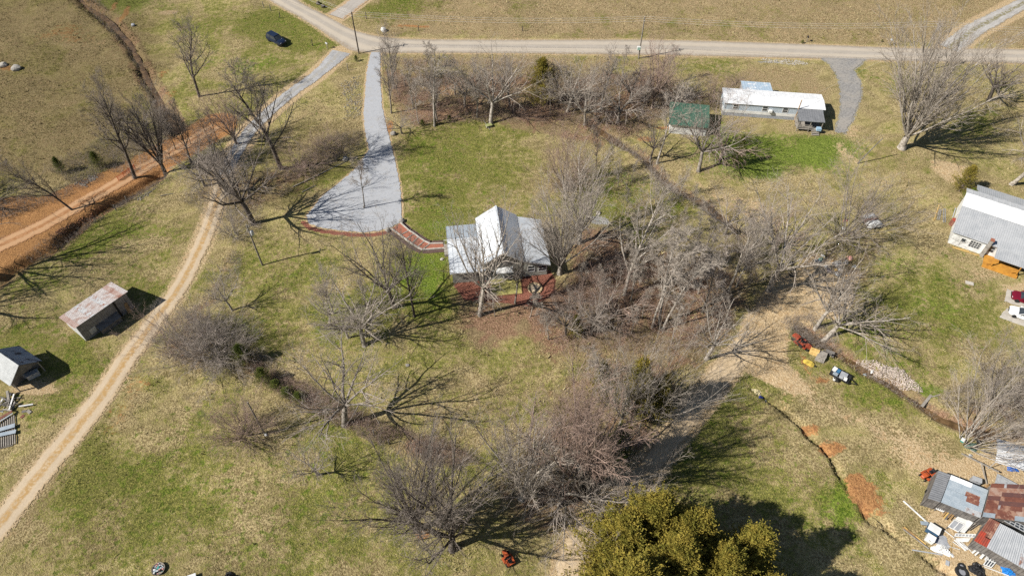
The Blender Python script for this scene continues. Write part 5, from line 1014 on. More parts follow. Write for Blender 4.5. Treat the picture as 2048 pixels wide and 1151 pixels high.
for k, (px, py, lb) in enumerate(((637, 9, 'left dark post shadow'), (647, 15, 'right dark post shadow'))):
    rock(px, py, .55, f'{lb.split()[0]} one of two dark lumps standing in for post shadows beyond the road junction', M_POLED, 40 + k, .8, 'shadow_lump', 'shadow_lump')  # solid dark lumps added in place of the posts' cast shadows
# ================================================================== VEHICLES
M_TYRE = simple('tyre_rubber', (.015, .015, .016), (.03, .03, .03), 8, .9); M_RIM = metal('wheel_rim', (.5, .5, .52), (.42, .42, .44), 4, .35, .4); M_LAMP = simple('lamp_glass', (.7, .7, .72), (.6, .6, .62), 3, .15); M_TAIL = simple('tail_lamp', (.35, .01, .01), (.25, .01, .01), 3, .2)
def paint(name, c): return simple(name, c, tuple(x * .9 for x in c), .4, .22, spec=.6)
def wheel(parent, x, y, r, wd, rim=M_RIM):
    m = MB(); m.lathe([(r * .62, -wd / 2), (r * .92, -wd / 2), (r, -wd * .3), (r, wd * .3), (r * .92, wd / 2), (r * .62, wd / 2)], 16, (0, 0, 0), 'y'); w_ = m.build('wheel', M_TYRE, parent, smooth=True); w_.location = (x, y, r)
    MB().lathe([(r * .60, -wd * .46), (r * .2, -wd * .38), (r * .2, wd * .38), (r * .60, wd * .46)], 10, (0, 0, 0), 'y').build('rim', rim, w_)
def loft(m, secs):
    """closed tube through sections (x, [(y,z)...])"""
    k = len(secs[0][1]); vs = [(x, y, z) for x, pr in secs for y, z in pr]; fs = []
    for i in range(len(secs) - 1):
        for j in range(k): fs.append((i * k + j, i * k + (j + 1) % k, (i + 1) * k + (j + 1) % k, (i + 1) * k + j))
    fs += [tuple(range(k - 1, -1, -1)), tuple(range((len(secs) - 1) * k, len(secs) * k))]; return m.add(vs, fs)
def car(nose, tail_dir, label, mat, L=4.7, Wd=1.82, suv=False):
    n = np.array(P2(*nose)); t_ = np.array(P2(*tail_dir)) - n; t_ /= np.linalg.norm(t_); c = n + t_ * L / 2; e = empty('parked_car', (c[0], c[1], .02), math.atan2(-t_[1], -t_[0]), label, 'car'); hl = L / 2; hw = Wd / 2
    belt = 1.02 if suv else .86; hood = .98 if suv else .78; roof = 1.72 if suv else 1.40; trunk = 1.02 if suv else .90
    def sec(x, z0, z1, w_): return (x, [(-w_ * .86, z0), (w_ * .86, z0), (w_, z0 + .16), (w_, z0 + (z1 - z0) * .68), (w_ * .90, z1), (w_ * .3, z1 + .025), (-w_ * .3, z1 + .025), (-w_ * .90, z1), (-w_, z0 + (z1 - z0) * .68), (-w_, z0 + .16)])
    m = MB(); loft(m, [sec(-hl, .42, trunk - .18, hw * .80), sec(-hl + .12, .26, trunk - .03, hw * .93), sec(-hl + .7, .2, trunk, hw), sec(-hl + 1.4, .2, belt, hw), sec(.5, .2, belt, hw), sec(hl - 1.35, .2, hood + .05, hw), sec(hl - .55, .2, hood - .04, hw * .97), sec(hl - .12, .26, hood - .16, hw * .86), sec(hl, .38, hood - .30, hw * .68)]); body = m.build('body', mat, e, smooth=True)
    if suv: g = [(-hl + .12, belt - .05, .86), (-hl + .42, roof - .06, .74), (.35, roof - .02, .74), (1.25, belt - .02, .86)]
    else: g = [(-hl + .75, trunk - .04, .84), (-hl + 1.45, roof - .04, .70), (.25, roof - .02, .70), (1.2, belt - .04, .86)]
    def cab(sc_, dz): return [(x, [(-hw * q * sc_, z0), (hw * q * sc_, z0), (hw * q * sc_, z + dz), (-hw * q * sc_, z + dz)]) for x, z, q in g for z0 in [belt - .12]]
    m = MB(); P_ = g; lo = belt - .06
    base = [(P_[0][0], hw * .88), (P_[3][0], hw * .88)]; tp = [(P_[1][0], hw * .72, P_[1][1]), (P_[2][0], hw * .72, P_[2][1])]
    v = [(base[0][0], -base[0][1], lo), (base[1][0], -base[1][1], lo), (base[1][0], base[1][1], lo), (base[0][0], base[0][1], lo), (tp[0][0], -tp[0][1], tp[0][2]), (tp[1][0], -tp[1][1], tp[1][2]), (tp[1][0], tp[1][1], tp[1][2]), (tp[0][0], tp[0][1], tp[0][2])]
    m.add(v, [(3, 2, 1, 0), (4, 5, 6, 7), (0, 1, 5, 4), (1, 2, 6, 5), (2, 3, 7, 6), (3, 0, 4, 7)]); m.build('windows', M_GLASS, e)
    m = MB(); m.box(tp[0][0] - .05, tp[1][0] + .05, -tp[0][1] - .02, tp[0][1] + .02, roof - .055, roof + .02); m.build('roof', mat, e, bevel=.03)
    for s in (-1, 1):
        for (a, b) in ((0, 4), (1, 5)): A, B = Vector(v[a]), Vector(v[b]); A.y *= -s if A.y * s < 0 else 1; B.y *= -s if B.y * s < 0 else 1; A.y = abs(A.y) * s; B.y = abs(B.y) * s; MB().bar(A, B, .07, .07).build('pillar', mat, e)
        MB().bar(((tp[0][0] + tp[1][0]) / 2 - .1, s * hw * .88, lo), ((tp[0][0] + tp[1][0]) / 2 - .05, s * hw * .73, roof - .03), .09, .05).build('pillar', mat, e)
        MB().box(hl - .42, hl - .1, s * hw * .62 - .16, s * hw * .62 + .16, hood - .30, hood - .145).build('headlight', M_LAMP, e, bevel=.03); MB().box(-hl - .01, -hl + .1, s * hw * .62 - .14, s * hw * .62 + .14, trunk - .36, trunk - .2).build('tail_light', M_TAIL, e)
        MB().box(.88, 1.02, s * hw - (.0 if s > 0 else .16), s * hw + (.16 if s > 0 else 0), belt + .0, belt + .12).build('mirror', mat, e); r = .36 if suv else .32
        wheel(e, hl - .88, s * (hw - .1), r, .22); wheel(e, -hl + .85, s * (hw - .1), r, .22)
    MB().box(hl - .06, hl + .03, -.4, .4, .45, .58).build('grille', M_BLACK, e); return e
car((569, 92), (529, 72), 'dark blue car parked on the grass left of the road', paint('navy_paint', (.012, .020, .045)), 4.9, 1.9, True)
car((2019, 592), (2060, 605), 'dark red car on the upper concrete pad at the right edge', paint('maroon_paint', (.16, .008, .022)), 4.6)
car((2014, 622), (2055, 637), 'white car on the lower concrete pad at the right edge', paint('white_car_paint', (.78, .78, .77)), 4.7)
for k, (q, lb) in enumerate((([(2008, 602), (2014, 578), (2110, 602), (2100, 632)], 1), ([(1998, 634), (2014, 616), (2110, 640), (2100, 672)], 2))): sheet('concrete_pad', pxs(q), M_CONC, .03 + .004 * k, .06, 5 + k)
def mower(px, py, rz, label, mat, s=1.0):
    x, y = P2(px, py); e = empty('lawn_tractor', (x, y, Z(x, y)), rz, label, 'lawn tractor'); e.scale = (s, s, s)
    m = MB(); loft(m, [(.15, [(-.25, .42), (.25, .42), (.25, .78), (-.25, .78)]), (.5, [(-.26, .4), (.26, .4), (.27, .84), (-.27, .84)]), (.95, [(-.24, .38), (.24, .38), (.22, .76), (-.22, .76)]), (1.05, [(-.2, .4), (.2, .4), (.17, .66), (-.17, .66)])]); m.build('hood', mat, e, bevel=.03)
    m = MB(); m.box(-.85, -.1, -.48, .48, .52, .62); m.box(-.8, -.25, -.5, -.28, .62, .66); m.box(-.8, -.25, .28, .5, .62, .66); m.build('rear_fender', mat, e, bevel=.03); MB().box(-.2, .2, -.4, .4, .28, .34).build('footplate', M_BLACK, e); MB().box(-.3, .45, -.62, .62, .14, .27).build('mower_deck', mat, e, bevel=.03)
    MB().box(-.55, -.18, -.2, .2, .62, .72).build('seat', M_BLACK, e, bevel=.03); m = MB(); m.slab([(-.55, -.2, .7), (-.55, .2, .7), (-.66, .2, 1.02), (-.66, -.2, 1.02)], .07); m.build('seat_back', M_BLACK, e)
    MB().bar((.16, 0, .75), (.0, 0, 1.0), .04, .04).build('steering_column', M_BLACK, e); m = MB(); m.tube([(-.02 + .1 * math.sin(a) * .5, .17 * math.cos(a), 1.0 + .17 * math.sin(a) * .6) for a in [i * 6.283 / 12 for i in range(13)]], .018, 5, False); m.build('steering_wheel', M_BLACK, e)
    for s_ in (-1, 1): wheel(e, -.55, s_ * .45, .26, .2, mat); wheel(e, .72, s_ * .4, .19, .14, mat)
M_ORANGE = simple('orange_paint', (.42, .085, .025), (.30, .065, .025), 3, .5); M_REDP = simple('red_orange_paint', (.36, .068, .035), (.24, .055, .03), 3, .5)
mower(1853, 951, R(205), 'orange riding mower on the grass beside the grey junk shed', M_ORANGE, 1.05); mower(1598, 684, R(125), 'red-orange riding mower under the brush at the creek', M_REDP, 1.15); mower(1608, 692, R(-50), 'red riding mower with grey wheels, nearest the pallet stack', M_REDP, 1.0); mower(1016, 1119, R(120), 'orange and white riding mower in tree shade at the bottom', M_ORANGE, 1.0)
x, y = P2(1622, 718); e = empty('wheelbarrow', (P2(1616, 727)[0], P2(1616, 727)[1], 0), R(-35), 'yellow tub of an overturned wheelbarrow beside the pallets', 'wheelbarrow'); m = MB(); loft(m, [(-.75, [(-.2, .05), (.2, .05), (.25, .25), (-.25, .25)]), (-.4, [(-.42, 0), (.42, 0), (.34, .42), (-.34, .42)]), (.4, [(-.45, 0), (.45, 0), (.36, .45), (-.36, .45)]), (.8, [(-.28, .02), (.28, .02), (.22, .28), (-.22, .28)])]); m.build('tub', simple('yellow_plastic', (.62, .46, .09), (.5, .36, .07), 2.5, .6), e, bevel=.06)
for s in (-1, 1): MB().tube([(-.7, s * .22, .15), (-1.1, s * .25, .1)], .03, 6).build('handle', M_BROWNW, e)
wheel(e, .95, 0, .18, .09, M_GALV)
# pallets
def pallet(e, o, a, tilt=0.0, mat=M_WOOD, n=8, Lx=1.2, Ly=1.0):
    Rm = Matrix.Translation(o) @ Matrix.Rotation(a, 4, 'Z') @ Matrix.Rotation(tilt, 4, 'X')
    def bb(x0, x1, y0, y1, z0, z1, nm):
        m = MB(); m.box(x0, x1, y0, y1, z0, z1); m.v = [tuple(Rm @ Vector(v)) for v in m.v]; m.build(nm, mat, e)
    for i in range(n): y0 = -Ly / 2 + i * Ly / n; bb(-Lx / 2, Lx / 2, y0 + .012, y0 + Ly / n - .012, .10, .12, 'slat')
    for x0 in (-Lx / 2, -.05, Lx / 2 - .1): bb(x0, x0 + .1, -Ly / 2, Ly / 2, .02, .098, 'stringer')
    for y0 in (-Ly / 2, -.05, Ly / 2 - .1): bb(-Lx / 2, Lx / 2, y0, y0 + .1, 0, .018, 'slat')
x, y = P2(1634, 712); e = empty('pallet_stack', (x, y, 0), 0, 'stack of wooden pallets between the red mower and the creek', 'pallets')
for k in range(5): pallet(e, (.55 + .05 * (k % 2), -.05, k * .13), R(-32 + 3 * (k % 3)), 0, M_OLDWOOD if k % 2 else M_WOOD)
pallet(e, (-.45, .35, .55), R(-28), R(38), M_YELL); pallet(e, (1.35, .25, .25), R(-35), R(-70), M_OLDWOOD, 6); pallet(e, (.05, -.8, .3), R(-25), R(65), M_WOOD, 6); pallet(e, (1.9, .5, 0), R(-30), 0, M_OLDWOOD, 4)
# utility trailer with a mixed load
x, y = P2(1678, 754); e = empty('utility_trailer', (x, y, 0), R(-38), 'small black utility trailer loaded with junk beside the creek', 'trailer')
MB().box(-1.3, 1.3, -.75, .75, .42, .50).build('bed', M_BLACK, e)
for s in (-1, 1): MB().box(-1.3, 1.3, s * .75 - .03, s * .75 + .03, .51, .75).build('side_rail', M_BLACK, e); wheel(e, -.1, s * .92, .3, .2, M_GALV)
MB().bar((1.3, .4, .42), (2.3, 0, .42), .07, .07).build('tongue', M_BLACK, e); MB().bar((1.3, -.4, .42), (2.28, -.03, .42), .07, .07).build('tongue', M_BLACK, e)
LD = [(-.95, .3, .5, .5, .45, 'white box at the front of the trailer load', M_WHITE), (-.45, .35, .45, .45, .35, 'dark blue crate on the trailer load', simple('blue_plastic', (.05, .16, .30), (.04, .13, .26), 2, .5)), (.35, .25, .9, .8, .22, 'grey slatted grate lying on the trailer load', M_SKIRT), (-.6, -.35, .6, .4, .3, 'pale blue tub on the trailer load', M_ROOF_B), (.2, -.45, .5, .4, .28, 'pale bucket box on the trailer load', M_GALV), (.75, -.4, .4, .45, .35, 'white bucket box at the rear of the trailer load', M_WHITE)]
for lx, ly, sx, sy, hh, lb, mt in LD:
    ca, sa = math.cos(R(-38)), math.sin(R(-38)); b = empty('load_box', (x + lx * ca - ly * sa, y + lx * sa + ly * ca, .505), R(-38 + lx * 9), lb, 'box'); MB().box(-sx / 2, sx / 2, -sy / 2, sy / 2, 0, hh * .8).build('body', mt, b, bevel=.02); m = MB(); m.box(-sx / 2 - .015, sx / 2 + .015, -sy / 2 - .015, sy / 2 + .015, hh * .8, hh); m.build('lid', mt, b, bevel=.015)
x, y = P2(1669, 759); e = empty('bucket', (x, y, 0), 0, 'white bucket on the ground beside the loaded trailer', 'bucket'); MB().lathe([(.24, 0), (.30, .5), (.32, .52), (.28, .5), (.22, .06)], 12).build('pail', M_WHITE, e); MB().tube([(.3 * math.cos(a), .05, .5 + .2 * math.sin(a)) for a in [i * math.pi / 8 for i in range(9)]], .012, 4, False).build('handle', M_GALV, e)
# ================================================================== JUNK YARD, lower right
def J(zx, zy): return (1780 + zx / 3.955, 860 + zy / 3.955)
def JP(zx, zy, z): return Vector(P(*J(zx, zy), z))
def tin_roof(name, label, cs, nrow, plan, along=True, cat='shed', under=M_OLDWOOD, waves=5):
    """cs: four corners (zx, zy, z) A-B-C-D; sheets in rows from A-B to D-C; plan(row) -> list of (from, to, material)"""
    q = [JP(*c) for c in cs]; c = sum(q, Vector()) / 4; e = wempty(name, c.x, c.y, 0, label, cat); A, B, C, D = q
    for r in range(nrow):
        t0, t1 = r / nrow, (r + 1.06) / nrow; t1 = min(t1, 1.0)
        for k, (f0, f1, mt) in enumerate(plan(r)):
            dz = Vector((0, 0, .012 * ((r + k) % 3))); a0 = A.lerp(B, f0).lerp(D.lerp(C, f0), t0) + dz; b0 = A.lerp(B, f1).lerp(D.lerp(C, f1), t0) + dz; b1 = A.lerp(B, f1).lerp(D.lerp(C, f1), t1) + dz; a1 = A.lerp(B, f0).lerp(D.lerp(C, f0), t1) + dz
            corr(a0, b0, b1, a1, mt, 'roof_sheet', e, waves)
    ctr = c; ins = [p.lerp(ctr, .07) for p in q]
    for p in ins: MB().box(p.x - .07, p.x + .07, p.y - .07, p.y + .07, -.2, p.z - .06).build('post', M_OLDWOOD, e)
    for i in range(4):
        a, b = ins[i], ins[(i + 1) % 4]; MB().bar((a.x, a.y, a.z - .12), (b.x, b.y, b.z - .12), .08, .12).build('rafter', M_OLDWOOD, e)
        if i in (0, 3): n_ = max(3, int((b - a).length / .35))
        else: n_ = 0
        for k in range(n_): u0, u1 = a.lerp(b, k / n_), a.lerp(b, (k + .9) / n_); m = MB(); d = (b - a).normalized(); nn = Vector((-d.y, d.x, 0)).normalized() * .015; m.add([(u0.x - nn.x, u0.y - nn.y, 0), (u1.x - nn.x, u1.y - nn.y, 0), (u1.x + nn.x, u1.y + nn.y, 0), (u0.x + nn.x, u0.y + nn.y, 0), (u0.x - nn.x, u0.y - nn.y, u0.z - .2), (u1.x - nn.x, u1.y - nn.y, u1.z - .2), (u1.x + nn.x, u1.y + nn.y, u1.z - .2), (u0.x + nn.x, u0.y + nn.y, u0.z - .2)], [(3, 2, 1, 0), (4, 5, 6, 7), (0, 1, 5, 4), (1, 2, 6, 5), (2, 3, 7, 6), (3, 0, 4, 7)]); m.build('wall_board', under, e)
    return e
tin_roof('shed', 'shed end with dark grey ribbed roof next to the orange mower', [(300, 535, 2.15), (398, 567, 2.15), (480, 350, 2.35), (385, 315, 2.35)], 5, lambda r: [(0, 1, M_ROOF_D)], waves=3)
tin_roof('shed', 'long shed with blue-grey tin roof and a rust patch in the junk yard', [(404, 567, 2.05), (715, 690, 2.05), (778, 470, 2.35), (484, 350, 2.35)], 6, lambda r: {0: [(0, .62, M_ROOF_B), (.6, 1, M_TIN)], 1: [(0, .45, M_ROOF_B), (.44, 1, M_ROOF_B)], 2: [(0, .55, M_ROOF_B), (.53, .9, M_RUST), (.88, 1, M_ROOF_B)], 3: [(0, .5, M_ROOF_B), (.49, .88, M_RUST), (.86, 1, M_ROOF_B)], 4: [(0, .66, M_ROOF_B), (.65, 1, M_ROOF_B)], 5: [(0, .58, M_ROOF_W), (.56, 1, M_ROOF_B)]}[r])
tin_roof('lean_to', 'small lean-to with rusty tin below the blue-grey roof', [(540, 618, 1.5), (700, 690, 1.5), (705, 650, 1.75), (550, 580, 1.75)], 2, lambda r: [(0, 1, M_RUST)])
tin_roof('shed', 'shed with broad rusty red-brown tin roof at the right edge', [(732, 680, 2.5), (1120, 730, 2.5), (1130, 430, 3.0), (802, 418, 3.0)], 8, lambda r: {0: [(0, .26, M_ROOF_B), (.25, .66, M_RUST), (.65, 1, M_ROOF_B)], 1: [(0, .68, M_RUST), (.67, 1, M_RUSTL)], 2: [(0, .27, M_RUST), (.26, .33, M_TIN), (.32, .8, M_RUST), (.79, 1, M_RUSTL)], 3: [(0, .28, M_RUST), (.27, 1, M_RUSTD)], 4: [(0, .3, M_RUSTD), (.29, 1, M_RUST)], 5: [(0, .3, M_RUSTL), (.29, 1, M_RUSTD)], 6: [(0, .26, M_RUSTL), (.25, 1, M_RUSTL)], 7: [(0, .33, M_RUST), (.32, .38, M_TIN), (.37, 1, M_RUSTD)]}[r])
def planC(r): return [[(0, .45, M_REDT), (.44, 1, M_RUST)], [(0, .3, M_REDT), (.33, 1, M_RUST)]][r] if r < 2 else [(0, .5, M_TIN if r > 6 else M_ROOF_G), (.49, 1, M_ROOF_G)]
tin_roof('shed', 'shed with grey roof and red rusty end sheets at the lower right edge', [(665, 870, 2.0), (790, 690, 2.45), (1150, 880, 2.45), (1120, 1130, 2.0)], 9, planC, waves=3)
q = [JP(850, 340, .6), JP(830, 415, .6), JP(1040, 440, .5)]; e = wempty('scrap_sheet', q[0].x, q[0].y, 0, 'grey speckled triangular panel behind the rusty roof', 'panel'); MB().slab(q, .06).build('sheet', metal('speckled_grey', (.42, .43, .44), (.28, .29, .3), 4, .7, 0), e); MB().bar(q[0] - Vector((0, 0, .1)), q[2] - Vector((0, 0, .1)), .08, .08).build('batten', M_WOOD, e); MB().box(q[1].x - .05, q[1].x + .05, q[1].y - .05, q[1].y + .05, 0, .5).build('post', M_WOOD, e)
q = [JP(835, 250, 1.9), JP(1150, 345, 1.9), JP(1150, 215, 2.1), JP(852, 148, 2.1)]; e = wempty('canopy', q[0].x, q[0].y, 0, 'white canopy with grey leg poles at the right edge', 'canopy'); MB().slab(q, .05).build('canopy_sheet', M_ROOF_W, e); r2 = [JP(840, 60, 1.2), JP(852, 146, 2.08), JP(1150, 212, 2.08), JP(1140, 150, 1.2)]; MB().slab(r2, .05).build('rear_sheet', metal('dull_grey_sheet', (.48, .49, .51), (.4, .41, .43), 2, .6, 0), e)
for a, b in (((835, 250, 1.88), (775, 303, 0)), ((848, 146, 2.05), (830, 92, 1.4)), ((830, 92, 1.4), (765, 135, 0)), ((852, 148, 2.06), (835, 250, 1.86))): MB().tube([JP(*a), JP(*b)], .045, 6).build('pole', M_GALV, e)
def plank(a, b, w_, t_, z, mat, label, name='board', cat='board', zb=None, tag_=True):
    A, B = Vector((*P2(*J(*a)), 0)), Vector((*P2(*J(*b)), 0)); A.z = Z(A.x, A.y) + z + t_ / 2; B.z = Z(B.x, B.y) + (z if zb is None else zb) + t_ / 2
    m = MB(); m.bar(A, B, w_, t_); o = m.build(name, mat); c = (A + B) / 2
    o.data.transform(Matrix.Translation(-c)); o.location = c; return tag(o, label, cat) if tag_ else o
plank((105, 557), (285, 722), .16, .08, 0, M_WHITE, 'long white board on the grass above the freezer'); plank((540, 207), (832, 352), .14, .14, .75, M_WOOD, 'long grey pole lying across the bare earth', 'timber_pole', 'pole', .75); plank((690, 275), (765, 438), .10, .10, .8, M_WOOD, 'grey pole crossing the long one', 'timber_pole', 'pole', .1)
plank((175, 945), (415, 985), .13, .07, .02, M_GALV, 'long pale gutter beside the gully', 'gutter', 'gutter'); plank((425, 790), (508, 852), .08, .05, .05, M_WHITE, 'short white board pointing at the white ladder'); plank((740, 1078), (935, 1150), .09, .07, .05, M_WHITE, 'white pipe on the ground below the white window', 'pipe', 'pipe'); plank((483, 905), (475, 1010), .05, .04, .1, M_YELL, 'thin yellow stick upright in the white sheeting', 'stick', 'stick'); plank((450, 915), (550, 945), .05, .04, .1, M_WHITE, 'thin white stick right of the white sheeting', 'stick', 'stick')
def pile(name, label, boards, mats, cat='lumber', z0=.04):
    q = [P(*J(*b[0])) for b in boards]; c = sum(q) / len(q); e = wempty(name, c[0], c[1], 0, label, cat); rr = random.Random(len(label))
    for i, (a, b, w_) in enumerate(boards):
        A, B = Vector((*P2(*J(*a)), z0 + .05 * (i % 4) + .03)), Vector((*P2(*J(*b)), z0 + .05 * ((i + 1) % 4) + .03)); MB().bar(A, B, w_, .05).build('board', mats[i % len(mats)], e)
    return e
pile('lumber_pile', 'brown boards stacked beside the blue-grey shed', [((400, 690), (480, 600), .16), ((412, 705), (500, 600), .16), ((425, 715), (520, 595), .18), ((445, 700), (535, 600), .14), ((460, 715), (550, 600), .2), ((470, 660), (545, 590), .12)], [M_BROWNW, M_YELL, M_OLDWOOD, M_BROWNW], z0=.3)
pile('lumber_pile', 'tan boards lying along the gully edge', [((95, 765), (255, 880), .16), ((110, 765), (280, 905), .14), ((100, 785), (300, 940), .13), ((130, 790), (270, 895), .12)], [M_BROWNW, M_YELL, M_WOOD])
pile('lumber_pile', 'white boards fanned out under the grey and red roof', [((640, 975), (730, 905), .2), ((660, 995), (745, 915), .16), ((700, 1020), (775, 935), .26), ((735, 1035), (795, 950), .18), ((625, 915), (665, 885), .16)], [M_WHITE, M_TRIM], z0=.25)
pile('lumber_pile', 'white boards strewn right of the white sheeting', [((505, 865), (600, 950), .14), ((520, 870), (612, 945), .16), ((515, 880), (590, 955), .12), ((490, 885), (550, 920), .08), ((540, 860), (640, 960), .06)], [M_WHITE, M_TRIM])
pile('lumber_pile', 'grey old boards between the white door and the red tin', [((600, 790), (690, 725), .1), ((612, 800), (700, 740), .08), ((640, 760), (740, 690), .12), ((620, 775), (710, 715), .1)], [M_WOOD, M_OLDWOOD], z0=.3)
# white doors, windows and ladder
def flat_panel(cs, th, mat, name, label, cat, glass=None, z=.3, mats=M_GLASS):
    q = [JP(*c, z) for c in cs]; e = wempty(name, q[0].x, q[0].y, 0, label, cat); A, B, C, D = q; n = (B - A).cross(D - A); 
    if n.z < 0: A, B, C, D = A, D, C, B
    if not glass: MB().slab([A, B, C, D], th).build('leaf', mat, e); 
    def bl(f, g): return A.lerp(B, f).lerp(D.lerp(C, f), g)
    if glass:
        nx_, ny_ = glass
        for i in range(nx_ + 1): MB().bar(bl(i / nx_, 0), bl(i / nx_, 1), .09, th).build('frame_bar', mat, e)
        for j in range(ny_ + 1): MB().bar(bl(0, j / ny_) - Vector((0, 0, .004)), bl(1, j / ny_) - Vector((0, 0, .004)), .09, th).build('frame_bar', mat, e)
        for i in range(nx_):
            for j in range(ny_): MB().slab([bl((i + .08) / nx_, (j + .08) / ny_), bl((i + .92) / nx_, (j + .08) / ny_), bl((i + .92) / nx_, (j + .92) / ny_), bl((i + .08) / nx_, (j + .92) / ny_)], .02).build('pane', mats, e)
    else: MB().slab([bl(.15, .1) + Vector((0, 0, .012)), bl(.85, .1) + Vector((0, 0, .012)), bl(.85, .45) + Vector((0, 0, .012)), bl(.15, .45) + Vector((0, 0, .012))], .03).build('raised_panel', M_TRIM, e)
    MB().box(A.x - .05, A.x + .05, A.y - .05, A.y + .05, 0, max(.05, z - .05)).build('support_block', M_OLDWOOD, e); return e
flat_panel([(365, 620), (405, 570), (465, 595), (420, 642)], .06, M_WHITE, 'old_window', 'white window sash with twelve dark panes leaning at the grey shed', 'window', (4, 3), .45); flat_panel([(552, 800), (625, 690), (672, 712), (590, 810)], .06, M_WHITE, 'old_door', 'long white door on the scrap right of the window frames', 'door', None, .5); flat_panel([(515, 700), (560, 655), (640, 690), (590, 740)], .06, M_WHITE, 'old_door', 'white door lying behind the long white door', 'door', None, .4)
flat_panel([(462, 760), (510, 705), (590, 745), (540, 800)], .07, M_WHITE, 'old_window', 'large empty white window frame on the scrap', 'window', (2, 1), .55, M_SKIRT); flat_panel([(512, 835), (520, 815), (680, 822), (672, 845)], .06, M_WHITE, 'ladder', 'white slatted shutter lying below the scrap doors', 'shutter', (6, 1), .15, M_SKIRT); flat_panel([(520, 850), (640, 850), (620, 880), (530, 880)], .06, M_WHITE, 'old_door', 'white panel in front of the slatted shutter', 'panel', None, .1)
flat_panel([(740, 1060), (800, 975), (862, 1010), (800, 1082)], .07, M_WHITE, 'old_window', 'white window with small panes by the blue tarp', 'window', (3, 2), .3); flat_panel([(905, 715), (935, 690), (1060, 755), (1060, 800)], .06, M_GALV, 'old_window', 'long strip of dark panes between the two rusty roofs', 'window', (4, 2), 1.9)
for cs, lb in (([(265, 810), (325, 740), (405, 775), (345, 845)], 0),):
    chest(*J(325, 800), R(-40), 1.25, .95, .95, 'large white and blue chest freezer on the grass', M_WHITE, simple('dark_blue_enamel', (.05, .11, .19), (.04, .09, .16), 2, .4)); chest(*J(305, 866), R(-40), .9, .75, .75, 'smaller white appliance in front of the large freezer', M_WHITE, M_TRIM, 'appliance', 'appliance')
chest(*J(270, 737), R(-8), .85, .4, .18, 'flat grey-blue plastic lid beside the white freezer', M_ROOF_B, M_ROOF_B, 'plastic_tray', 'lid'); chest(*J(452, 1050), R(60), .55, .35, .12, 'grey slab on the green bank of the gully', M_GALV, M_GALV, 'paving_slab', 'slab'); chest(*J(880, 1040), R(30), .7, .7, .9, 'white drum beside the blue tarp', M_WHITE, M_WHITE, 'plastic_drum', 'drum'); chest(*J(570, 85), R(50), .5, .45, .4, 'teal box with a pale lid beside the green tarp heap', M_TRIM, simple('teal_plastic', (.04, .30, .26), (.03, .25, .22), 2, .5), 'storage_box', 'box'); chest(*J(660, 415), R(-25), 1.0, .6, 1.0, 'grey cabinet against the upper side of the blue-grey shed', M_GALV, M_SKIRT, 'cabinet', 'cabinet'); chest(*J(292, 512), R(75), .9, .5, .5, 'black wire crate at the corner of the dark grey roof', M_BLACK, M_BLACK, 'crate', 'crate')
def heap(px, py, rx, ry, h, rz, mat, label, name='tarp_heap', cat='tarp', seed=1, rough=.35):
    rg = np.random.RandomState(seed); x, y = P2(px, py); nr_, na = 9, 26; V = [(0, 0, h)]; F = []
    for i in range(1, nr_ + 1):
        f = i / nr_
        for k in range(na):
            a = 6.2832 * k / na; w_ = 1 + .25 * math.sin(3 * a + seed) * f + rg.normal(0, .05); z = h * (1 - f ** 1.7) * (1 + rg.normal(0, rough)) if i < nr_ else -.03; V.append((rx * f * w_ * math.cos(a), ry * f * w_ * math.sin(a), max(z, -.03 if i == nr_ else .02)))
    for k in range(na): F.append((0, 1 + k, 1 + (k + 1) % na))
    for i in range(nr_ - 1):
        for k in range(na): a, b = 1 + i * na + k, 1 + i * na + (k + 1) % na; F += [(a, a + na, b + na, b)]
    m = MB(); m.add(V, F); o = m.build(name, mat, smooth=False); o.location = (x, y, Z(x, y)); o.rotation_euler = (0, 0, rz); return tag(o, label, cat)
heap(*J(410, 945), 1.15, .62, .35, R(-22), M_WHITE, 'crumpled white sheeting on the ground of the junk yard', 'plastic_sheeting', seed=3); heap(*J(405, 875), 1.0, .75, .06, R(-20), M_SKIRT, 'flat dark grey mat behind the white sheeting', 'rubber_mat', 'mat', seed=4, rough=.15); heap(*J(645, 132), .75, .55, .6, 0, simple('dark_green_tarp', (.12, .17, .14), (.08, .12, .10), 3, .7), 'dark green tarp heap at the foot of the leaning bush-like tree', seed=5); heap(*J(690, 1108), .75, 1.0, .5, R(20), M_BLACK, 'black tarp heap at the bottom edge', seed=6); heap(*J(930, 1115), .8, .5, .45, R(-30), simple('blue_tarp', (.02, .22, .62), (.015, .16, .5), 2, .6), 'bright blue tarp at the lower right', seed=7); heap(*J(965, 310), .7, .3, .35, R(-15), simple('royal_blue_plastic', (.02, .13, .48), (.015, .1, .38), 3, .5), 'blue plastic bundle under the white canopy', seed=8); heap(*J(635, 200), .25, .2, .2, 0, M_GALV, 'small grey bag on the bare earth', 'bag', 'bag', 9); heap(*J(1045, 1108), .5, .3, .3, 0, M_ORANGE, 'orange plastic piece at the lower right corner', 'plastic_piece', 'plastic', 10); heap(*J(770, 440), .3, .3, .3, 0, M_BROWNW, 'brown bag at the foot of the crossing pole', 'bag', 'bag', 11)
def tyre(px, py, r, label, lean=0):
    x, y = P2(px, py); e = empty('old_tyre', (x, y, Z(x, y) + (.13 if not lean else r * .9)), 0, label, 'tyre'); e.rotation_euler = (lean, .1, .4); MB().lathe([(r * .55, -.12), (r * .9, -.13), (r, -.06), (r, .06), (r * .9, .13), (r * .55, .12), (r * .5, 0)], 18).build('tread', M_TYRE, e, smooth=True); m = MB(); m.lathe([(r * .5, -.05), (r * .2, -.02), (r * .2, .02), (r * .5, .05)], 12); m.build('rim', M_RIM, e)
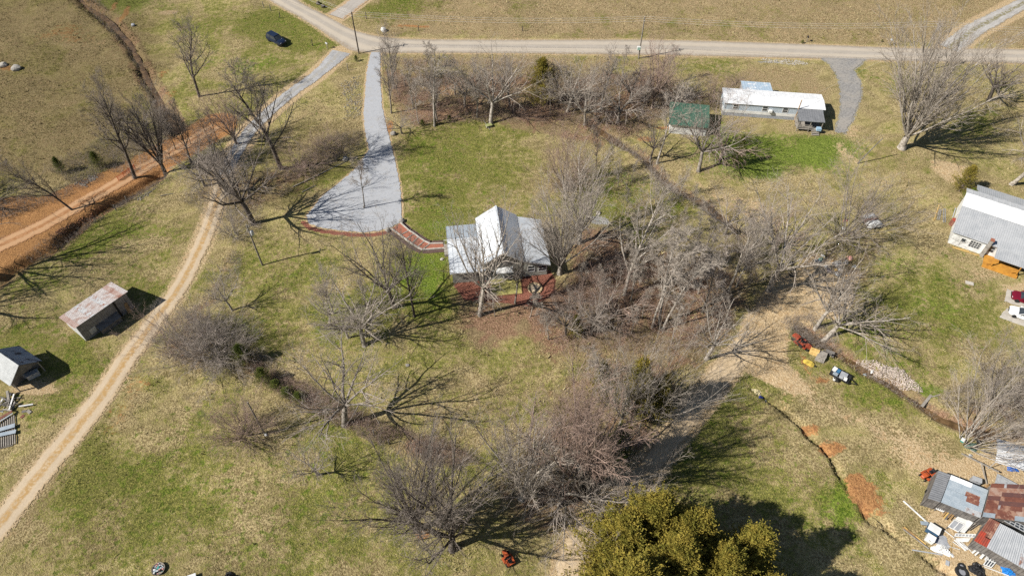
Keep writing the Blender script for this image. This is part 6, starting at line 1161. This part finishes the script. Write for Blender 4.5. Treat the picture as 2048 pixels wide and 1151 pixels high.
tyre(*J(560, 1078), .42, 'tyre with a shiny rim at the gully foot'); tyre(*J(565, 1125), .75, 'large black tyre lying at the bottom edge'); tyre(*J(700, 95), .3, 'small tyre hidden behind the green tarp heap')
# ================================================================== TRASH HEAP, BAGS AND COVERED LOAD under the trees
for k, (px, py, r, lb) in enumerate(((1563, 532, .5, 'left one of the black bags by the crooked tree'), (1582, 528, .5, 'uppermost of the black bags by the crooked tree'), (1584, 540, .5, 'middle one of the black bags by the crooked tree'), (1583, 552, .48, 'lowest of the black bags by the crooked tree'), (1566, 504, .5, 'black bag behind the trunk of the crooked tree'))): heap(px, py, r, r * .8, .5, k, M_BLACK, lb, 'trash_bag', 'bag', 20 + k, .12)
TC = {'white': M_WHITE, 'pale blue': M_ROOF_B, 'teal': simple('teal_plastic', (.04, .30, .26)), 'dark blue': simple('navy_plastic', (.02, .04, .20), (.015, .03, .15), 2, .5), 'grey': M_GALV, 'pink': simple('pink_plastic', (.55, .28, .24), (.45, .22, .19), 2, .6), 'brown': M_BROWNW, 'yellow': M_YELL, 'black': M_BLACK}
for k, (px, py, r, cn, lb) in enumerate(((1634, 524, .6, 'pale blue', 'pale blue bag at the left end of the trash heap'), (1642, 519, .45, 'teal', 'teal bag at the left end of the trash heap'), (1645, 511, .35, 'white', 'white bag at the back left of the trash heap'), (1652, 533, .5, 'pale blue', 'pale blue bag in the front of the trash heap'), (1658, 541, .45, 'dark blue', 'dark blue bag in the front of the trash heap'), (1674, 528, .75, 'white', 'large white bag in the middle of the trash heap'), (1680, 538, .5, 'grey', 'grey bag right of the dark blue one in the trash heap'), (1675, 548, .6, 'grey', 'grey bag at the front edge of the trash heap'), (1692, 524, .5, 'grey', 'grey bag right of the large white bag'), (1700, 516, .5, 'pink', 'pink bag at the right of the trash heap'), (1709, 532, .4, 'pale blue', 'pale blue bag at the right end of the trash heap'), (1672, 540, .35, 'yellow', 'yellow bag in the middle of the trash heap'), (1666, 524, .4, 'brown', 'brown sack behind the dark blue bag'), (1648, 550, .4, 'black', 'black bag at the lower left of the trash heap'), (1686, 458, .4, 'white', 'white bag at the foot of the many-stemmed tree'), (1690, 442, .45, 'pink', 'red-pink bag behind the many-stemmed tree'))): heap(px, py, r, r * .7, r * .75, k * 1.3, TC[cn], lb, 'trash_bag', 'bag', 40 + k, .25)
x, y = P2(1742, 448); e = empty('covered_trailer', (x, y, 0), R(8), 'white tarp-covered load with dark strap right of the many-stemmed tree', 'covered load')
def dome(m, cx, cy, L_, W_, h0, h1): loft(m, [(cx - L_ / 2, [(cy - W_ * .35, h0), (cy + W_ * .35, h0), (cy + W_ * .25, h0 + (h1 - h0) * .5), (cy - W_ * .25, h0 + (h1 - h0) * .5)]), (cx - L_ * .3, [(cy - W_ / 2, h0), (cy + W_ / 2, h0), (cy + W_ * .36, h1), (cy - W_ * .36, h1)]), (cx + L_ * .3, [(cy - W_ / 2, h0), (cy + W_ / 2, h0), (cy + W_ * .36, h1), (cy - W_ * .36, h1)]), (cx + L_ / 2, [(cy - W_ * .38, h0), (cy + W_ * .38, h0), (cy + W_ * .28, h0 + (h1 - h0) * .6), (cy - W_ * .28, h0 + (h1 - h0) * .6)])])
m = MB(); dome(m, 0, -.55, 2.5, 1.3, .3, 1.0); m.build('front_cover', M_WHITE, e, bevel=.08); m = MB(); dome(m, .1, 1.15, 2.0, 1.0, .4, 1.05); m.build('rear_cover', M_GALV, e, bevel=.06); MB().box(-1.1, 1.1, .12, .62, .3, .75).build('cargo', M_RUSTD, e); MB().bar((-.7, -1.0, .8), (.5, -.1, 1.03), .16, .03).build('strap', M_SKIRT, e); MB().box(-1.2, 1.2, -1.1, 1.6, .22, .3).build('frame', M_BLACK, e)
for s in (-1, 1): wheel(e, s * 1.15, .4, .28, .18)
# creek-side rubble, yard debris
def stones(L, n, r0, r1, mat, label, seed, name='rubble'):
    rg = np.random.RandomState(seed); q = pxs(L); lo, hi = q.min(0), q.max(0); c = rg.rand(n * 4, 2) * (hi - lo) + lo; c = c[d_poly(c[:, 0], c[:, 1], q) > 1.1 * (vnoise(c[:, 0], c[:, 1], .9, seed) - .35) + .5 * (rg.rand(len(c)) - .5)][:n]; n = len(c)
    O = np.array([(1, 0, 0), (-1, 0, 0), (0, 1, 0), (0, -1, 0), (0, 0, 1), (0, 0, -1)], float); fc = np.array([(0, 2, 4), (2, 1, 4), (1, 3, 4), (3, 0, 4), (2, 0, 5), (1, 2, 5), (3, 1, 5), (0, 3, 5)])
    V = O[None] * rg.uniform(.6, 1.3, (n, 6, 1)) + rg.normal(0, .22, (n, 6, 3)); s = rg.uniform(r0, r1, n)[:, None, None] ; V = V * s * np.array([1, .8, .6]); a = rg.uniform(0, 6.28, n); ca, sa = np.cos(a)[:, None], np.sin(a)[:, None]
    V = np.stack([V[..., 0] * ca - V[..., 1] * sa, V[..., 0] * sa + V[..., 1] * ca, V[..., 2]], -1); V = V + np.stack([c[:, 0], c[:, 1], hz(c[:, 0], c[:, 1]) + .04], 1)[:, None]
    me = np_mesh(name, V.reshape(-1, 3), [(np.arange(n)[:, None, None] * 6 + fc[None]).reshape(-1, 3)], mat); return tag(link(bpy.data.objects.new(name, me)), label, 'rubble', kind='stuff')
M_RUB = simple('pale_rubble', (.58, .50, .43), (.36, .29, .24), 4, .95)
stones([(1714, 716), (1748, 718), (1795, 738), (1848, 774), (1842, 784), (1800, 776), (1760, 754), (1728, 736)], 1700, .05, .16, M_RUB, 'pale rubble bank beside the creek', 61); stones([(148, 368), (182, 350), (200, 354), (165, 376)], 160, .06, .2, M_STONE, 'loose rubble between brush and clay road', 62); stones([(110, 465), (180, 420), (240, 395), (250, 402), (190, 440), (140, 480)], 900, .06, .2, simple('clay_clods', (.30, .15, .08), (.20, .09, .045), 3, .95), 'clay clods on the creek bank below the clay road', 63); stones([(675, 170), (720, 150), (728, 230), (690, 240), (690, 200)], 500, .05, .16, M_STONE, 'scattered stones on the verge left of the driveway', 64); stones([(1520, 118), (1590, 120), (1640, 128), (1600, 132), (1530, 128)], 350, .06, .18, M_CONC, 'white gravel in the ditch above the mobile home', 65)
stones([(270, 396), (300, 385), (320, 372), (280, 410)], 200, .05, .14, M_STONE, 'stones below the clay road trees', 66)
# broken boards and pallets at the left edge
def LPX(zx, zy): return (zx / 8.855, 780 + zy / 8.855)
e = wempty('scrap_pile', *P2(15, 850), 0, 'collapsed pile of grey boards and pallets at the left edge', 'scrap pile'); rg = random.Random(77)
def lb(a, b, w_, t_, z0, z1, mat): A, B = P(*LPX(*a)), P(*LPX(*b)); MB().bar((A[0], A[1], z0), (B[0], B[1], z1), w_, t_).build('board', mat, e)
for i in range(34):
    a = (rg.uniform(-120, 230), rg.uniform(230, 420)); an = rg.uniform(-.2, 1.2) if i % 3 else rg.uniform(0, 3.1); L_ = rg.uniform(90, 200); lb(a, (a[0] + L_ * math.cos(an), a[1] - L_ * math.sin(an)), rg.uniform(.08, .2), .05, rg.uniform(.05, .6), rg.uniform(.1, .7), rg.choice([M_WOOD, M_OLDWOOD, M_TRIM, M_WOOD]))
lb((-100, 640), (255, 410), .35, .05, .7, .6, M_RUST); lb((-100, 680), (262, 440), .2, .05, .6, .5, M_GALV); lb((-60, 760), (300, 650), .62, .04, .55, .5, M_ROOF_B); lb((-60, 840), (315, 755), .55, .04, .5, .45, M_ROOF_B)
for i in range(9): lb((-40 + i * 40, 1040 - i * 10), (-20 + i * 36, 480 - i * 2), .12, .06, .2, .32, M_WOOD)
for i in range(6): lb((-60, 900 + i * 30), (235, 840 + i * 28), .1, .05, .12, .12, M_OLDWOOD)
lb((190, 70), (185, 255), .3, .3, .8, .2, M_WOOD); lb((250, 170), (385, 145), .12, .08, .3, .3, M_WOOD); lb((370, 320), (610, 270), .18, .1, .5, .35, M_TRIM); lb((500, 375), (560, 415), .4, .3, .15, .15, M_WOOD); lb((400, 390), (480, 380), .35, .2, .1, .15, M_OLDWOOD); lb((380, 500), (440, 450), .4, .2, .12, .12, M_RUST)
# orange barrier by the clay road
A, B = P(238, 362), P(272, 338); e = wempty('barrier_fence', A[0], A[1], 0, 'orange plastic barrier fence beside the clay road', 'barrier'); M_BAR = simple('orange_plastic', (.62, .13, .04), (.52, .10, .03), 2, .6)
for k in range(5): MB().bar((A[0], A[1], .15 + k * .2), (B[0], B[1], .15 + k * .2), .03, .07).build('rail', M_BAR, e)
for f in (0, .33, .66, 1): c = A + (B - A) * f; MB().box(c[0] - .03, c[0] + .03, c[1] - .03, c[1] + .03, 0, 1.1).build('stake', M_BAR, e)
# odds and ends
for (a, b, r_, lb_) in (((322, 394), (348, 387), .06, 'pale fallen branch below the many-stemmed tree'), ((586, 373), (700, 320), .1, 'fallen log left of the driveway turnaround'), ((604, 383), (632, 370), .08, 'short log left of the driveway turnaround'), ((968, 243), (980, 262), .07, 'pole leaning beside the green box on the lawn edge')):
    A, B = P(*a), P(*b); m = MB(); m.tube([Vector(A) + Vector((0, 0, Z(A[0], A[1]) + r_)), Vector((A + B) / 2) + Vector((0, .1, Z(*((A + B) / 2)[:2]) + r_ * 1.4)), Vector(B) + Vector((0, 0, Z(B[0], B[1]) + r_))], [r_, r_ * .85, r_ * .6], 7); o = m.build('fallen_log', M_WOOD); c = Vector((A + B) / 2); o.data.transform(Matrix.Translation(-c)); o.location = c; tag(o, lb_, 'log')
chest(978, 255, .4, 1.1, .7, .5, 'small green-roofed box on the lawn edge of the wood', simple('moss_green_paint', (.30, .32, .14), (.24, .26, .10), 2, .8), M_WOOD, 'utility_box', 'box')
chest(1938, 567, R(-20), 1.1, .6, .14, 'grey concrete lid in the lawn of the white house', M_CONC, M_CONC, 'septic_lid', 'lid')
for (a, b, w_, mt, lb_) in (((1868, 440), (1878, 410), .14, M_YELL, 'yellow board on the grass left of the white house'), ((1903, 493), (1938, 503), .14, M_YELL, 'upper yellow board in front of the white house'), ((1905, 495), (1959, 512), .14, M_YELL, 'long lower yellow board in front of the white house'), ((1888, 445), (1888, 418), .30, M_GALV, 'silver ladder lying left of the white house'), ((1876, 440), (1880, 420), .12, M_GALV, 'grey rail between the yellow board and the ladder'), ((1905, 435), (1911, 416), .14, M_GALV, 'pale pipe leaning beside the white house'), ((1843, 813), (1862, 790), .35, M_WOOD, 'plank footbridge over the creek at the right'), ((1862, 794), (1880, 789), .12, M_WOOD, 'thin plank beside the creek footbridge')):
    A, B = P(*a), P(*b); z = Z(A[0], A[1]) if 'bridge' not in lb_ else .02; m = MB(); m.bar((A[0], A[1], z + .06), (B[0], B[1], (Z(B[0], B[1]) if 'bridge' not in lb_ else .02) + .06), w_, .06)
    if 'ladder' in lb_: m = MB(); [m.bar((A[0] + s * .17, A[1], .1), (B[0] + s * .17, B[1], .1), .05, .07) for s in (-1, 1)]; [m.bar((A[0] + (B[0] - A[0]) * f - .15, A[1] + (B[1] - A[1]) * f, .1), (A[0] + (B[0] - A[0]) * f + .15, A[1] + (B[1] - A[1]) * f, .1), .04, .04) for f in [i / 9 for i in range(10)]]
    o = m.build('footbridge' if 'bridge' in lb_ else 'board' if 'board' in lb_ else 'ladder' if 'ladder' in lb_ else 'rail', mt); c = Vector((A + B) / 2); o.data.transform(Matrix.Translation(-c)); o.location = c; tag(o, lb_, 'bridge' if 'bridge' in lb_ else 'ladder' if 'ladder' in lb_ else 'board')
x, y = P2(1904, 449); e = empty('barrel', (x, y, 0), 0, 'rusty red barrel at the end wall of the white house', 'barrel'); MB().lathe([(.5, 0), (.52, .3), (.5, .6), (.52, .9), (.48, 1.1)], 14).build('drum', M_RUST, e, smooth=True); MB().lathe([(.44, 1.1), (.44, 1.12)], 14).build('lid', M_REDT, e)
heap(1516, 783, 1.3, 1.0, .7, .5, simple('pale_straw_heap', (.58, .52, .32), (.45, .38, .22), 2, .9), 'pale yellow burn heap at the head of the gully', 'burn_heap', 'heap', 71, .15)
for k, (px, py, cn, lb_) in enumerate(((1521, 794, 'dark blue', 'blue scrap below the burn heap'), (1532, 799, 'white', 'white scrap right of the blue scrap'), (1541, 805, 'pale blue', 'pale scrap at the right end below the burn heap'))): heap(px, py, .3, .22, .18, k, TC[cn], lb_, 'scrap_bag', 'bag', 72 + k, .2)
heap(1733, 744, .35, .25, .2, 0, TC['pale blue'], 'pale blue scrap in the creek, left piece', 'scrap_bag', 'bag', 80); heap(1748, 738, .35, .25, .2, 1, TC['white'], 'white scrap beside the creek rubble', 'scrap_bag', 'bag', 81)
# toys and boxes cut by the bottom edge
x, y = P2(318, 1138); e = empty('toy_bin', (x, y, Z(x, y)), R(25), 'oval bin of colourful toys at the bottom left', 'toy bin'); MB().lathe([(.62, 0), (.7, .28), (.74, .3), (.66, .26), (.6, .06)], 18).build('tub', M_WOOD, e); rg = random.Random(3)
for k in range(46): a, r_ = rg.uniform(0, 6.28), rg.uniform(0, .6); MB().box(*(lambda cx, cy, s: (cx - s, cx + s, cy - s, cy + s, .15, .25 + s))(r_ * math.cos(a), r_ * math.sin(a), rg.uniform(.03, .09))).build('toy', [TC['pale blue'], TC['teal'], M_WHITE, TC['pink'], M_BLACK, TC['grey'], M_ROOF_B][k % 7], e)
chest(386, 1156, R(20), .9, .6, .5, 'white box cut by the bottom edge', M_WHITE, M_SKIRT, 'box', 'box')
heap(460, 1160, 1.0, .9, .6, 0, M_BLACK, 'black tarp heap cut by the bottom edge at left', seed=90)

# ================================================================== GRASS: tufts standing on the turf
def tufts(n, seed):
    rg = np.random.RandomState(seed); X = rg.uniform(-122, 122, n); Y = 24 + (164 - 24) * rg.rand(n) ** 1.15
    ok = (np.abs(X) < Y * .62 + 32); X, Y = X[ok], Y[ok]
    j = np.clip(((X - gx[0]) * 0).astype(int) + np.searchsorted(gx, X), 0, nx - 1); i = np.clip(np.searchsorted(gy, Y), 0, ny - 1); k = i * nx + j
    bare = np.maximum(np.maximum(ch['tan'][k], ch['clay'][k]), np.maximum(ch['mulch'][k], ch['grav'][k])); on = -np.minimum.reduce([-d_poly(X, Y, q) for q in (ROADPOLY, W['drive'], W['trd'], *[b for b in BUILT if True])])
    way = np.minimum.reduce([d_line(X, Y, W[q]) for q in ('track', 'lane', 'clay', 'path', 'top', 'rdrive')]) ; keep = (bare < .35 + .5 * rg.rand(len(X)) ** 2) & (on < -.2) & (way > 2.2) & (vnoise(X, Y, .25, 91) + .35 * vnoise(X, Y, 1.1, 92) > .30 + .5 * rg.rand(len(X)))
    X, Y, k = X[keep], Y[keep], k[keep]; n = len(X); Zz = hz(X, Y); V = []; g = np.clip(ch['green'][k] * .7 + ch['lush'][k] * .6 + (g3[k, 1] - .5) * .9 + rg.normal(0, .18, n), 0, 1); hh = rg.uniform(.05, .15, n) * (1 + .4 * (ch['brown'][k] > .3) + .7 * (ch['leaf'][k] > .3)) * (1 + 1.2 * (rg.rand(n) > .985))
    B = 3; a = rg.uniform(0, 6.28, (n, B)); ln = rg.uniform(.3, 1.2, (n, B)); w_ = hh[:, None] * .22; d = np.stack([np.cos(a), np.sin(a)], -1); base = np.stack([X, Y], -1)[:, None] + rg.normal(0, .07, (n, B, 2)); zb = np.broadcast_to(Zz[:, None], (n, B))
    pe = np.stack([-d[..., 1], d[..., 0]], -1) * w_[..., None]; tip = base + d * (ln * hh[:, None])[..., None]
    V = np.stack([np.concatenate([base - pe, zb[..., None] - .01], -1), np.concatenate([base + pe, zb[..., None] - .01], -1), np.concatenate([tip, (zb + hh[:, None])[..., None]], -1)], 2).reshape(-1, 3)
    t = NT('tuft_blades'); A = t.attr('tone'); u = t.sep(A.outputs['Color']); c = t.mix(u[1], (.17, .13, .06), (.56, .465, .25)); c = t.mix(u[0], c, t.mix(u[1], (.075, .10, .016), (.24, .25, .06))); t.col(c); t.b.inputs['Roughness'].default_value = .9; t.b.inputs['Specular IOR Level'].default_value = .1
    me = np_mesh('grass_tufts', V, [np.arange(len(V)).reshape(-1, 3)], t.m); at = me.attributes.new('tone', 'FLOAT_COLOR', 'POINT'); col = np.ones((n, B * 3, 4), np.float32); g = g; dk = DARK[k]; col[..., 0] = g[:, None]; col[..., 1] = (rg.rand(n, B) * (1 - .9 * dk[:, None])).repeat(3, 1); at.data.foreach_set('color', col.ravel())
    return tag(link(bpy.data.objects.new('grass_tufts', me)), 'dry and green grass tufts over the lawns and fields', 'grass', kind='stuff')
tufts(330000, 5)
